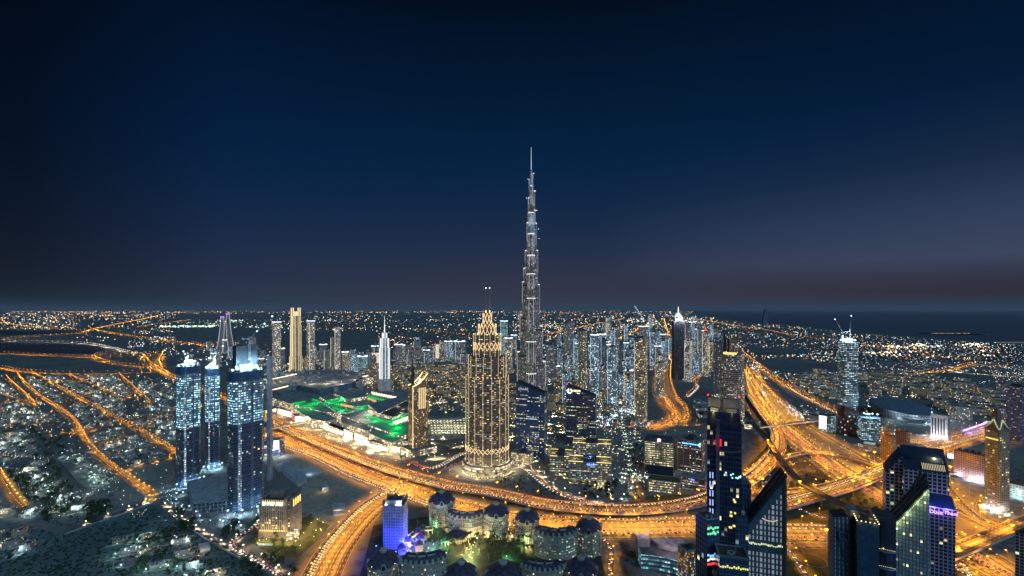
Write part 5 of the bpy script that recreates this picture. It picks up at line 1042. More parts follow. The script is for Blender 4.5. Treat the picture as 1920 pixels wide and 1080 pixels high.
def right_misc():
    t = place('office_tower', 'white tower with dark vertical window stripes in front of the arena', 'office tower', 1745, 1782, 777, 825, rect(.6), -16); s = t.s
    q = MB(); q.prism(t.poly, 0, t.h, 0, 1); part(q, 'walls', [plain('white_wall', (.55, .52, .5), .7), m_roofl], t)
    for k in range(5): q = MB(); q.box((-.38+k*.17)*s, -.305*s, 8, s*.075, .8, t.h-16); part(q, 'window_strip', [f_glass], t)
    for k in range(2): q = MB(); q.box(.503*s, (-.15+k*.25)*s, 8, .8, s*.08, t.h-16); part(q, 'window_strip', [f_glass], t)
    q = MB(); q.octa((-.45*s, -.2*s, t.h+3), 1.8); part(q, 'roof_lamp', [glow('green_lamp', (.2, 1, .4), 4)], t); point((.9, .95, 1), 40000, (-.3*s, -1.0*s, 12), t.root); point((.8, .9, 1), 30000, (.7*s, -.7*s, 12), t.root)
    for k, (x0, x1, yt, yb, lab) in enumerate(((1651, 1680, 815, 868, 'left half of the brown twin block beside the highway'), (1678, 1706, 808, 862, 'right half of the brown twin block beside the highway'))):
        t = place('apartment_block', lab, 'apartment block', x0, x1, yt, yb, rect(.8), -20); s = t.s
        q = MB(); q.prism(t.poly, 0, t.h, 0, 1); part(q, 'walls', [facade('peach_wall', 3.2, 3.3, (.36, .25, .16), (.05, .035, .03), .12, (1, .8, .4), (1, .9, .7), 1.0, .2, .26, fr=.8), m_roof], t)
        q = MB(); q.box(0, 0, t.h, s*.4, s*.3, 6); q.box(-.3*s, -.38*s, t.h, s*.3, 1.5, 4); part(q, 'roof_house', [plain('peach', (.36, .26, .18), .8)], t)
    t = place('apartment_block', 'long tan block with a grid of small windows left of the peaked tower', 'apartment block', 1788, 1850, 848, 906, rect(.34), -14); s = t.s
    q = MB(); q.prism(t.poly, 0, t.h, 0, 1); part(q, 'walls', [facade('tan_grid', 3.0, 3.2, (.34, .23, .19), (.035, .03, .035), .06, (1, .85, .6), (.8, .85, 1), 1.0, .2, .24, fr=.8), plain('blue_roof', (.06, .07, .11), .7)], t)
    q = MB(); [q.box((-.35+k*.22)*s, .05*s, t.h, s*.1, s*.12, 4) for k in range(4)]; part(q, 'roof_house', [m_roof], t)
    for k in (-.3, .1, .4): point((.7, .75, 1), 12000, (k*s, -.3*s, 6), t.root)
    t = place('apartment_tower', 'violet tinted tower cut off by the right edge', 'apartment tower', 1886, 1926, 724, 830, rect(.7), -25); s = t.s
    q = MB(); q.prism(t.poly, 0, t.h, 0, 1); part(q, 'walls', [facade('violet_wall', 3.0, 3.4, (.17, .15, .24), (.04, .04, .09), .14, (.7, .7, 1), (1, .8, .6), .7, .2, .25), m_roof], t); q = MB(); q.box(0, 0, t.h, s*.5, s*.3, 5); part(q, 'plant_room', [m_roof], t)
    t = place('office_tower', 'steel gridded tower at the right edge below the overpass', 'office tower', 1903, 1945, 1000, 1110, rect(.7), 0); q = MB(); q.prism(t.poly, 0, t.h, 0, 1); part(q, 'walls', [facade('slab_grid', 3, 3.2), m_dark], t); q = MB(); q.box(0, 0, t.h, t.s*.5, t.s*.3, 4); part(q, 'plant_room', [m_roof], t)
    # long violet lit wall of light beside the avenue
    a, b = G(1805, 815), G(1850, 799); q = MB(); q.bar((*a, 9), (*b, 9), 2.4, 0); q.bar((*a, 0), (*a, 9), 1, 1); q.bar((*b, 0), (*b, 9), 1, 1); tag(q.build('light_gantry', [g_purple, m_dark]), 'long violet glowing strip beside the avenue', 'light strip')
    for f in (.2, .5, .8): point((.4, .3, 1), 26000, (a[0]+(b[0]-a[0])*f, a[1]+(b[1]-a[1])*f-6, 7))
    t = place('restaurant', 'low blue roofed hall right of the peaked tower', 'hall', 1893, 1930, 900, 935, rect(.9), -10); q = MB(); q.prism(t.poly, 0, t.h*.75, 0, None); q.prism(sc(t.poly, 1.06), t.h*.75, t.h, 1, 1, poly2=sc(t.poly, .5)); part(q, 'hall', [facade('white_rooms', 3.2, 3.4, (.4, .4, .38), (.03, .03, .03), .35), plain('teal_roof', (.04, .075, .1), .7)], t); point((.5, .9, 1), 16000, (0, -t.s, 6), t.root)
    t = place('billboard', 'bright white advertising screen at the left end of the long tan block', 'billboard', 1777, 1788, 856, 868, rect(.1), 0)
    q = MB(); q.box(0, 0, 8, t.s, .8, 9); part(q, 'screen', [glow('white_screen', (.9, .92, 1), 2.2)], t); q = MB(); q.box(0, .3, 0, 1, .8, 8); part(q, 'post', [m_dark], t)
    t = place('low_hall', 'flat roofed hall with a lit glass skylight right of the highway', 'hall', 1608, 1653, 832, 850, rect(.7), -14); q = MB(); q.prism(t.poly, 0, t.h, 0, 1); part(q, 'walls', [facade('white_rooms', 3.2, 3.4), m_roof], t); q = MB(); q.box(0, 0, t.h, t.s*.5, t.s*.35, 2); part(q, 'skylight', [glow('skylight', (.5, .75, .8), .5)], t)
    t = place('low_hall', 'white lit showroom beside the coast road', 'hall', 1535, 1568, 778, 812, rect(.6), -8); q = MB(); q.prism(t.poly, 0, t.h, 0, 1); part(q, 'walls', [facade('cool_floors', 3.6, 4.2), m_roof], t); q = MB(); q.box(-.25*t.s, -.31*t.s, 6, t.s*.45, .6, t.h-8); part(q, 'screen', [glow('white_screen', (.9, .92, 1), 2.2)], t)
    # metro station shell and footbridges
    cx, cy = G(1409, 792, 14); o = thing('metro_station', 'dark shell shaped metro station above the highway', 'station', (cx, cy, 0), .5); q = MB()
    for i in range(10):
        for j in range(8):
            def S_(u, v): a = pi*v; return (26*u, 11*cos(a)*(1-u*u)**.5, 12+9*sin(a)*(1-u*u)**.5)
            u0, u1, v0, v1 = -1+i/5, -1+(i+1)/5, j/8, (j+1)/8; q.face([S_(u0, v0), S_(u1, v0), S_(u1, v1), S_(u0, v1)])
    q.build('shell', [plain('station_shell', (.13, .12, .10), .45)], o); q = MB(); q.box(0, 0, 0, 40, 10, 12); q.build('base', [facade('podium_wall', 4, 4.5)], o)
    for k, (pa, pb, lab) in enumerate((((1420, 803), (1560, 786), 'long covered footbridge over the straight highway'), ((498, 806), (575, 792), 'covered footbridge between the mall and the site'))):
        a, b = Vector(G(*pa, 8)), Vector(G(*pb, 8)); o = thing('footbridge', lab, 'footbridge', (a.x, a.y, 0)); d_ = b-a; q = MB(); q.bar((0, 0, 9), (d_.x, d_.y, 9), 4.5); q.build('tube', [plain('bridge_tube', (.18, .17, .16), .6)], o); q = MB(); n_ = Vector((d_.y, -d_.x)).normalized()*(2.45 if d_.y < 400 else 2.45); q.bar((n_.x, n_.y, 8.6), (d_.x+n_.x, d_.y+n_.y, 8.6), 1.0); q.build('strip_light', [glow('bridge_light', (1, .85, .6), .7)], o)
        for f in (.03, .35, .68, .97): q = MB(); q.box(d_.x*f, d_.y*f, 0, 2, 2, 7); q.build('pier', [m_conc], o)
right_misc()
def mast(px, py, h, watts, lab):  # masts added to wash nearby walls and the interchange with orange light
    x, y = G(px, py); o = thing('fill_mast', lab, 'added lamp mast', (x, y, 0)); q = MB(); q.bar((0, 0, 0), (0, 0, h), .6, 0, .35); q.build('pole', [m_conc], o)
    for k in range(4): a = k*pi/2+.4; q = MB(); q.bar((0, 0, h-.4), (1.3*cos(a), 1.3*sin(a), h), .2, 1); q.box(1.5*cos(a), 1.5*sin(a), h-.2, .9, .9, .5, 0, rz=a); q.build('lamp_head', [glow('fill_mast_glow', SOD, 9), m_dark], o)
    point(SOD, watts, (0, 0, h-1.2), o, .6)
for k, (px, py, w_, lab) in enumerate(((1838, 985, 110000, 'added high lamp mast left of the foot of the peaked tower'), (1872, 1000, 110000, 'added high lamp mast in front of the peaked tower'), (1818, 930, 90000, 'added high lamp mast between the long tan block and the peaked tower'), (1668, 890, 110000, 'added high lamp mast in front of the brown twin block'), (1640, 874, 90000, 'added high lamp mast left of the brown twin block'), (1782, 905, 70000, 'added high lamp mast at the left end of the long tan block'), (1560, 880, 60000, 'added high lamp mast on the interchange beside the loop'), (1440, 850, 60000, 'added high lamp mast beside the metro viaduct'), (1725, 930, 90000, 'added high lamp mast behind the leaning slabs'), (1500, 935, 70000, 'added high lamp mast under the double flyover'), (1600, 935, 70000, 'added high lamp mast on the lawn with the ring paths'), (1480, 880, 60000, 'added high lamp mast between the viaduct and the loop'), (1550, 1035, 80000, 'added high lamp mast on the bottom lawn'), (1620, 880, 60000, 'added high lamp mast right of the loop'), (1430, 930, 70000, 'added high lamp mast behind the sloped tower'))): mast(px, py, 28, w_, lab)
# ---------------------------------------------------------------- domed resort in the foreground
m_stone = plain('resort_stone', (.38, .34, .29), .8); m_trim = plain('pale_trim', (.5, .46, .38), .7); m_dome = plain('plum_roof', (.10, .08, .11), .7, 0, .5, .25, .2)
f_res = facade('resort_wall', 3.0, 3.4, (.36, .32, .27), (.03, .03, .035), .26, (1, .84, .45), (.55, 1, .75), 1.0, .26, .24, mixb=.35, fr=.8)
f_resg = facade('resort_wall_green', 3.0, 3.4, (.36, .34, .28), (.03, .035, .035), .30, (1, .9, .5), (.5, 1, .8), 1.1, .26, .24, mixb=.6, fr=.8)
def dome_tower(lab, x0, x1, yt, yb, tint=None, yaw=0):
    t = place('hotel_tower', lab, 'hotel tower', x0, x1, yt, yb, ngon(8, pi/8), yaw); r = t.s/2; H_ = t.h-15
    q = MB(); q.lathe([(r*.93, 0), (r*.93, H_-5)], 8, 0, ph=pi/8); q.lathe([(r*.93, H_-5), (r*.98, H_-4.4), (r*.98, H_), (r*.9, H_)], 8, 1, ph=pi/8, cap=1); part(q, 'walls', [f_resg if tint else f_res, m_trim], t)
    q = MB()
    for a in range(8):      # bay towers standing proud at the corners, and balcony ledges between them
        an = a*pi/4+pi/8; q.box(r*.9*cos(an), r*.9*sin(an), 0, r*.22, r*.22, H_-7, 0, rz=an)
        for z in range(8, int(H_-8), 7): q.box(r*.88*cos(an+pi/8), r*.88*sin(an+pi/8), z, 2.2, r*.34, 1.0, 1, rz=an+pi/8)
    part(q, 'bays', [f_res, m_trim], t)
    q = MB(); q.lathe([(r*1.08, H_), (r*1.0, H_+1.8), (r*.84, H_+4.4), (r*.60, H_+7.0), (r*.34, H_+8.8), (r*.25, H_+9.2)], 8, 0, ph=pi/8, cap=0); rf = part(q, 'dome_roof', [m_dome], t)
    q = MB(); q.lathe([(r*.21, H_+9.0), (r*.21, H_+11.4), (r*.27, H_+11.5), (r*.18, H_+12.8), (.3, H_+13.6), (.15, H_+15.6)], 10, 0); o = q.build('lantern', [m_trim], rf)
    for a in range(4):
        an = a*pi/2-pi/2; ca, sa = cos(an), sin(an); q = MB(); P = [(-2.6, 0), (2.6, 0)]+[(2.6*cos(k*pi/6), 3.6+2.4*sin(k*pi/6)) for k in range(7)]
        def W3(p, dpt): return (ca*dpt-sa*p[0], sa*dpt+ca*p[0], H_-2.5+p[1])
        n = len(P)
        for i in range(n): q.face([W3(P[i], r*1.02), W3(P[(i+1) % n], r*1.02), W3(P[(i+1) % n], r*.6), W3(P[i], r*.6)], 0)
        q.face([W3(p, r*1.02) for p in P], 0); q.face([W3((p[0]*.7, .6+p[1]*.78), r*1.03) for p in P], 1); q.build('dormer', [m_trim, plain('dormer_glass', (.03, .05, .05), .2)], rf)
    for a in range(8): q = MB(); an = a*pi/4; q.octa((r*.99*cos(an), r*.99*sin(an), H_+1), .5); q.build('eave_lamp', [glow('eave_lamp', (1, .9, .6), 2.5)], t.root) if a % 2 else None
    return t
dt = 'hotel tower with a plum domed roof'
dome_tower(dt+', first in the back row by the blue tower', 805, 851, 916, 990)
dome_tower(dt+', second from the left in the back row', 908, 953, 938, 1013, 1)
dome_tower(dt+', third from the left in the back row', 967, 1010, 949, 1021)
dome_tower('pale green lit hotel tower with a plum domed roof, right end of the back row', 1081, 1127, 964, 1047, 1)
dome_tower(dt+' below the blue lit tower, crowned with floodlights', 690, 747, 1024, 1130)
dome_tower(dt+' at the bottom edge right of the pool', 836, 893, 1046, 1158)
dome_tower(dt+' at the bottom edge under the dark garden', 912, 975, 1046, 1160)
dome_tower(dt+' at the bottom edge, rightmost of the front row', 1060, 1119, 1038, 1150, 1)
def arc_poly(half, thick, n=9):
    P = [(sin(a), -cos(a)) for a in [(-half+2*half*i/n) for i in range(n+1)]]; Q = [(x*(1-thick), y*(1-thick)) for x, y in reversed(P)]
    return [(x, y+1-thick/2) for x, y in P+Q]
def curved_block(lab, x0, x1, yt, yb, yaw, half=.95, fac=None):
    t = place('hotel_wing', lab, 'hotel wing', x0, x1, yt, yb, arc_poly(half, .34), yaw); P = t.poly; H_ = t.h-6; q = MB()
    n = len(P); cy_ = t.s*(1-.17); S_ = lambda k: [(x*(1+0), y) for x, y in P]
    q.prism(P, 0, H_, 0, 1); part(q, 'walls', [fac or f_res, m_roof], t)
    def off(k): return [((x)*(1+k*(1 if i < n/2 else -1)), (y-cy_)*(1+k*(1 if i < n/2 else -1))+cy_) for i, (x, y) in enumerate(P)]
    q = MB(); q.prism(off(.03), H_, H_+1.0, 1, 1, bottom=True); q.prism(P, H_+1, t.h, 0, 0, poly2=off(-.05)); part(q, 'mansard_roof', [m_dome, m_trim], t)
    q = MB()
    for z in range(5, int(H_-2), 7): q.prism(off(.025)[:n//2]+P[:n//2][::-1], z, z+1.0, 0, 0, bottom=True)
    part(q, 'balconies', [m_trim], t)
    m_ = n//2; mid = off(-.17)
    for i in range(0, m_): x, y = P[i]; q = MB(); q.box(x*1.0, y-.2, H_, 2.4, 2.4, 4.2, 0, rz=atan2(x, -(y-cy_))); part(q, 'dormer', [m_trim], t)
    for i in (2, 4, 6): x, y = mid[i]; q = MB(); q.box(x, y, t.h, t.s*.22, t.s*.13, 1.8, 0, 1, rz=atan2(x, -(y-cy_))); part(q, 'roof_house', [m_trim, m_roof], t)
    return t
curved_block('curved hotel wing with a dark mansard roof, between the first and second domed towers', 838, 909, 962, 1008, -8)
curved_block('curved hotel wing with pale green lit front beside the right end domed tower', 1002, 1081, 994, 1052, 4, fac=f_resg)
curved_block('curved hotel wing at the bottom edge between the pool and the left dome', 752, 838, 1042, 1150, 0, .7)
curved_block('curved hotel wing at the bottom edge between the two right domes', 978, 1056, 1056, 1160, 0, .7)
def blue_tower():
    t = place('hotel_tower', 'hotel tower flooded with deep blue light beside the curving road', 'hotel tower', 718, 764, 942, 1030, rect(.75), -16); s = t.s; f = facade('blue_lit_wall', 3.2, 3.6, (.42, .42, .45), (.05, .05, .06), .03, (.8, .9, 1), (1, .9, .7), .8, .3, .28, fr=.8)
    q = MB(); q.prism(t.poly, 0, t.h, 0, 1); q.prism(sc(rect(.75), s*.72), t.h, t.h+6, 0, 1); part(q, 'walls', [f, m_roof], t)
    q = MB()
    for z in (t.h*.72, t.h*.86, t.h-1.2): q.prism(sc(t.poly, 1.03), z, z+1.2, 0, 0, bottom=True)
    part(q, 'cornices', [m_trim], t)
    q = MB()
    for x in (-.42, -.28, 0, .28, .42): obox(q, t, x-.045, x+.045, -.415 if abs(x) < .4 else -.40, -.375, 0, t.h*(.84 if x else .7))
    for y in (-.2, .05, .28): obox(q, t, .5, .53, y-.05, y+.05, 0, t.h*.84)
    part(q, 'bays', [f], t)
    for x, y in ((-.46, -.33), (.46, -.33), (-.46, .33), (.46, .33)): q = MB(); q.box(x*s, y*s, t.h, 3, 3, 4); q.prism(sc(rect(), 3.4, x*s, y*s), t.h+4, t.h+8, 0, None, poly2=sc(rect(), .2, x*s, y*s)); part(q, 'corner_turret', [m_dome], t)
    q = MB(); q.box(0, 0, t.h+6, 5, 5, 2); q.prism(sc(rect(), 5), t.h+8, t.h+14, 0, None, poly2=sc(rect(), .3)); part(q, 'cap_roof', [m_dome], t)
    BL = (.03, .04, 1)
    for x, y, w in ((-.25, -.8, .8), (.25, -.8, .8), (.85, -.2, .9), (-.85, -.3, .4), (.8, .3, .7)):
        spot(BL, 420000*w, (x*s, y*s, 3), (-x*.7, -y*.62, t.h/s*.62), 85, t.root, .6)
        q = MB(); q.bar((x*s, y*s, 0), (x*s, y*s, 2.4), .5, 1); q.box(x*s, y*s, 2.4, 1.6, 1.0, .9, 0); part(q, 'blue_floodlight', [g_blue, m_dark], t)
    for x in (-.4, .2, .4): q = MB(); q.box(x*s, -.36*s, t.h+.2, 5, 1.2, 1.4); part(q, 'roof_floodlight', [g_white], t); point((.6, .8, 1), 2600, (x*s, -.28*s, t.h+3), t.root)
    # low villas in the blue light
    for k in range(7):
        x, y = t.cx+R.uniform(.5, 1.3)*s, t.cy+(k-2.5)*8; o = thing('lodge', 'small pointed roof lodge in the blue light right of the blue tower', 'lodge', (x, y, 0), .3, 'lodges in the blue light'); q = MB(); q.prism(sc(rect(.9), 9), 0, 8, 0, 1); q.build('walls', [m_stone, m_roof], o); q = MB(); q.prism(sc(rect(.9), 10), 8, 14, 0, None, poly2=sc(rect(.9), .5)); q.build('roof', [m_dome], o)
    for k in range(6): point(BL, 22000, (t.cx+R.uniform(.5, 1.4)*s, t.cy+R.uniform(-.8, .7)*s, 9))
    for k in range(5): point(BL, 18000, (t.cx+R.uniform(-.5, .9)*s, t.cy-R.uniform(.8, 1.6)*s, 7))
blue_tower()
# pool court
pc = G(806, 1024)
o = thing('pool', 'lit blue swimming pool in the court of the domed resort', 'pool', (pc[0], pc[1], 0)); q = MB(); q.prism([(13*cos(a*pi/8)*(1+.25*sin(a*1.3)), 17*sin(a*pi/8)*(1+.2*cos(a*2))) for a in range(16)], .02, .25, 1, 0); q.build('basin', [glow('pool_water', (.04, .30, .52), .3), m_trim], o)
o = thing('arcade', 'curved arcade wrapped round the left side of the pool', 'arcade', (pc[0], pc[1], 0)); q = MB(); lq = MB()
for i in range(14):
    a, b = radians(95+i*12), radians(95+(i+1)*12)
    for r_, z, w in ((27, 5, 1.2), (33, 6.5, 1.2)): q.bar((r_*cos(a), r_*1.2*sin(a), z), (r_*cos(b), r_*1.2*sin(b), z), w)
    q.bar((27*cos(a), 32*sin(a), 0), (27*cos(a), 32*sin(a), 5), .8); q.bar((27*cos(a), 32*sin(a), 5), (33*cos(a), 39.6*sin(a), 6.5), .6); lq.octa((29.5*cos(a), 35*sin(a), 4.2), .6)
q.build('colonnade', [m_trim], o); lq.build('lamps', [g_warm], o)
for i in range(7): a = radians(105+i*24); point((1, .7, .3), 3600, (pc[0]+24*cos(a), pc[1]+28*sin(a), 4))
point((.2, .6, 1), 4000, (pc[0], pc[1], 5))
kc = G(836, 1020); o = thing('pavilion', 'small round pavilion glowing green right of the pool', 'pavilion', (kc[0], kc[1], 0)); q = MB(); q.lathe([(7, 5), (6, 6.5), (2, 8), (.3, 10)], 12, 0); q.build('roof', [plain('green_roof', (.08, .16, .11), .6)], o); q = MB(); [q.bar((6*cos(a), 6*sin(a), 0), (6*cos(a), 6*sin(a), 5), .5) for a in [k*pi/4 for k in range(8)]]; q.build('posts', [m_trim], o); point((.1, 1, .4), 6500, (kc[0], kc[1]-9, 6))
kc = G(858, 1012); o = thing('pavilion', 'round pavilion with a dark plum roof right of the green one', 'pavilion', (kc[0], kc[1], 0)); q = MB(); q.lathe([(14, 6), (13, 8), (5, 10), (4, 11)], 14, 0, cap=0); q.build('roof', [m_dome], o); q = MB(); q.lathe([(12, 0), (12, 6)], 14, 0); q.build('walls', [f_res], o)
# curved museum-like hall at the bottom edge
def hall():
    cx, cy = G(1240, 1052); t = thing('exhibition_hall', 'low pale hall with a round bowl set in its roof at the bottom edge', 'hall', (cx, cy, 0), -.1); pk = plain('blush_render', (.42, .36, .37), .7); dkr = plain('dark_roof_sheet', (.10, .10, .12), .7)
    P = [(-27, 14), (-27, -20)]+[(-27+60*sin(a*pi/16), -20-40*(1-cos(a*pi/16))) for a in range(1, 9)]+[(28, -10), (28, 14)]
    q = MB(); q.prism(P, 0, 17, 1, 0); q.build('base_hall', [dkr, facade('teal_ribbon', 3, 5, (.3, .28, .28), (.05, .2, .22), .6, (.3, .9, 1), (.6, 1, 1), .8, .1, .25)], t)
    q = MB(); q.prism([(-28, -2), (-14, -2), (-12, 14), (-28, 14)], 0, 26, 0, 0); q.build('stair_block', [pk], t)
    q = MB(); B = [(-10, 13), (28, 13), (28, -8), (10, -10), (-4, -4)]; n = len(B)
    q.prism(B, 17.05, 21, 0, None)
    c0 = (13, 4); rim = [(c0[0]+8*cos(a*pi/12), c0[1]+8*sin(a*pi/12)) for a in range(24)]
    # roof plate with a hole, then the bowl itself
    Bp = []
    for x, y in rim:
        dx, dy = x-c0[0], y-c0[1]; best = 1e9
        for i in range(n):
            x1, y1 = B[i]; x2, y2 = B[(i+1) % n]; den = dx*(y2-y1)-dy*(x2-x1)
            if abs(den) < 1e-9: continue
            tt = ((x1-c0[0])*(y2-y1)-(y1-c0[1])*(x2-x1))/den; uu = ((x1-c0[0])*dy-(y1-c0[1])*dx)/den
            if tt > 0 and -1e-6 <= uu <= 1+1e-6: best = min(best, tt)
        Bp.append((c0[0]+dx*best, c0[1]+dy*best))
    for i in range(24): j = (i+1) % 24; q.face([(*rim[i], 21), (*rim[j], 21), (*Bp[j], 21), (*Bp[i], 21)], 0)
    q.lathe([(8, 21), (7.4, 19), (5.5, 17.8), (.01, 17.4)], 24, 0, c0[0], c0[1]); q.build('roof_bowl', [pk], t)
    point((1, .8, .85), 15000, (cx+4, cy-24, 34)); point((1, .75, .7), 9000, (cx-16, cy+20, 34))
hall()
t = place('office_block', 'small office block with orange and white lit windows beside the round bowl hall', 'office block', 1271, 1313, 1026, 1100, rect(.9), 38); q = MB(); q.prism(t.poly, 0, t.h, 0, 1); part(q, 'walls', [facade('amber_rooms', 1.8, 3.4, (.12, .11, .10), (.03, .03, .03), .5, (1, .5, .08), (.8, .88, 1), .8, .25, .12, mixb=.35), plain('olive_roof', (.14, .13, .08), .8)], t); q = MB()
for i in range(4): a, b = t.poly[i], t.poly[(i+1) % 4]; q.bar((*a, t.h+.6), (*b, t.h+.6), 1.0)
part(q, 'parapet', [m_conc], t); q = MB(); q.box(0, 0, t.h, t.s*.3, t.s*.3, 3); part(q, 'plant_room', [m_roof], t); point((.3, .4, 1), 2000, (t.cx-16, t.cy-16, 4))
q = MB(); P = [G(1135+i*9, 1030, 0) for i in range(2)]
for k in range(6):
    cx, cy = G(1168+R.uniform(-4, 22), 1025+k*10); o = thing('site_shed', ('olive', 'grey', 'long rusty', 'square pale', 'narrow dark', 'low brown')[k]+' roofed shed in the yard left of the round bowl hall', 'shed', (cx, cy, 0), R.uniform(-.1, .1)); b = MB(); b.box(0, 0, 0, R.uniform(6, 11), R.uniform(8, 12), R.uniform(3, 5), 0, 1); b.build('walls', [plain('shed_wall', (.2, .18, .13), .8), plain('shed_roof_%d' % (k % 3), ((.16, .15, .10), (.2, .2, .2), (.22, .13, .08))[k % 3], .8)], o)
# ---------------------------------------------------------------- the shopping mall
def mall():
    root = thing('shopping_mall', 'sprawling shopping mall with green lit roofs and glowing shop fronts', 'shopping mall', (0, 0, 0)); rf = plain('mall_roof', (.25, .26, .27), .8, 0, .45, .05); wl = facade('mall_wall', 4.5, 5, (.40, .34, .26), (.05, .05, .05), .5, (1, .82, .5), (1, .92, .75), 2.2, .15, .2, fr=.8)
    def slab(nm, pts, z1, mats=None, z0=0):
        q = MB(); P = [G(*p, z1) for p in pts]; a = sum(P[i][0]*P[(i+1) % len(P)][1]-P[(i+1) % len(P)][0]*P[i][1] for i in range(len(P)))
        if a < 0: P = P[::-1]
        q.prism(P, z0, z1, 0, 1, bottom=z0 > 1); return q.build(nm, mats or [wl, rf], root)
    slab('main_hall', [(600, 752), (700, 738), (765, 732), (792, 742), (796, 790), (772, 812), (752, 818), (700, 800), (640, 778)], 24)
    slab('west_hall', [(505, 745), (560, 728), (640, 722), (700, 736), (610, 752), (640, 776), (604, 772), (548, 758)], 22)
    slab('front_hall', [(548, 764), (604, 772), (632, 785), (610, 790), (585, 786)], 19); slab('front_hall', [(640, 780), (700, 800), (690, 808), (640, 792)], 20); slab('front_hall', [(700, 800), (760, 818), (735, 830), (692, 812)], 21)
    slab('ski_hall', [(560, 722), (620, 700), (680, 704), (660, 718), (600, 730)], 40, [plain('grey_cladding', (.16, .18, .21), .7), rf]); slab('cinema_block', [(505, 722), (540, 712), (562, 722), (524, 736)], 34, [plain('grey_cladding', (.16, .18, .21), .7), rf])
    slab('car_deck', [(725, 756), (765, 752), (768, 772), (735, 782), (690, 768)], 32, [wl, plain('deck_dark', (.06, .065, .07), .85, 0, .6, .25)]); slab('roof_block', [(625, 736), (668, 730), (690, 742), (650, 748)], 36); slab('roof_block', [(690, 758), (745, 744), (762, 750), (710, 776)], 34); slab('roof_block', [(598, 742), (620, 738), (634, 746), (610, 750)], 30)
    slab('rear_hall', [(480, 705), (560, 694), (640, 692), (700, 706), (640, 716), (560, 720)], 26)
    c_ = G(648, 772, 26); q = MB(); q.lathe([(19, 0), (19, 26), (20, 26), (20, 28)], 20, 0, c_[0], c_[1], cap=1); q.build('rotunda', [wl, rf], root)
    c_ = G(766, 826, 18); q = MB(); q.lathe([(12, 0), (12, 18), (13, 18), (13, 19.5)], 18, 0, c_[0], c_[1], cap=1); q.build('rotunda', [facade('shop_glow', 3, 9, (.35, .28, .2), (.1, .1, .1), .9, (1, .85, .55), (1, .95, .8), 1.3, .12, .1), rf], root)
    def strip(nm, pts, z, w, m, hh=1.0):
        q = MB(); P = [G(*p, z) for p in pts]
        for a, b in zip(P, P[1:]): q.bar((*a, z), (*b, z), w)
        return q.build(nm, [m], root)
    for pts, w in (([(548, 757), (572, 753)], 5), ([(564, 763), (594, 757)], 6), ([(586, 749), (597, 752)], 5), ([(608, 755), (630, 749), (650, 745)], 4), ([(618, 757), (650, 750)], 4), ([(683, 741), (705, 747), (726, 752)], 6), ([(624, 765), (660, 773)], 5), ([(683, 779), (725, 791)], 6), ([(725, 791), (750, 787), (763, 775), (766, 757)], 6), ([(700, 775), (718, 768), (742, 762)], 3), ([(740, 800), (752, 794)], 5), ([(662, 764), (690, 760)], 3), ([(730, 808), (748, 806)], 4)):
        strip('green_light_strip', pts, 26, w*.85, g_green)
        P = [G(*p, 30) for p in pts]
        for a, b in zip(P, P[1:]): point((.0, 1, .14), 24000, ((a[0]+b[0])/2, (a[1]+b[1])/2-2, 31), root, 1)
    for k in range(11): strip('skylight_rib', [(697+k*4.5, 735+k*.9), (701+k*4.5, 739+k*.9)], 27, 2.2, g_shop)
    for k in range(9): strip('skylight_rib', [(738+k*3.2, 791-k*1.2), (743+k*3.2, 795-k*1.2)], 27, 1.8, g_shop)
    for a, b in (((640, 759), (662, 763)), ((686, 746), (704, 752))): strip('warm_skylight', [a, b], 27, 5, glow('amber_skylight', (1, .6, .2), .8))
    # glowing shop fronts facing the forecourt
    for (xa, ya, xb, yb, z0, z1) in ((521, 776, 546, 783, 1, 15), (554, 790, 580, 794, 1, 14), (583, 795, 600, 792, 1, 13), (604, 802, 613, 808, 1, 17), (645, 818, 659, 826, 1, 17), (665, 826, 687, 836, 1, 18), (730, 846, 748, 851, 1, 13), (615, 809, 641, 817, 2, 9), (690, 839, 726, 848, 2, 9), (560, 788, 574, 792, 1, 12), (752, 853, 763, 857, 1, 10), (500, 775, 518, 771, 1, 8)):
        a, b = Vector(G(xa, ya)), Vector(G(xb, yb)); n = Vector(((b-a).y, -(b-a).x)).normalized(); q = MB()
        q.prism([(a.x, a.y), (b.x, b.y), (b.x-n.x*2, b.y-n.y*2), (a.x-n.x*2, a.y-n.y*2)], z0, z1, 0, 1); q.build('shop_front', [g_shop, rf], root)
        m_ = (a+b)/2+n*9; point(WARM, 30000, (m_.x, m_.y, 9), root, 1)
    for (xa, ya, xb, yb) in ((546, 784, 553, 789), (604, 800, 640, 815), (690, 836, 730, 848), (613, 806, 645, 818)):
        a, b = Vector(G(xa, ya)), Vector(G(xb, yb)); n = Vector(((b-a).y, -(b-a).x)).normalized(); q = MB(); q.prism([(a.x, a.y), (b.x, b.y), (b.x-n.x*14, b.y-n.y*14), (a.x-n.x*14, a.y-n.y*14)], 0, 12, 0, 1); q.build('front_block', [wl, rf], root)
    q = MB(); a = G(549, 787); q.box(a[0], a[1], 0, 2, 2, 17); q.build('red_sign', [glow('shop_red', (1, .08, .1), 1.5)], root)
    for k in range(22): x, y = G(R.uniform(530, 740), 0+790, 0); px = R.uniform(525, 745); x, y = G(px, 792+(px-525)*.24+R.uniform(-3, 8)); point(WARM, 9000, (x, y, 8), root, .5)
mall()
mr = [o for o in COL.objects if o.name == 'shopping_mall'][0]
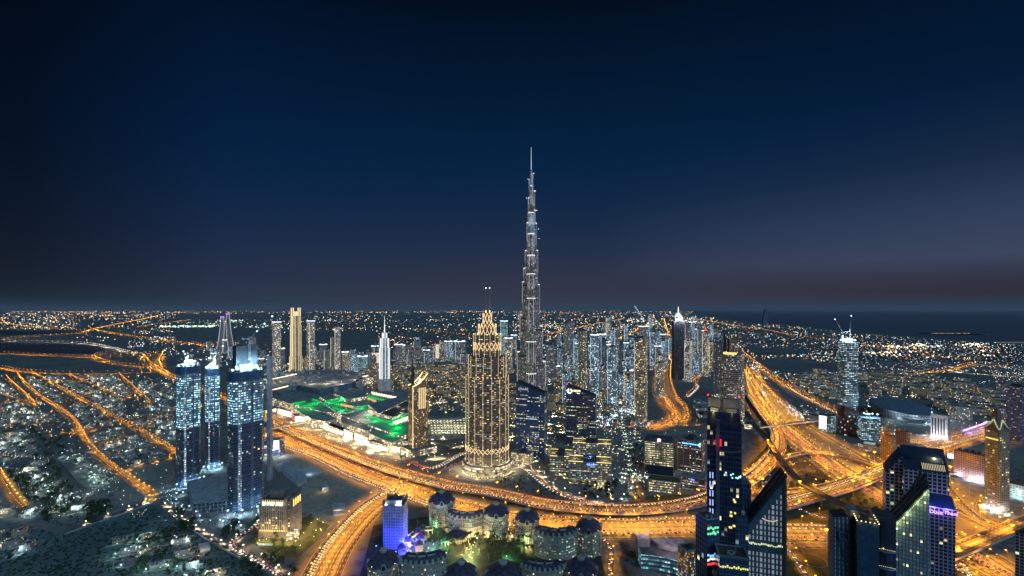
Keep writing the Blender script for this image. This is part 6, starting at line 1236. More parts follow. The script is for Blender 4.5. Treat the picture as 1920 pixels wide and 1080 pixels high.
for k in range(60):      # plant and skylights dotted over the mall roofs
    px, py, z = R.uniform(610, 790), R.uniform(742, 800), 24.2
    if py > 750+(px-600)*.22 or py < 756-(px-600)*.06: continue
    x, y = G(px, py, z); q = MB(); q.box(x, y, z, R.uniform(5, 16), R.uniform(4, 9), R.uniform(1.5, 4), 0, rz=.5+R.choice((0, pi/2))); q.build('roof_unit', [m_conc if k % 3 else plain('unit_grey', (.3, .31, .33), .7)], mr)
for k in range(30):
    x, y = G(500+k*14, R.uniform(696, 722), 45) if k < 14 else G(R.uniform(640, 785), R.uniform(750, 790), 27)
    z_ = 44 if k < 14 else 24
    q = MB(); q.bar((x, y, z_), (x, y, z_+5), .4, 1); q.octa((x, y, z_+5.6), .9); q.build('roof_lamp', [g_shop, m_dark], mr); point((1, .88, .65), 24000 if k < 14 else 7000, (x, y, z_+9), mr, .5)
for k in range(70):
    px, py = R.uniform(505, 690), R.uniform(696, 735); x, y = G(px, py, 27); q = MB(); q.box(x, y, 25, R.uniform(8, 30), R.uniform(6, 14), R.uniform(3, 18), 0, rz=.5+R.choice((0, pi/2))); q.build('roof_unit', [plain('unit_grey', (.3, .31, .33), .7)], mr)
for pa, pb in (((500, 716), (556, 704)), ((566, 722), (622, 712)), ((640, 716), (690, 707)), ((508, 735), (540, 727))):
    a, b = G(*pa, 30), G(*pb, 30); q = MB(); q.bar((*a, 36), (*b, 36), 2.2); q.build('roof_light_strip', [g_shop], mr)
c_ = G(836, 778, 15); t = thing('domed_hall', 'dark round hall with a flat domed roof right of the mast hotel', 'hall', (c_[0], c_[1], 0)); q = MB(); q.lathe([(56, 0), (56, 12)], 32, 1); q.lathe([(58, 12), (50, 17), (30, 20), (.1, 21)], 32, 0); q.build('roof', [plain('bronze_roof', (.15, .17, .165), .6), facade('podium_wall', 4, 4.5)], t); q = MB(); q.octa((0, 0, 22), 2.2); q.build('roof_lamp', [g_shop], t)
t = thing('car_park', 'open car park with rows of pale lamps beside the lattice crowned tower', 'car park', (0, 0, 0)); q = MB(); P = [G(*p, 10) for p in ((808, 786), (880, 784), (884, 812), (800, 818))]; q.prism(P[::-1], 0, 10, 1, 0); q.build('deck', [plain('park_deck', (.18, .17, .14), .8), m_conc], t); q = MB()
for i in range(6):
    for j in range(12): x, y = G(808+j*6.2+i*.6, 789+i*4.8, 13); q.box(x, y, 10, .3, .3, 4, 1); q.box(x, y, 14, 3.2, .9, .6, 0)
q.build('deck_lamps', [glow('deck_lamp', (1, 1, .7), 2.5), m_dark], t); [point((1, 1, .65), 16000, (*G(820+j*18, 792+i*10, 19), 19), t) for i in range(2) for j in range(4)]
# lit showroom left of the footbridge, sheds on the sand lot
t = place('showroom', 'white and blue lit showroom beside the grey lift tower', 'showroom', 493, 533, 822, 856, rect(.7), -24); q = MB(); q.prism(t.poly, 0, t.h, 0, 1); part(q, 'walls', [facade('dark_office', 3, 4), m_roofl], t); q = MB(); q.box(.32*t.s, -.36*t.s, t.h*.45, t.s*.3, 1, t.h*.5); part(q, 'screen', [g_white], t); q = MB(); q.box(-.15*t.s, -.36*t.s, 3, t.s*.5, .7, 1.2); q.box(-.15*t.s, -.36*t.s, t.h*.6, t.s*.5, .7, 1.2); part(q, 'light_band', [g_shop], t)
for x, y in ((.6, -.4), (0, -.7)): point((.8, .9, 1), 16000, (x*t.s, y*t.s, 10), t.root)
for k, (pts, z, lab) in enumerate((([(516, 872), (538, 862), (550, 868), (526, 880)], 8, 'long white roofed shed on the sand lot'), ([(530, 882), (556, 872), (576, 896), (560, 906)], 7, 'shed with a lit gable on the sand lot'), ([(560, 882), (586, 874), (604, 886), (580, 896)], 2, 'dark excavated yard with a low wall on the sand lot'), ([(600, 908), (612, 905), (616, 913), (604, 916)], 5, 'small concrete hut on the sand lot'), ([(622, 942), (646, 944), (648, 956), (624, 958)], 5, 'open roofed concrete shell beside the curving road'), ([(372, 1020), (390, 1016), (394, 1026), (376, 1031)], 4, 'lone white shed on the scrub'))):
    P = [G(*p, z) for p in pts]; c0 = (sum(p[0] for p in P)/4, sum(p[1] for p in P)/4); P = [(x-c0[0], y-c0[1]) for x, y in P]
    a = sum(P[i][0]*P[(i+1) % 4][1]-P[(i+1) % 4][0]*P[i][1] for i in range(4)); P = P if a > 0 else P[::-1]
    t = thing('shed', lab, 'shed', (c0[0], c0[1], 0)); q = MB(); q.prism(P, 0, z, 0, None); q.build('walls', [plain('shed_white', (.42, .42, .42), .8)], t)
    q = MB(); cx_ = sum(p[0] for p in P)/4; r0_ = [((P[0][0]+P[3][0])/2, (P[0][1]+P[3][1])/2), ((P[1][0]+P[2][0])/2, (P[1][1]+P[2][1])/2)]; rz_ = z+(2.0 if k in (0, 1, 5) else .4)
    P = sc(P, 1.04); q.face([(*P[0], z), (*P[1], z), (*r0_[1], rz_), (*r0_[0], rz_)]); q.face([(*P[2], z), (*P[3], z), (*r0_[0], rz_), (*r0_[1], rz_)]); q.face([(*P[1], z), (*P[2], z), (*r0_[1], rz_)]); q.face([(*P[3], z), (*P[0], z), (*r0_[0], rz_)]); q.build('roof', [plain('shed_sheet_%d' % (k % 2), ((.34, .36, .38), (.10, .12, .13))[1 if k in (2,) else 0], .7)], t)
    point((.7, .85, 1) if k < 3 else WARM, 2500, (c0[0]+4, c0[1]-14, 7))
# site wall and hoardings
for lab, pts, hh in (('long pale wall along the scrub, lit by small lamps', [(300, 952), (345, 987), (404, 1024), (461, 1056), (540, 1096)], 3), ('low wall along the foot of the estate', [(286, 944), (233, 964), (203, 974), (157, 990), (119, 1004)], 2.5), ('green hoarding beside the brown hotel', [(462, 992), (486, 972)], 5)):
    P = [Vector(G(*p)) for p in pts]; q = MB()
    for a, b in zip(P, P[1:]): d_ = (b-a).normalized(); n = Vector((-d_.y, d_.x))*.3; q.prism([(a.x+n.x, a.y+n.y), (a.x-n.x, a.y-n.y), (b.x-n.x, b.y-n.y), (b.x+n.x, b.y+n.y)], 0, hh, 0)
    tag(q.build('wall', [plain('green_board', (.05, .22, .14), .7) if hh == 5 else m_conc]), lab, 'wall', None, 'thing')
# ---------------------------------------------------------------- towers of the skyline
FA = {'warm': facade('sky_warm', 3.4, 3.6, (.18, .18, .20), (.03, .035, .05), .34, (1, .82, .5), (.8, .92, 1), 2.9, .22, .25, mixb=.3),
      'cool': facade('sky_cool', 3.4, 3.6, (.17, .21, .27), (.03, .05, .09), .32, (.55, .85, 1), (.9, .95, 1), 3.0, .2, .25),
      'dark': facade('sky_dark', 3.4, 3.6, (.16, .17, .20), (.025, .032, .05), .14, (1, .85, .6), (.6, .85, 1), 2.6, .2, .25),
      'brown': facade('sky_brown', 3.4, 3.6, (.28, .23, .18), (.03, .026, .022), .36, (1, .78, .4), (1, .9, .7), 2.4, .22, .25),
      'teal': facade('sky_teal', 3.6, 3.8, (.13, .21, .24), (.03, .06, .08), .44, (.5, 1, .95), (.8, 1, 1), 1.2, .16, .22, floors=.2),
      'grey': facade('sky_grey', 3.4, 3.6, (.26, .26, .28), (.03, .035, .045), .16, (1, .85, .6), (.85, .92, 1), 1.3, .26, .22)}
BG = [(510, 527, 604, 706, 'lights', 'warm'), (575, 590.5, 602, 703, 'lights', 'warm'), (608, 619, 655, 697, 'flat', 'grey'), (619, 629, 632, 695, 'flat', 'grey'), (627, 638.5, 613, 697, 'spire', 'warm'), (641, 654, 660, 702, 'lights', 'brown'), (655, 670, 655, 704, 'step', 'cool'), (670, 689, 668, 702, 'lights', 'teal'),
      (741, 755, 646, 686, 'lights', 'dark'), (766, 780, 655, 682, 'flat', 'dark'), (789, 800, 650, 680, 'step', 'dark'), (803, 815, 648, 678, 'flat', 'warm'), (816.5, 831, 645, 676, 'screen', 'grey'), (697, 712, 661, 690, 'screen', 'grey'), (833, 848, 640, 677, 'lights', 'cool'), (851, 872, 640, 680, 'lights', 'dark'), (938, 952, 602, 690, 'lights', 'teal'), (946, 961, 634, 700, 'lights', 'warm'),
      (1023, 1042, 646, 714, 'fins', 'dark'), (1044, 1056, 652, 706, 'spire', 'cool'), (1057, 1075, 607, 716, 'dome', 'dark'), (1084, 1102, 620, 738, 'fins', 'brown'), (1107, 1123, 628, 752, 'lights', 'cool'), (1118, 1127, 640, 735, 'flat', 'grey'), (1124, 1136, 627, 722, 'lights', 'cool'), (1130, 1138, 604, 655, 'spire', 'dark'), (1139, 1158, 650, 772, 'spire', 'cool'), (1172, 1193, 654, 724, 'fins', 'cool'), (1190, 1214, 634, 800, 'slope', 'brown'),
      (1197, 1217, 612, 668, 'crane', 'dark'), (1219, 1236, 622, 694, 'flat', 'cool'), (1236, 1252, 636, 684, 'step', 'dark'), (1283.5, 1297, 640, 716, 'frame', 'warm'), (1284, 1297, 606, 660, 'step', 'dark'), (1293, 1303, 604, 650, 'lights', 'cool'), (1305, 1317, 616, 700, 'step', 'dark'), (1317, 1329, 622, 706, 'beacon', 'warm'), (1299, 1311, 660, 705, 'flat', 'cool'), (1338, 1355, 643, 745, 'fins', 'grey'), (1386.5, 1396, 664, 795, 'dome', 'brown'), (1228, 1245, 680, 745, 'flat', 'brown'), (1160, 1172, 700, 752, 'flat', 'cool'), (1100, 1112, 690, 744, 'flat', 'warm')]
rr = random.Random(11)
def filler(x0, x1, y0, y1, h0, h1, n, kinds, w0=8, w1=16):
    for _ in range(n):
        x = rr.uniform(x0, x1); yb = rr.uniform(y0, y1); w = rr.uniform(w0, w1)
        BG.append((x, x+w, yb-rr.uniform(h0, h1), yb, rr.choice(['flat', 'flat', 'step', 'lights', 'fins', 'spire']), rr.choice(kinds)))
filler(735, 868, 668, 690, 16, 38, 24, ['dark', 'cool', 'warm', 'grey'])
filler(495, 705, 676, 700, 14, 38, 26, ['dark', 'cool', 'grey', 'warm', 'brown'])
filler(1022, 1180, 676, 716, 22, 60, 24, ['cool', 'dark', 'cool', 'warm', 'teal'])
filler(1040, 1186, 720, 770, 30, 70, 15, ['cool', 'cool', 'dark', 'warm'], 9, 15)
filler(1026, 1180, 700, 735, 55, 100, 13, ['cool', 'warm', 'cool', 'dark', 'teal'], 8, 13)
filler(1100, 1255, 650, 690, 25, 70, 14, ['cool', 'warm', 'cool', 'dark'], 6, 11)
filler(1214, 1256, 640, 700, 22, 56, 12, ['cool', 'warm', 'dark'])
filler(1290, 1345, 650, 700, 26, 60, 14, ['dark', 'warm', 'brown', 'cool'], 7, 12)
filler(335, 505, 655, 690, 10, 26, 14, ['dark', 'cool', 'grey'])
filler(950, 972, 660, 720, 30, 60, 4, ['warm', 'cool'])
zone = [(0, 505, 'towers by the curved twins'), (505, 705, 'towers left of the white hotel'), (705, 930, 'towers behind the mast hotel'), (930, 1018, 'towers beside the tallest tower'), (1018, 1095, 'towers right of the tallest tower'), (1095, 1180, 'towers left of the brown tower'), (1180, 1420, 'towers round the winding boulevard')]
ORD = 'first second third fourth fifth sixth seventh eighth ninth tenth eleventh twelfth thirteenth fourteenth fifteenth sixteenth seventeenth eighteenth nineteenth twentieth'.split()
def ordi(k):
    if k <= 20: return ORD[k-1]
    t_, u_ = divmod(k, 10); te = {2: 'twent', 3: 'thirt', 4: 'fort', 5: 'fift', 6: 'sixt', 7: 'sevent', 8: 'eight', 9: 'ninet'}[t_]
    return te+'ieth' if u_ == 0 else te+'y-'+ORD[u_-1]
col_w = {'warm': 'warm lit', 'cool': 'blue lit', 'dark': 'dark', 'brown': 'brown', 'teal': 'teal lit', 'grey': 'grey'}
top_w = {'flat': 'flat topped', 'step': 'stepped', 'lights': 'bright topped', 'fins': 'ribbed', 'spire': 'mast topped', 'dome': 'round topped', 'slope': 'slant topped', 'screen': 'patterned', 'crane': 'unfinished', 'frame': 'white framed', 'beacon': 'red beaconed'}
m_fin = plain('sky_fin', (.20, .21, .24), .7); m_scr = None
def screen_mat():
    k = NT('lit_pattern'); sp = k.n('ShaderNodeSeparateXYZ'); k.t.links.new(k.n('ShaderNodeUVMap', uv_map='UVMap').outputs[0], sp.inputs[0])
    cb = k.n('ShaderNodeCombineXYZ'); k.put(cb.inputs[0], k.mt('MULTIPLY', sp.outputs[0], .16)); k.put(cb.inputs[1], k.mt('MULTIPLY', sp.outputs[1], .16))
    v = k.n('ShaderNodeTexVoronoi', feature='DISTANCE_TO_EDGE'); k.t.links.new(cb.outputs[0], v.inputs['Vector'])
    on = k.mt('LESS_THAN', v.outputs[0], .12); MC['lit_pattern'] = k.end((.1, .09, .08), .6, 0, (1, .86, .68), k.mt('MULTIPLY', on, 1.3)); return MC['lit_pattern']
m_scr = screen_mat()
for za, zb, zn in zone:
    L_ = sorted([b for b in BG if za <= (b[0]+b[1])/2 < zb], key=lambda b: b[0])
    for k, (x0, x1, yt, yb, sty, fk) in enumerate(L_):
        lab = f'{top_w[sty]} {col_w[fk]} tower, {ordi(k+1)} from left of the {zn}'
        poly = ngon(12) if sty == 'dome' else chamf(rr.uniform(.75, 1), .14) if sty in ('step', 'lights') else rect(rr.uniform(.6, 1))
        t = place('skyline_tower', lab, 'tower', x0, x1, yt, yb, poly, rr.uniform(-35, 35), zn); s = t.s; P = t.poly; h = t.h; fac = FA[fk]; m = t.cy/F
        q = MB()
        if sty == 'slope': q.prism(P, 0, h, 0, 1, ztop=[h-9*m, h, h, h-9*m])
        elif sty == 'step': q.prism(P, 0, h*.86, 0, 1); q.prism(sc(P, .7), h*.86, h, 0, 1)
        else: q.prism(P, 0, h, 0, 1)
        part(q, 'shaft', [m_scr if sty == 'screen' else fac, m_roof], t)
        q = MB(); q.box(0, 0, h, s*.4, s*.35, 5); part(q, 'roof_plant', [m_roof], t)
        q = MB(); q.box(0, 0, 0, s*1.5, s*1.3, 12, 0, 1); part(q, 'podium', [FA['warm'], m_roofl], t)
        if sty in ('lights', 'crane'):
            q = MB(); [q.bar((P[i][0], P[i][1], h+1), (P[(i+1) % len(P)][0], P[(i+1) % len(P)][1], h+1), 1.5+.5*m) for i in range(len(P))]; part(q, 'crown_lights', [glow('crown_white', (.8, .92, 1), 2.2)], t)
        if sty in ('spire', 'lights'): q = MB(); q.bar((0, 0, h+5), (0, 0, h+5+9*m), 1.3*m, 0, .4*m); part(q, 'mast', [m_fin], t)
        if sty in ('fins', 'frame'):
            q = MB()
            for i in range(len(P)):
                a, b = P[i], P[(i+1) % len(P)]
                for j in range(6 if sty == 'fins' else 1): q.bar((a[0]+(b[0]-a[0])*j/6, a[1]+(b[1]-a[1])*j/6, 0), (a[0]+(b[0]-a[0])*j/6, a[1]+(b[1]-a[1])*j/6, h+4), .8*m)
                if sty == 'frame': q.bar((*a, h), (*b, h), .9*m)
            part(q, 'fins', [m_fin if sty == 'fins' else glow('frame_white', (.9, .95, 1), .5)], t)
        if sty == 'dome': q = MB(); q.lathe([(s*.5, h), (s*.42, h+3*m), (s*.2, h+5*m), (.2, h+5.5*m)], 12, 0); part(q, 'round_top', [m_fin], t)
        if sty == 'beacon': q = MB(); q.octa((0, 0, h+8), 2*m); part(q, 'beacon', [g_red], t)
        if rr.random() < .5 and sty != 'screen':
            q = MB(); a = P[0]; q.bar((a[0]*1.02, a[1]*1.02, h*.1), (a[0]*1.02, a[1]*1.02, h*.97), .55*m); part(q, 'edge_light', [glow('edge_cool', (.6, .85, 1), .9) if fk in ('cool', 'teal', 'dark') else glow('edge_warm', (1, .8, .5), .9)], t)
x, y = G(1207, 668); crane('luffing crane with white lamps along its jib, right of the slanted brown tower', x+4, y, H-(612-YH)*y/F, 40, 105, 2.6, 55, 8)
x, y = G(470, 690); crane('far crane with a lit jib behind the unfinished towers', x-18, y+300, 60, 60, 120, .5, 50, 4)
# small tapering sail shaped hotel far away on the coast
x, y = G(1434, 612); o = thing('sail_tower', 'faint far sail shaped tower on the coast', 'tower', (x, y, 0)); q = MB()
for i in range(8): f0, f1 = i/8, (i+1)/8; q.prism([(-45*(1-f0**2), -20), (30, -20), (30, 20), (-45*(1-f0**2), 20)], 300*f0, 300*f1, 0, 0, poly2=[(-45*(1-f1**2), -20), (30, -20), (30, 20), (-45*(1-f1**2), 20)])
q.build('shaft', [plain('far_violet', (.2, .16, .2), .8)], o); q = MB(); q.bar((30, 0, 300), (30, 0, 360), 6); q.build('mast', [m_fin], o)
# ---------------------------------------------------------------- low blocks: old quarter and the quarter beyond the arena
ROADS = []
for o in list(COL.objects):
    if o.get('kind') == 'structure' and o.name.split('.')[0] in ('road', 'street', 'highway', 'roundabout', 'boulevard', 'avenue', 'coast_road', 'north_highway', 'outer_carriageway', 'inner_carriageway', 'ring_road', 'lane', 'ramp', 'overpass', 'elevated_highway', 'slip_highway', 'flyover', 'service_road', 'frontage_road', 'loop', 'underpass_road'):
        v = [x.co for x in o.data.vertices]; ROADS += [(a.x, a.y) for a in v[::2]]
cell = {}
for x, y in ROADS: cell.setdefault((int(x//20), int(y//20)), []).append((x, y))
def near_road(x, y, d):
    k = int(d//20)+1; cx, cy = int(x//20), int(y//20)
    return any(hypot(x-a, y-b) < d for i in range(-k, k+1) for j in range(-k, k+1) for a, b in cell.get((cx+i, cy+j), ()))
def inside(p, poly):
    x, y = p; c_ = False; n = len(poly)
    for i in range(n):
        (x1, y1), (x2, y2) = poly[i], poly[(i+1) % n]
        if (y1 > y) != (y2 > y) and x < (x2-x1)*(y-y1)/(y2-y1)+x1: c_ = not c_
    return c_
rb = random.Random(5); placed = {}
def free(x, y, d):
    cx, cy = int(x//60), int(y//60)
    for i in (-1, 0, 1):
        for j in (-1, 0, 1):
            for a, b, e in placed.get((cx+i, cy+j), ()):
                if hypot(x-a, y-b) < d+e: return False
    placed.setdefault((cx, cy), []).append((x, y, d)); return True
f_old = facade('old_quarter_wall', 3.6, 3.6, (.30, .23, .16), (.04, .035, .03), .17, (1, .70, .28), (1, .88, .6), 2.6, .2, .22, fr=.8)
f_walk = facade('walk_quarter_wall', 3.4, 3.6, (.28, .27, .25), (.04, .045, .05), .13, (1, .84, .5), (.9, 1, .85), 2.4, .2, .24, fr=.8)
f_cine = facade('cool_block_wall', 3.4, 3.6, (.22, .25, .28), (.04, .05, .06), .16, (.7, .95, 1), (1, .9, .7), 2.4, .2, .24, fr=.8)
def low_mesh(name, fac, roof, w, d, h, k):
    q = MB(); q.box(0, 0, 0, w, d, h, 0, 1); q.box(0, 0, h, w*.35, d*.3, 3, 2)
    if k % 2: q.box(-w*.62, d*.1, 0, w*.5, d*.7, h*.65, 0, 1)
    if k % 3 == 0: q.box(w*.3, -d*.55, 0, w*.4, d*.4, h*.8, 0, 1)
    for s_ in (-1, 1): q.box(0, s_*(d/2-.3), h, w-.1, .5, 1.1, 2); q.box(s_*(w/2-.3), 0, h, .5, d-1.2, 1.1, 2)
    return q.mesh(name, [fac, roof, m_conc])
def scatter_blocks(poly, n, fac, lab, grp, name, w0, w1, h0, h1, lampcol, lw, every=2, sp=.62):
    meshes = [low_mesh(name, fac, (m_roofl, m_roof)[k % 2], rb.uniform(w0, w1), rb.uniform(w0, w1)*.7, rb.uniform(h0, h1), k) for k in range(7)]
    xs = [p[0] for p in poly]; ys = [p[1] for p in poly]; c_ = 0; tr = 0; g = rb.uniform(0, 1.5)
    while c_ < n and tr < n*60:
        tr += 1; p = (rb.uniform(min(xs), max(xs)), rb.uniform(min(ys), max(ys)))
        if not inside(p, poly): continue
        x, y = G(*p)
        if near_road(x, y, w1*.8) or not free(x, y, w1*sp): continue
        link(name, meshes[rb.randrange(7)], None, (x, y, 0), g+rb.choice((0, pi/2))+rb.uniform(-.08, .08)); tag(COL.objects[-1], lab, 'building', grp); c_ += 1
        if c_ % every == 0: LAMPS.append((x+w1*.6, y-w1*.6, 0, 0, 10, lw*1.7, lampcol, 'lamps in the '+grp, False))
scatter_blocks([(640, 716), (700, 690), (880, 690), (880, 748), (800, 742), (720, 722)], 95, f_old, 'sand coloured old quarter block with warm lights behind the mall', 'old quarter blocks behind the mall', 'low_block', 26, 44, 14, 30, (1, .62, .2), 15000)
scatter_blocks([(950, 716), (1060, 712), (1190, 740), (1190, 792), (1120, 795), (1060, 796), (960, 790)], 42, f_old, 'low warm lit block between the sloping office towers and the tower cluster', 'low blocks at the foot of the tower cluster', 'low_block', 26, 44, 12, 26, (.75, .9, 1), 15000)
scatter_blocks([(1480, 720), (1510, 700), (1575, 706), (1580, 752), (1540, 745)], 22, f_walk, 'pale mid rise block with warm lights left of the tall unfinished tower', 'mid rise blocks left of the tall unfinished tower', 'mid_rise_block', 34, 56, 20, 32, (1, .8, .4), 14000)
scatter_blocks([(1612, 708), (1720, 700), (1760, 716), (1730, 742), (1640, 740)], 26, f_walk, 'pale mid rise block with yellow street lights behind the arena', 'mid rise blocks behind the arena', 'mid_rise_block', 34, 56, 20, 32, (1, .85, .4), 14000)
scatter_blocks([(1735, 745), (1780, 720), (1890, 735), (1890, 790), (1850, 808), (1780, 775)], 34, f_walk, 'mid rise block with pale green street lights right of the arena', 'mid rise blocks right of the arena', 'mid_rise_block', 36, 58, 22, 36, (.95, 1, .55), 15000)
scatter_blocks([(1404, 716), (1440, 735), (1480, 760), (1530, 782), (1540, 800), (1490, 790), (1440, 758), (1402, 722)], 24, f_cine, 'shop block with white and violet lights between the highway and the coast road', 'shop blocks between the highway and the coast road', 'shop_block', 24, 40, 8, 16, (.75, .7, 1), 16000, 1)
scatter_blocks([(1262, 700), (1310, 700), (1310, 740), (1330, 790), (1300, 795), (1290, 760), (1268, 720)], 14, f_cine, 'long dark shed on the plot right of the winding boulevard', 'dark sheds right of the winding boulevard', 'shed', 36, 60, 6, 9, SOD, 9000, 3)
scatter_blocks([(430, 700), (500, 690), (520, 708), (500, 740), (440, 745)], 16, f_walk, 'grey low block behind the widest unfinished tower', 'low blocks behind the unfinished towers', 'low_block', 30, 46, 10, 18, (.7, .8, 1), 14000)
scatter_blocks([(1700, 835), (1780, 830), (1800, 860), (1760, 905), (1720, 880)], 8, f_cine, 'low dark block beside the avenue behind the blue leaning slabs', 'low blocks beside the avenue', 'low_block', 22, 34, 8, 14, SOD, 9000, 2)
def square(poly, n, col, w, grp, hh=8):
    xs = [p[0] for p in poly]; ys = [p[1] for p in poly]; c_ = 0
    for _ in range(n*20):
        p = (rb.uniform(min(xs), max(xs)), rb.uniform(min(ys), max(ys)))
        if c_ < n and inside(p, poly): x, y = G(*p); LAMPS.append((x, y, 0, rb.uniform(0, 6), hh, w, col, grp, False)); c_ += 1
square([(1060, 705), (1150, 700), (1195, 740), (1190, 800), (1060, 800)], 46, (.62, .84, 1), 34000, 'white lamps at the foot of the tower cluster', 10)
square([(955, 745), (1060, 740), (1062, 830), (955, 830)], 26, (1, .9, .45), 30000, 'yellow lamps between the sloping office towers')
square([(1140, 800), (1210, 800), (1212, 900), (1150, 925)], 22, (.85, 1, .7), 4500, 'pale lamps round the office street', 7)
square([(1000, 860), (1150, 905), (1140, 930), (1000, 900)], 16, (1, .8, .4), 12000, 'warm lamps in front of the office blocks', 7)
square([(800, 745), (880, 745), (880, 784), (800, 786)], 16, (1, .85, .45), 26000, 'warm lamps round the flat domed hall')
square([(800, 830), (880, 815), (876, 850), (800, 868)], 14, (1, .85, .5), 16000, 'warm lamps beside the mast hotel')
square([(530, 792), (745, 842), (740, 862), (530, 806)], 26, (1, .84, .5), 30000, 'warm lamps on the mall forecourt')
square([(500, 700), (700, 690), (705, 712), (500, 715)], 22, (1, .85, .6), 40000, 'lamps behind the mall')
square([(1620, 745), (1760, 745), (1790, 800), (1740, 830), (1620, 800)], 20, (.6, .88, 1), 26000, 'cool lamps round the arena')
square([(1400, 705), (1430, 725), (1530, 795), (1500, 790), (1402, 722)], 20, (.85, .8, 1), 40000, 'white lamps along the shop blocks')
square([(310, 905), (480, 960), (450, 1000), (345, 975)], 14, (.5, .78, 1), 2500, 'work lamps on the building site', 6)
# ---------------------------------------------------------------- villas
f_villa = facade('villa_wall', 2.6, 3.2, (.24, .24, .23), (.04, .045, .05), .22, (1, .78, .4), (.75, .95, 1), 1.4, .28, .28, fr=.85)
vr = [plain('villa_roof_%s' % n_, c_, .85, 0, .4, .2) for n_, c_ in (('grey', (.10, .11, .12)), ('sand', (.15, .13, .105)), ('white', (.22, .225, .225)), ('tile', (.12, .07, .05)))]
def villa_mesh(k):
    q = MB(); w, d, h = R.uniform(11, 17), R.uniform(9, 14), R.choice((4.2, 7.4, 7.4))
    q.box(0, 0, 0, w, d, h, 0, 1); q.box(w*.55, -d*.2, 0, w*.45, d*.6, 4, 0, 1)
    for s_ in (-1, 1): q.box(0, s_*(d/2-.2), h, w-.02, .3, .9, 0); q.box(s_*(w/2-.2), 0, h, .3, d-.7, .9, 0)
    q.box(-w*.2, d*.1, h, 3.2, 3, 2.4, 0, 1)
    for x_, y_ in ((w*.25, d*.2), (w*.33, -d*.2), (0, d*.3), (-w*.35, -d*.3)): q.box(x_, y_, h, R.uniform(.9, 1.8), R.uniform(.9, 1.6), R.uniform(.9, 1.6), 2)
    W2, D2 = w+10, d+11
    for x, y, a, b in ((0, -D2/2, W2, .3), (0, D2/2, W2, .3), (-W2/2, 0, .3, D2-.4), (W2/2, 0, .3, D2-.4)): q.box(x+w*.15, y, 0, a, b, 2.1, 2)
    return q.mesh('villa', [f_villa, vr[k % 4], plain('garden_wall', (.33, .31, .27), .85)])
VM = [villa_mesh(k) for k in range(12)]
VIL = []
areas = [([(-30, 716), (20, 716), (62, 760), (100, 790), (40, 800), (-30, 800)], 'estate on the far left edge', 'cool', 70), ([(40, 706), (60, 706), (190, 778), (210, 800), (160, 806), (110, 765)], 'estate between the first two diagonal streets', 'mix', 80), ([(74, 706), (130, 706), (228, 752), (236, 790), (200, 776)], 'estate between the middle diagonal streets', 'mix', 80), ([(140, 706), (222, 704), (270, 748), (240, 746)], 'estate below the broad orange road', 'mix', 50), ([(165, 812), (222, 802), (320, 850), (320, 858), (226, 880), (180, 840)], 'estate right of the roundabout', 'cool', 46), ([(225, 796), (320, 778), (330, 846), (290, 834)], 'estate left of the unfinished towers', 'cool', 50), ([(250, 720), (330, 715), (330, 772), (286, 770)], 'estate beyond the dark plot', 'cool', 36), ([(-30, 812), (40, 806), (70, 840), (40, 862), (-30, 870)], 'gardens on the left edge', 'cool', 26), ([(10, 880), (100, 866), (160, 930), (140, 975), (60, 965), (30, 920)], 'walled gardens in the lower left', 'green', 46), ([(106, 860), (190, 856), (220, 905), (160, 918)], 'walled compound with white lamps', 'green', 30), ([(215, 1010), (300, 1000), (330, 1060), (300, 1078), (240, 1060)], 'compound on the scrub', 'green', 12), ([(330, 990), (360, 1060), (420, 1078), (330, 1100)], 'compound at the bottom edge', 'green', 8), ([(-30, 930), (20, 925), (40, 960), (-30, 975)], 'row of flat roofs at the left edge', 'cool', 8), ([(-30, 1000), (40, 1000), (60, 1030), (-30, 1040)], 'house group in the lower left corner', 'cool', 10)]
GLM = []
for poly, nm, hue, n in areas:
    xs = [p[0] for p in poly]; ys = [p[1] for p in poly]; c_ = tr = 0; g = .62 if ys[0] < 850 else .5
    while c_ < n and tr < n*50:
        tr += 1; p = (rb.uniform(min(xs), max(xs)), rb.uniform(min(ys), max(ys)))
        if not inside(p, poly): continue
        x, y = G(*p)
        if near_road(x, y, 21) or not free(x, y, 13.5): continue
        VIL.append((x, y, g+rb.choice((0, pi/2, pi))+rb.uniform(-.05, .05), nm)); c_ += 1
        if rb.random() < {'cool': .62, 'mix': .42, 'green': .9}[hue]:
            cl = rb.choice({'cool': [(.6, .85, 1), (.75, 1, .95), (1, .85, .55)], 'mix': [(1, .72, .3), (.8, .95, 1), (.9, 1, .6)], 'green': [(.65, 1, .9), (.8, 1, .95), (.6, .95, 1), (1, .92, .6)]}[hue])
            GLM.append((x+rb.uniform(-10, 10), y-rb.uniform(8, 12), rb.uniform(3.5, 5), 3600 if hue == 'green' else 3600, cl, nm))
            if hue == 'green': [GLM.append((x+rb.uniform(-14, 14), y+rb.uniform(-14, 14), 3.5, 2200, cl, nm)) for _ in range(2)]
VIL.sort(key=lambda v: v[1])
rest = MB()
for i, (x, y, a, nm) in enumerate(VIL):
    if i < 290:
        link('villa', VM[i % 12], None, (x, y, 0), a); tag(COL.objects[-1], 'flat roofed walled villa in the '+nm, 'villa', 'villas of the '+nm)
    else:
        me = VM[i % 12]; M_ = Matrix.Translation((x, y, 0)) @ Matrix.Rotation(a, 4, 'Z'); ul = me.uv_layers[0].data
        for p in me.polygons: rest.face([tuple(M_ @ me.vertices[v].co) for v in p.vertices], {0: 0, 1: 1+(i % 4), 2: 5}[p.material_index], [tuple(ul[l].uv) for l in p.loop_indices])
if rest.v: tag(rest.build('far_villas', [f_villa]+vr+[plain('garden_wall', (.33, .31, .27), .85)]), 'mass of further villas in the estate on the left', 'villas', None, 'stuff')
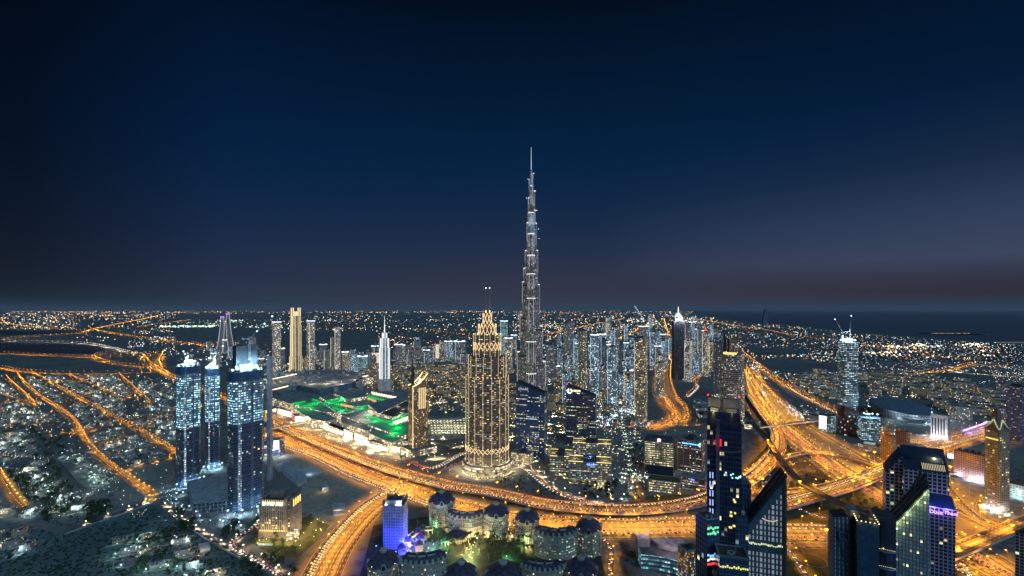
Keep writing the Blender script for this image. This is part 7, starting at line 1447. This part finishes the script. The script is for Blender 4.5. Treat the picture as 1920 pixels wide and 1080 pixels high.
# floodlit sports green and stadium lights far left
# ---------------------------------------------------------------- trees and shrubs
def leafmat(name, a):
    k = NT(name); o = k.n('ShaderNodeTexCoord').outputs['Object']; f = k.noise(.9, o, 3.0); MC[name] = k.end(k.mix(f, tuple(x*.55 for x in a), tuple(x*1.5 for x in a)), .7, spec=.2); return MC[name]
l1, l2, bark = leafmat('leaf_green', (.035, .065, .025)), leafmat('palm_green', (.04, .07, .022)), plain('bark', (.12, .09, .06), .9)
def crown_mesh(k):
    q = MB(); lobes = [(R.gauss(0, 1.5), R.gauss(0, 1.5), R.uniform(4, 7.5), R.uniform(1.2, 2.4)) for _ in range(7)]
    for i in range(190):
        x, y, z, r = lobes[i % 7]; v = Vector((R.gauss(0, 1), R.gauss(0, 1), R.gauss(0, .8))).normalized()*r*R.uniform(.6, 1.05); p = Vector((x, y, z))+v
        a = Vector((R.gauss(0, 1), R.gauss(0, 1), R.gauss(0, 1))).normalized(); b = a.orthogonal().normalized(); s_ = R.uniform(.35, .8)
        q.face([p+a*s_, p+b*s_*.7, p-a*s_, p-b*s_*.7])
    return q.mesh('crown', [l1])
def trunk_mesh():
    q = MB(); q.bar((0, 0, 0), (.2, .1, 3.5), .6, 0, .4)
    for a in (0, 2.1, 4.2): q.bar((.2, .1, 3.4), (1.3*cos(a), 1.3*sin(a), 5.6), .3, 0, .12)
    return q.mesh('trunk', [bark])
def palm_crown(k):
    q = MB()
    for i in range(17):
        a = i*2.4+R.uniform(-.2, .2); up = R.uniform(.1, 1.0); pr = None
        for j in range(5):
            f = j/4; r = 3.6*f*(1-.1*up); z = 8+1.6*up*f*1.6-2.6*f*f*(1.25-up*.5); w = .55*(1-f*.8)*sin(min(1, f*4+.3)*pi/2); c0 = Vector((r*cos(a), r*sin(a), z)); n = Vector((-sin(a), cos(a), 0))*w
            cur = (c0+n+Vector((0, 0, -w*.5)), c0, c0-n+Vector((0, 0, -w*.5)))
            if pr: q.face([pr[0], pr[1], cur[1], cur[0]]); q.face([pr[1], pr[2], cur[2], cur[1]])
            pr = cur
    return q.mesh('crown', [l2])
pt_ = MB(); pt_.bar((0, 0, 0), (.15, 0, 4.2), .55, 0, .4); pt_.bar((.15, 0, 4.2), (.05, .1, 8.1), .4, 0, .34); PT = pt_.mesh('trunk', [bark])
CM = [crown_mesh(k) for k in range(5)]; TM = trunk_mesh(); PM = [palm_crown(k) for k in range(3)]
def tree(px, py, lab, grp, palm=False, sc_=1.0, xy=None):
    x, y = xy or G(px, py); o = thing('palm_tree' if palm else 'tree', lab, 'palm tree' if palm else 'tree', (x, y, 0), R.uniform(0, 6.3), grp); k = sc_*R.uniform(.75, 1.25); o.scale = (k, k, k*R.uniform(.9, 1.15))
    link('trunk', PT if palm else TM, o); link('crown', R.choice(PM if palm else CM), o)
def grove(poly, n, lab, grp, palm=False, sc_=1.0, d=4.0, road_d=7):
    xs = [p[0] for p in poly]; ys = [p[1] for p in poly]; c_ = tr = 0
    while c_ < n and tr < n*40:
        tr += 1; p = (rb.uniform(min(xs), max(xs)), rb.uniform(min(ys), max(ys)))
        if inside(p, poly):
            x, y = G(*p)
            if not near_road(x, y, road_d) and free(x, y, d): tree(0, 0, lab, grp, palm, sc_, (x, y)); c_ += 1
grove([(12, 885), (100, 870), (150, 940), (140, 985), (95, 990), (40, 930)], 60, 'dark leafy tree among the walled gardens in the lower left', 'trees of the walled gardens', False, 1.2)
grove([(60, 800), (150, 815), (165, 850), (60, 862)], 30, 'dark tree on the unlit land below the roundabout', 'trees below the roundabout', False, 1.1)
grove([(168, 950), (200, 945), (215, 965), (175, 985), (150, 985)], 16, 'large dark tree beside the pale street', 'trees beside the pale street', False, 1.5)
grove([(210, 1010), (320, 1000), (330, 1060), (260, 1078)], 30, 'tree among the lit compound on the scrub', 'trees of the compound on the scrub', False, 1.2)
grove([(330, 970), (362, 980), (362, 1008), (340, 1005)], 7, 'tall dark tree beside the site wall', 'trees beside the site wall', False, 1.8)
grove([(420, 1000), (445, 992), (448, 1012), (425, 1016)], 7, 'dark tree beside the access street of the brown hotel', 'trees by the access street', False, 1.5)
grove([(440, 1050), (490, 1045), (560, 1078), (480, 1100)], 24, 'dark tree on the verge at the bottom edge', 'trees on the bottom verge', False, 1.3)
grove([(470, 1012), (500, 990), (585, 972), (615, 985), (595, 1015), (560, 1042), (520, 1042)], 34, 'palm in the lit garden of the brown hotel', 'palms of the brown hotel garden', True, .9, 3)
grove([(838, 1000), (900, 1012), (1000, 1010), (1010, 1040), (980, 1052), (900, 1048), (850, 1040)], 55, 'palm in the dark garden of the domed resort', 'palms of the dark resort garden', True, 1.3, 3)
grove([(765, 985), (850, 985), (852, 1044), (770, 1044)], 26, 'palm round the lit pool court', 'palms round the pool court', True, 1.0, 3)
grove([(890, 892), (955, 888), (1010, 915), (1060, 945), (1010, 935), (900, 905)], 40, 'palm on the plaza of the lattice crowned tower', 'palms on the plaza below the lattice crowned tower', True, 1.1, 3)
grove([(1085, 905), (1160, 905), (1165, 935), (1100, 940)], 26, 'dark tree between the office blocks and the highway', 'trees below the office blocks', False, 1.1, 4)
grove([(1178, 830), (1206, 828), (1206, 880), (1180, 880)], 22, 'lit tree beside the straight street between the offices', 'trees along the office street', False, 1.0, 4)
grove([(1480, 890), (1600, 900), (1690, 970), (1600, 970), (1490, 915)], 26, 'tree on the interchange lawns', 'trees on the interchange lawns', False, .8, 4, 9)
grove([(1700, 880), (1760, 900), (1800, 930), (1770, 915)], 16, 'tree beside the road behind the leaning slabs', 'trees behind the leaning slabs', False, .9, 4)
grove([(740, 846), (762, 838), (775, 850), (750, 866)], 8, 'lit tree on the mall forecourt', 'trees on the mall forecourt', False, 1.2, 4)
q = MB()       # garden greenery of the estates, one mass
for _ in range(1500):
    p = (rb.uniform(-20, 330), rb.uniform(704, 975)); x, y = G(*p)
    if near_road(x, y, 17) or not any(inside(p, a_[0]) for a_ in areas): continue
    h_ = rb.uniform(2.5, 6)
    for k in range(16):
        c0 = Vector((x+rb.gauss(0, h_*.3), y+rb.gauss(0, h_*.3), h_*rb.uniform(.4, 1))); a = Vector((rb.gauss(0, 1), rb.gauss(0, 1), rb.gauss(0, 1))).normalized(); b = a.orthogonal().normalized(); s_ = rb.uniform(.5, 1.0); q.face([c0+a*s_, c0+b*s_*.7, c0-a*s_, c0-b*s_*.7])
tag(q.build('garden_greenery', [l1]), 'mass of small garden trees and hedges between the villas', 'greenery', None, 'stuff')
q = MB()       # low desert shrubs: nobody could count them
for _ in range(1500):
    p = (rb.uniform(-20, 470), rb.uniform(955, 1080))
    if not inside(p, [(40, 985), (118, 1003), (286, 948), (345, 992), (400, 1024), (500, 1082), (-20, 1082), (-20, 1010)]): continue
    x, y = G(*p); r = rb.uniform(.6, 2.2)
    for k in range(7):
        c0 = Vector((x+rb.gauss(0, r*.5), y+rb.gauss(0, r*.5), abs(rb.gauss(0, r*.4))+.2)); a = Vector((rb.gauss(0, 1), rb.gauss(0, 1), rb.gauss(0, 1))).normalized(); b = a.orthogonal().normalized(); q.face([c0+a*r*.5, c0+b*r*.5, c0-a*r*.5, c0-b*r*.5])
tag(q.build('shrubs', [l1]), 'low dark desert shrubs dotted over the scrubland', 'shrubs', None, 'stuff')
# ---------------------------------------------------------------- street lamps
def inview(x, y, z=0): 
    if y < 200: return False
    px = 960+F*x/y; py = YH+(H-z)*F/y; return -60 < px < 1980 and py < 1110
def lampmesh(hh, dbl):
    q = MB(); q.bar((0, 0, 0), (0, 0, hh), .34, 0, .2)
    for s_ in ((1, -1) if dbl else (1,)): q.bar((0, 0, hh-.2), (1.9*s_, 0, hh+.25), .16, 0)
    return q
m_pole = plain('lamp_pole', (.22, .22, .22), .5, .3)
HEAD = {}
def head(col):
    k = tuple(round(c_, 2) for c_ in col)
    if k not in HEAD: HEAD[k] = glow('lamp_glow_%d' % len(HEAD), col, 9)
    return HEAD[k]
LMS = {}
LAMPS = [l for l in LAMPS if inview(*l[:3])]
LAMPS.sort(key=lambda l: l[1])
restp = MB(); mats = [m_pole]; mi = {}
for i, (x, y, z, a, hh, watts, col, grp, dbl) in enumerate(LAMPS):
    hr = .55 if y < 1500 else min(4.5, .55*y/1500)
    if i < 290:
        kk = (round(hh), dbl, col)
        if kk not in LMS: LMS[kk] = lampmesh(hh, dbl).mesh('street_lamp', [m_pole]); h_ = MB(); [h_.box(1.9*s_, 0, hh+.02, 1.5, .8, .5) for s_ in ((1, -1) if dbl else (1,))]; LMS[kk, 'h'] = h_.mesh('lamp_head', [head(col)])
        o = link('street_lamp', LMS[kk], None, (x, y, z), a+(0 if not dbl else 0)); tag(o, 'tall pole lamp among the '+grp, 'street lamp', grp); link('lamp_head', LMS[kk, 'h'], o)
        down(col, watts, (1.9 if not dbl else 0, 0, hh-.6), o, 110 if hh <= 11 else 142)
    else:
        if col not in mi: mi[col] = len(mats); mats.append(head(col))
        ca, sa = cos(a), sin(a); restp.bar((x, y, z), (x, y, z+hh), .3 if y < 2500 else .6); restp.octa((x+1.6*ca, y+1.6*sa, z+hh+.3), hr, mi[col])
        if y < 9000: down(col, watts*(1 if y < 2500 else 1.2), (x+1.6*ca, y+1.6*sa, z+hh-hr-.3), None, (110 if hh <= 11 else 142) if y < 2500 else 154)
tag(restp.build('street_lamps', mats), 'further street lamps along the far roads', 'street lamps', None, 'stuff')
# garden lamps
GLM = [g for g in GLM if inview(*g[:2])]; GLM.sort(key=lambda g: g[1]); gm = {}; restg = MB(); gmi = {}; gmats = [m_pole]
for i, (x, y, hh, watts, col, nm) in enumerate(GLM):
    if i < 200:
        if col not in gm: q = MB(); q.bar((0, 0, 0), (0, 0, 3.4), .16); gm[col] = q.mesh('garden_lamp', [m_pole]); q = MB(); q.octa((0, 0, 3.9), .55); gm[col, 'h'] = q.mesh('lamp_globe', [head(col)])
        o = link('garden_lamp', gm[col], None, (x, y, 0)); tag(o, 'small globe lamp in the '+nm, 'garden lamp', 'garden lamps of the '+nm); link('lamp_globe', gm[col, 'h'], o); point(col, watts, (0, 0, 5.2), o, .4)
    else:
        if col not in gmi: gmi[col] = len(gmats); gmats.append(head(col))
        restg.bar((x, y, 0), (x, y, hh), .2); restg.octa((x, y, hh+.5), .6, gmi[col]); point(col, watts*1.3, (x, y, hh+2), None, .4)
if restg.v: tag(restg.build('garden_lamps', gmats), 'further small garden lamps of the estate', 'garden lamps', None, 'stuff')
# lights in the resort and hotel gardens
for k in range(46):
    p = rb.choice([(rb.uniform(770, 850), rb.uniform(990, 1044)), (rb.uniform(840, 1000), rb.uniform(1000, 1050)), (rb.uniform(870, 890), rb.uniform(1010, 1075))]); x, y = G(*p); o = thing('garden_lamp', 'small warm lantern in the gardens of the domed resort', 'garden lamp', (x, y, 0), 0, 'lanterns of the domed resort'); q = MB() if k == 0 else None
    if k == 0: q.bar((0, 0, 0), (0, 0, 2.6), .16); LP = q.mesh('post', [m_pole]); q = MB(); q.octa((0, 0, 3), .5); LG = q.mesh('lamp_globe', [glow('lantern_warm', (1, .75, .3), 8)])
    link('post', LP, o); link('lamp_globe', LG, o); point((1, .72, .3) if k % 5 else (.2, 1, .4), 5200, (0, 0, 4.4), o, .3)
for k in range(34):
    p = (rb.uniform(480, 610), rb.uniform(975, 1040))
    if not inside(p, [(465, 1015), (495, 1000), (520, 1012), (560, 1005), (580, 970), (614, 985), (595, 1012), (560, 1040), (520, 1042)]): continue
    x, y = G(*p); o = thing('garden_lamp', 'small warm lantern in the garden of the brown hotel', 'garden lamp', (x, y, 0), 0, 'lanterns of the brown hotel garden'); link('post', LP, o); link('lamp_globe', LG, o); point((1, .78, .34), 1800, (0, 0, 4.4), o, .3)
for k in range(26):
    a = pi*(1.05+.9*k/25); cx, cy = G(914, 884); x, y = cx+46*cos(a), cy+40*sin(a); o = thing('garden_lamp', 'white lantern on the plaza ringing the lattice crowned tower', 'garden lamp', (x, y, 0), 0, 'lanterns round the lattice crowned tower'); link('post', LP, o); link('lamp_globe', LG, o); point((1, .9, .7), 900, (0, 0, 4.4), o, .3)
# ---------------------------------------------------------------- cars
paint = [plain('car_%s' % n_, c_, .3, 0, .05, .1, .5) for n_, c_ in (('white', (.6, .6, .6)), ('silver', (.35, .36, .37)), ('black', (.03, .03, .035)), ('sand', (.4, .33, .24)))]
m_tyre = plain('tyre', (.02, .02, .02), .9); hl = glow('headlight', (1, .93, .80), 6); tl = glow('taillight', (1, .05, .03), 4)
def carmesh(q, M_, pm):
    def b(x, y, z, sx, sy, sz, mi, tp=1.0):
        P = [(-sx/2, -sy/2), (sx/2, -sy/2), (sx/2, sy/2), (-sx/2, sy/2)]; lo = [M_ @ Vector((x+p, y+r, z)) for p, r in P]; hi = [M_ @ Vector((x+p*.9, y+r*tp, z+sz)) for p, r in P]
        for i in range(4): q.face([lo[i], lo[(i+1) % 4], hi[(i+1) % 4], hi[i]], mi)
        q.face(hi, mi)
    b(0, 0, .3, 1.85, 4.5, .65, pm, .97); b(0, -.2, .95, 1.65, 2.5, .5, 4, .7); b(0, -.2, 1.45, 1.35, 1.7, .05, pm)
    for x in (-.85, .85):
        for y in (-1.4, 1.4): b(x, y, 0, .25, .65, .6, 5)
    for x in (-.6, .6): b(x, 2.27, .55, .5, .12, .32, 6); b(x, -2.27, .6, .5, .12, .28, 7)
CMATS = paint+[f_glass, m_tyre, hl, tl]; CME = []
for k in range(4): q = MB(); carmesh(q, Matrix.Identity(4), k); CME.append(q.mesh('car', CMATS))
CARS = [c_ for c_ in CARS if inview(*c_[:3]) and c_[1] < 2600]; CARS.sort(key=lambda c_: c_[1]); restc = MB()
for i, (x, y, z, a, nm) in enumerate(CARS):
    if i < 290: link('car', CME[i % 4], None, (x, y, z), a); tag(COL.objects[-1], 'lit car on the '+nm, 'car', 'cars on the '+nm)
    elif i < 5200: carmesh(restc, Matrix.Translation((x, y, z)) @ Matrix.Rotation(a, 4, 'Z'), R.randrange(4))
if restc.v: tag(restc.build('traffic', CMATS), 'streams of further cars with head and tail lights on the roads', 'traffic', None, 'stuff')
# ---------------------------------------------------------------- far city lights
pal = [((1, .50, .12), 7.0), ((1, .9, .66), 7.0), ((.66, .92, 1), 7.0), ((.4, 1, .7), 5.0), ((1, .15, .1), 7.0), ((.6, .35, 1), 7.0)]
CL = MB(); HS = MB()
dark = [[(1410, 673), (1500, 671), (1575, 684), (1570, 700), (1480, 702), (1440, 692)], [(1735, 702), (1850, 696), (1870, 714), (1760, 722)], [(1400, 655), (1460, 652), (1500, 664), (1420, 668)], [(0, 640), (190, 645), (200, 664), (0, 664)], [(330, 616), (520, 622), (520, 642), (330, 636)], [(-10, 618), (160, 619), (160, 632), (-10, 632)], [(0, 668), (290, 690), (290, 698), (0, 690)]]
def coast(px): 
    K = [(1300, 589), (1345, 597), (1392, 603), (1480, 611), (1560, 619), (1620, 627), (1700, 632), (1800, 639), (1930, 646)]
    if px < 1300: return 0
    for (a, b), (c0, d0) in zip(K, K[1:]):
        if a <= px <= c0: return b+(d0-b)*(px-a)/(c0-a)
    return 650
def lights(x0, x1, y0, y1, n, w, k0=.17, k1=.46, clump=.5):
    n = int(n*1.4)
    ct = [(rb.uniform(x0, x1), rb.uniform(y0, y1)) for _ in range(max(4, n//22))]
    for _ in range(n):
        if rb.random() < clump: c0 = rb.choice(ct); p = (c0[0]+rb.gauss(0, (x1-x0)*.03+4), c0[1]+rb.gauss(0, (y1-y0)*.025+.3))
        else: p = (rb.uniform(x0, x1), rb.uniform(y0, y1))
        if not (x0 <= p[0] <= x1 and y0 <= p[1] <= y1) or p[1] < coast(p[0])+.5 or any(inside(p, d_) for d_ in dark): continue
        x, y = G(*p); m = y/F; r = rb.choice((k0, k0, (k0+k1)/2, k1))*m*rb.uniform(.7, 1.3)
        c_ = rb.choices(range(6), w)[0]
        hw_ = max(8, .7*m)
        if y > 2600: HS.box(x, y+hw_, 0, hw_*2.2, hw_*1.6, max(5, .5*m), 0, 0)
        elif near_road(x, y, 8): continue
        CL.box(x+(rb.uniform(-hw_, hw_) if y > 2600 else 0), y-hw_*.1, max(4, .2*m), r*1.6, r*.6, r*1.3, c_)
lights(0, 140, 588, 622, 420, (5, 4, 2, .3, .1, 0)); lights(100, 330, 585, 600, 220, (6, 3, 1, .2, .2, 0)); lights(140, 330, 600, 640, 170, (5, 3, 2, .5, 0, 0)); lights(240, 330, 632, 668, 130, (2, 4, 4, .3, .2, .2))
lights(0, 1300, 583, 588, 620, (8, 3, 1, 0, .2, 0), .2, .5); lights(330, 560, 600, 616, 170, (2, 4, 4, 2, 0, 0)); lights(520, 980, 590, 622, 420, (4, 4, 3, .3, .3, 0)); lights(330, 520, 640, 690, 190, (3, 3, 5, .2, .3, .5)); lights(700, 960, 622, 668, 260, (6, 4, 2, 0, .3, 0))
lights(960, 1340, 588, 640, 1500, (5, 4, 4, .2, .3, .1)); lights(1000, 1260, 640, 700, 420, (3, 4, 6, .2, .4, .4)); lights(1040, 1200, 700, 790, 300, (3, 5, 6, .3, .3, .4), .2, .4); lights(1330, 1620, 600, 660, 800, (3.5, 5, 4, .2, .2, .1), .13, .36); lights(1560, 1930, 625, 720, 2100, (3, 4.5, 6, .5, .3, .25), .11, .30, .35); lights(1400, 1580, 660, 712, 500, (2, 4, 6, .5, .3, .4)); lights(1240, 1350, 640, 690, 200, (4, 4, 4, .1, .4, .1)); lights(500, 720, 690, 715, 260, (5, 5, 3, .2, .2, .4)); lights(1620, 1900, 645, 672, 260, (5, 6, 2, .1, .3, .4), .3, .8, .8)
lights(-10, 330, 706, 800, 700, (4, 3, 5, 1.6, .1, .2), .2, .42); lights(-10, 330, 800, 975, 560, (2, 3, 6, 2.6, .1, .3), .18, .36); lights(300, 500, 940, 985, 60, (1, 3, 8, 0, 0, .5), .2, .4)
lights(1060, 1195, 690, 800, 320, (1.5, 4, 8, .2, .3, .6), .16, .42); lights(960, 1060, 735, 830, 170, (5, 5, 1, 2.4, .2, 0), .14, .3); lights(1130, 1215, 795, 920, 130, (2, 5, 3, 3, .2, 0), .2, .4); lights(1000, 1330, 805, 935, 130, (4, 5, 2, 1.5, .2, .2), .18, .36); lights(520, 760, 785, 850, 170, (4, 8, 1, .2, .6, 0), .2, .42); lights(800, 880, 745, 820, 90, (4, 5, 1, 2, 0, 0), .2, .42); lights(1400, 1560, 700, 800, 150, (3, 4, 4, .3, .4, 3), .12, .34); lights(1780, 1920, 870, 960, 60, (2, 4, 5, 0, .2, 1), .08, .2)
lights(300, 405, 611, 614, 130, (1, 3, .5, 6, 0, 0), .3, .7); lights(640, 890, 690, 750, 420, (8, 4, .6, .2, .2, 0), .16, .36); lights(1620, 1880, 700, 800, 420, (3, 6, 3, 1.2, .2, .2), .16, .36); lights(1480, 1570, 700, 750, 120, (4, 6, 1, 1, 0, 0), .16, .34); lights(960, 1330, 790, 930, 200, (2, 5, 3, 1.4, .4, .3), .10, .22)
tag(HS.build('far_city', [plain('far_house', (.15, .15, .16), .9)]), 'mass of low far houses out to the coast and the horizon', 'city', None, 'stuff')
tag(CL.build('city_lights', [glow('city_light_%s' % n_, *p) for n_, p in zip(('amber', 'white', 'cyan', 'green', 'red', 'violet'), pal)]), 'scattered lights of the far city', 'city lights', None, 'stuff')
# islands with their own lights and a glowing breakwater out on the sea
q = MB(); [q.box(*G(1748+i*5.2, 626.6+(.3 if i % 3 else 0)), 1.2, 90, 400, 8, 0) for i in range(14)]; tag(q.build('islands', [m_land]), 'low dark islands out at sea on the right', 'islands', None, 'structure')
q = MB(); [q.box(*G(1746+i*2.1, 626.9), 10, 5, 5, 5, 0) for i in range(36) if i % 7 and i % 5 != 2]; tag(q.build('island_lights', [glow('island_glow', (1, .8, .55), .8)]), 'faint row of lights on the far islands', 'lights', None, 'stuff')
a, b = G(1866, 643), G(1960, 643.6); q = MB(); q.bar((*a, 6), (*b, 6), 9); tag(q.build('breakwater', [glow('pier_glow', (1, .9, .75), .12)]), 'long thin pier with a painted glow at the right edge of the sea', 'pier')  # the pier body itself glows in place of lamp light
# ---------------------------------------------------------------- evening haze
HAZE = True
if HAZE:
    q = MB(); q.box(0, 71000, -1, 300000, 300000, 870); hz = q.build('haze', [])
    hm = bpy.data.materials.new('haze_air'); hm.use_nodes = True; hn = hm.node_tree.nodes; hn.clear(); pv = hn.new('ShaderNodeVolumePrincipled'); pv.inputs['Color'].default_value = (.88, .80, .82, 1); pv.inputs['Density'].default_value = 1.5e-5; pv.inputs['Anisotropy'].default_value = 0.0
    ho = hn.new('ShaderNodeOutputMaterial'); hm.node_tree.links.new(pv.outputs[0], ho.inputs['Volume']); hz.data.materials.append(hm); tag(hz, 'thin evening haze over the whole city', 'haze', None, 'stuff')
print('COUNTS lamps', len(LAMPS), 'garden', len(GLM), 'cars', len(CARS), 'villas', len(VIL), 'bg', len(BG), 'objs', len(bpy.data.objects), 'lights', len([o for o in COL.objects if o.type == 'LIGHT']))
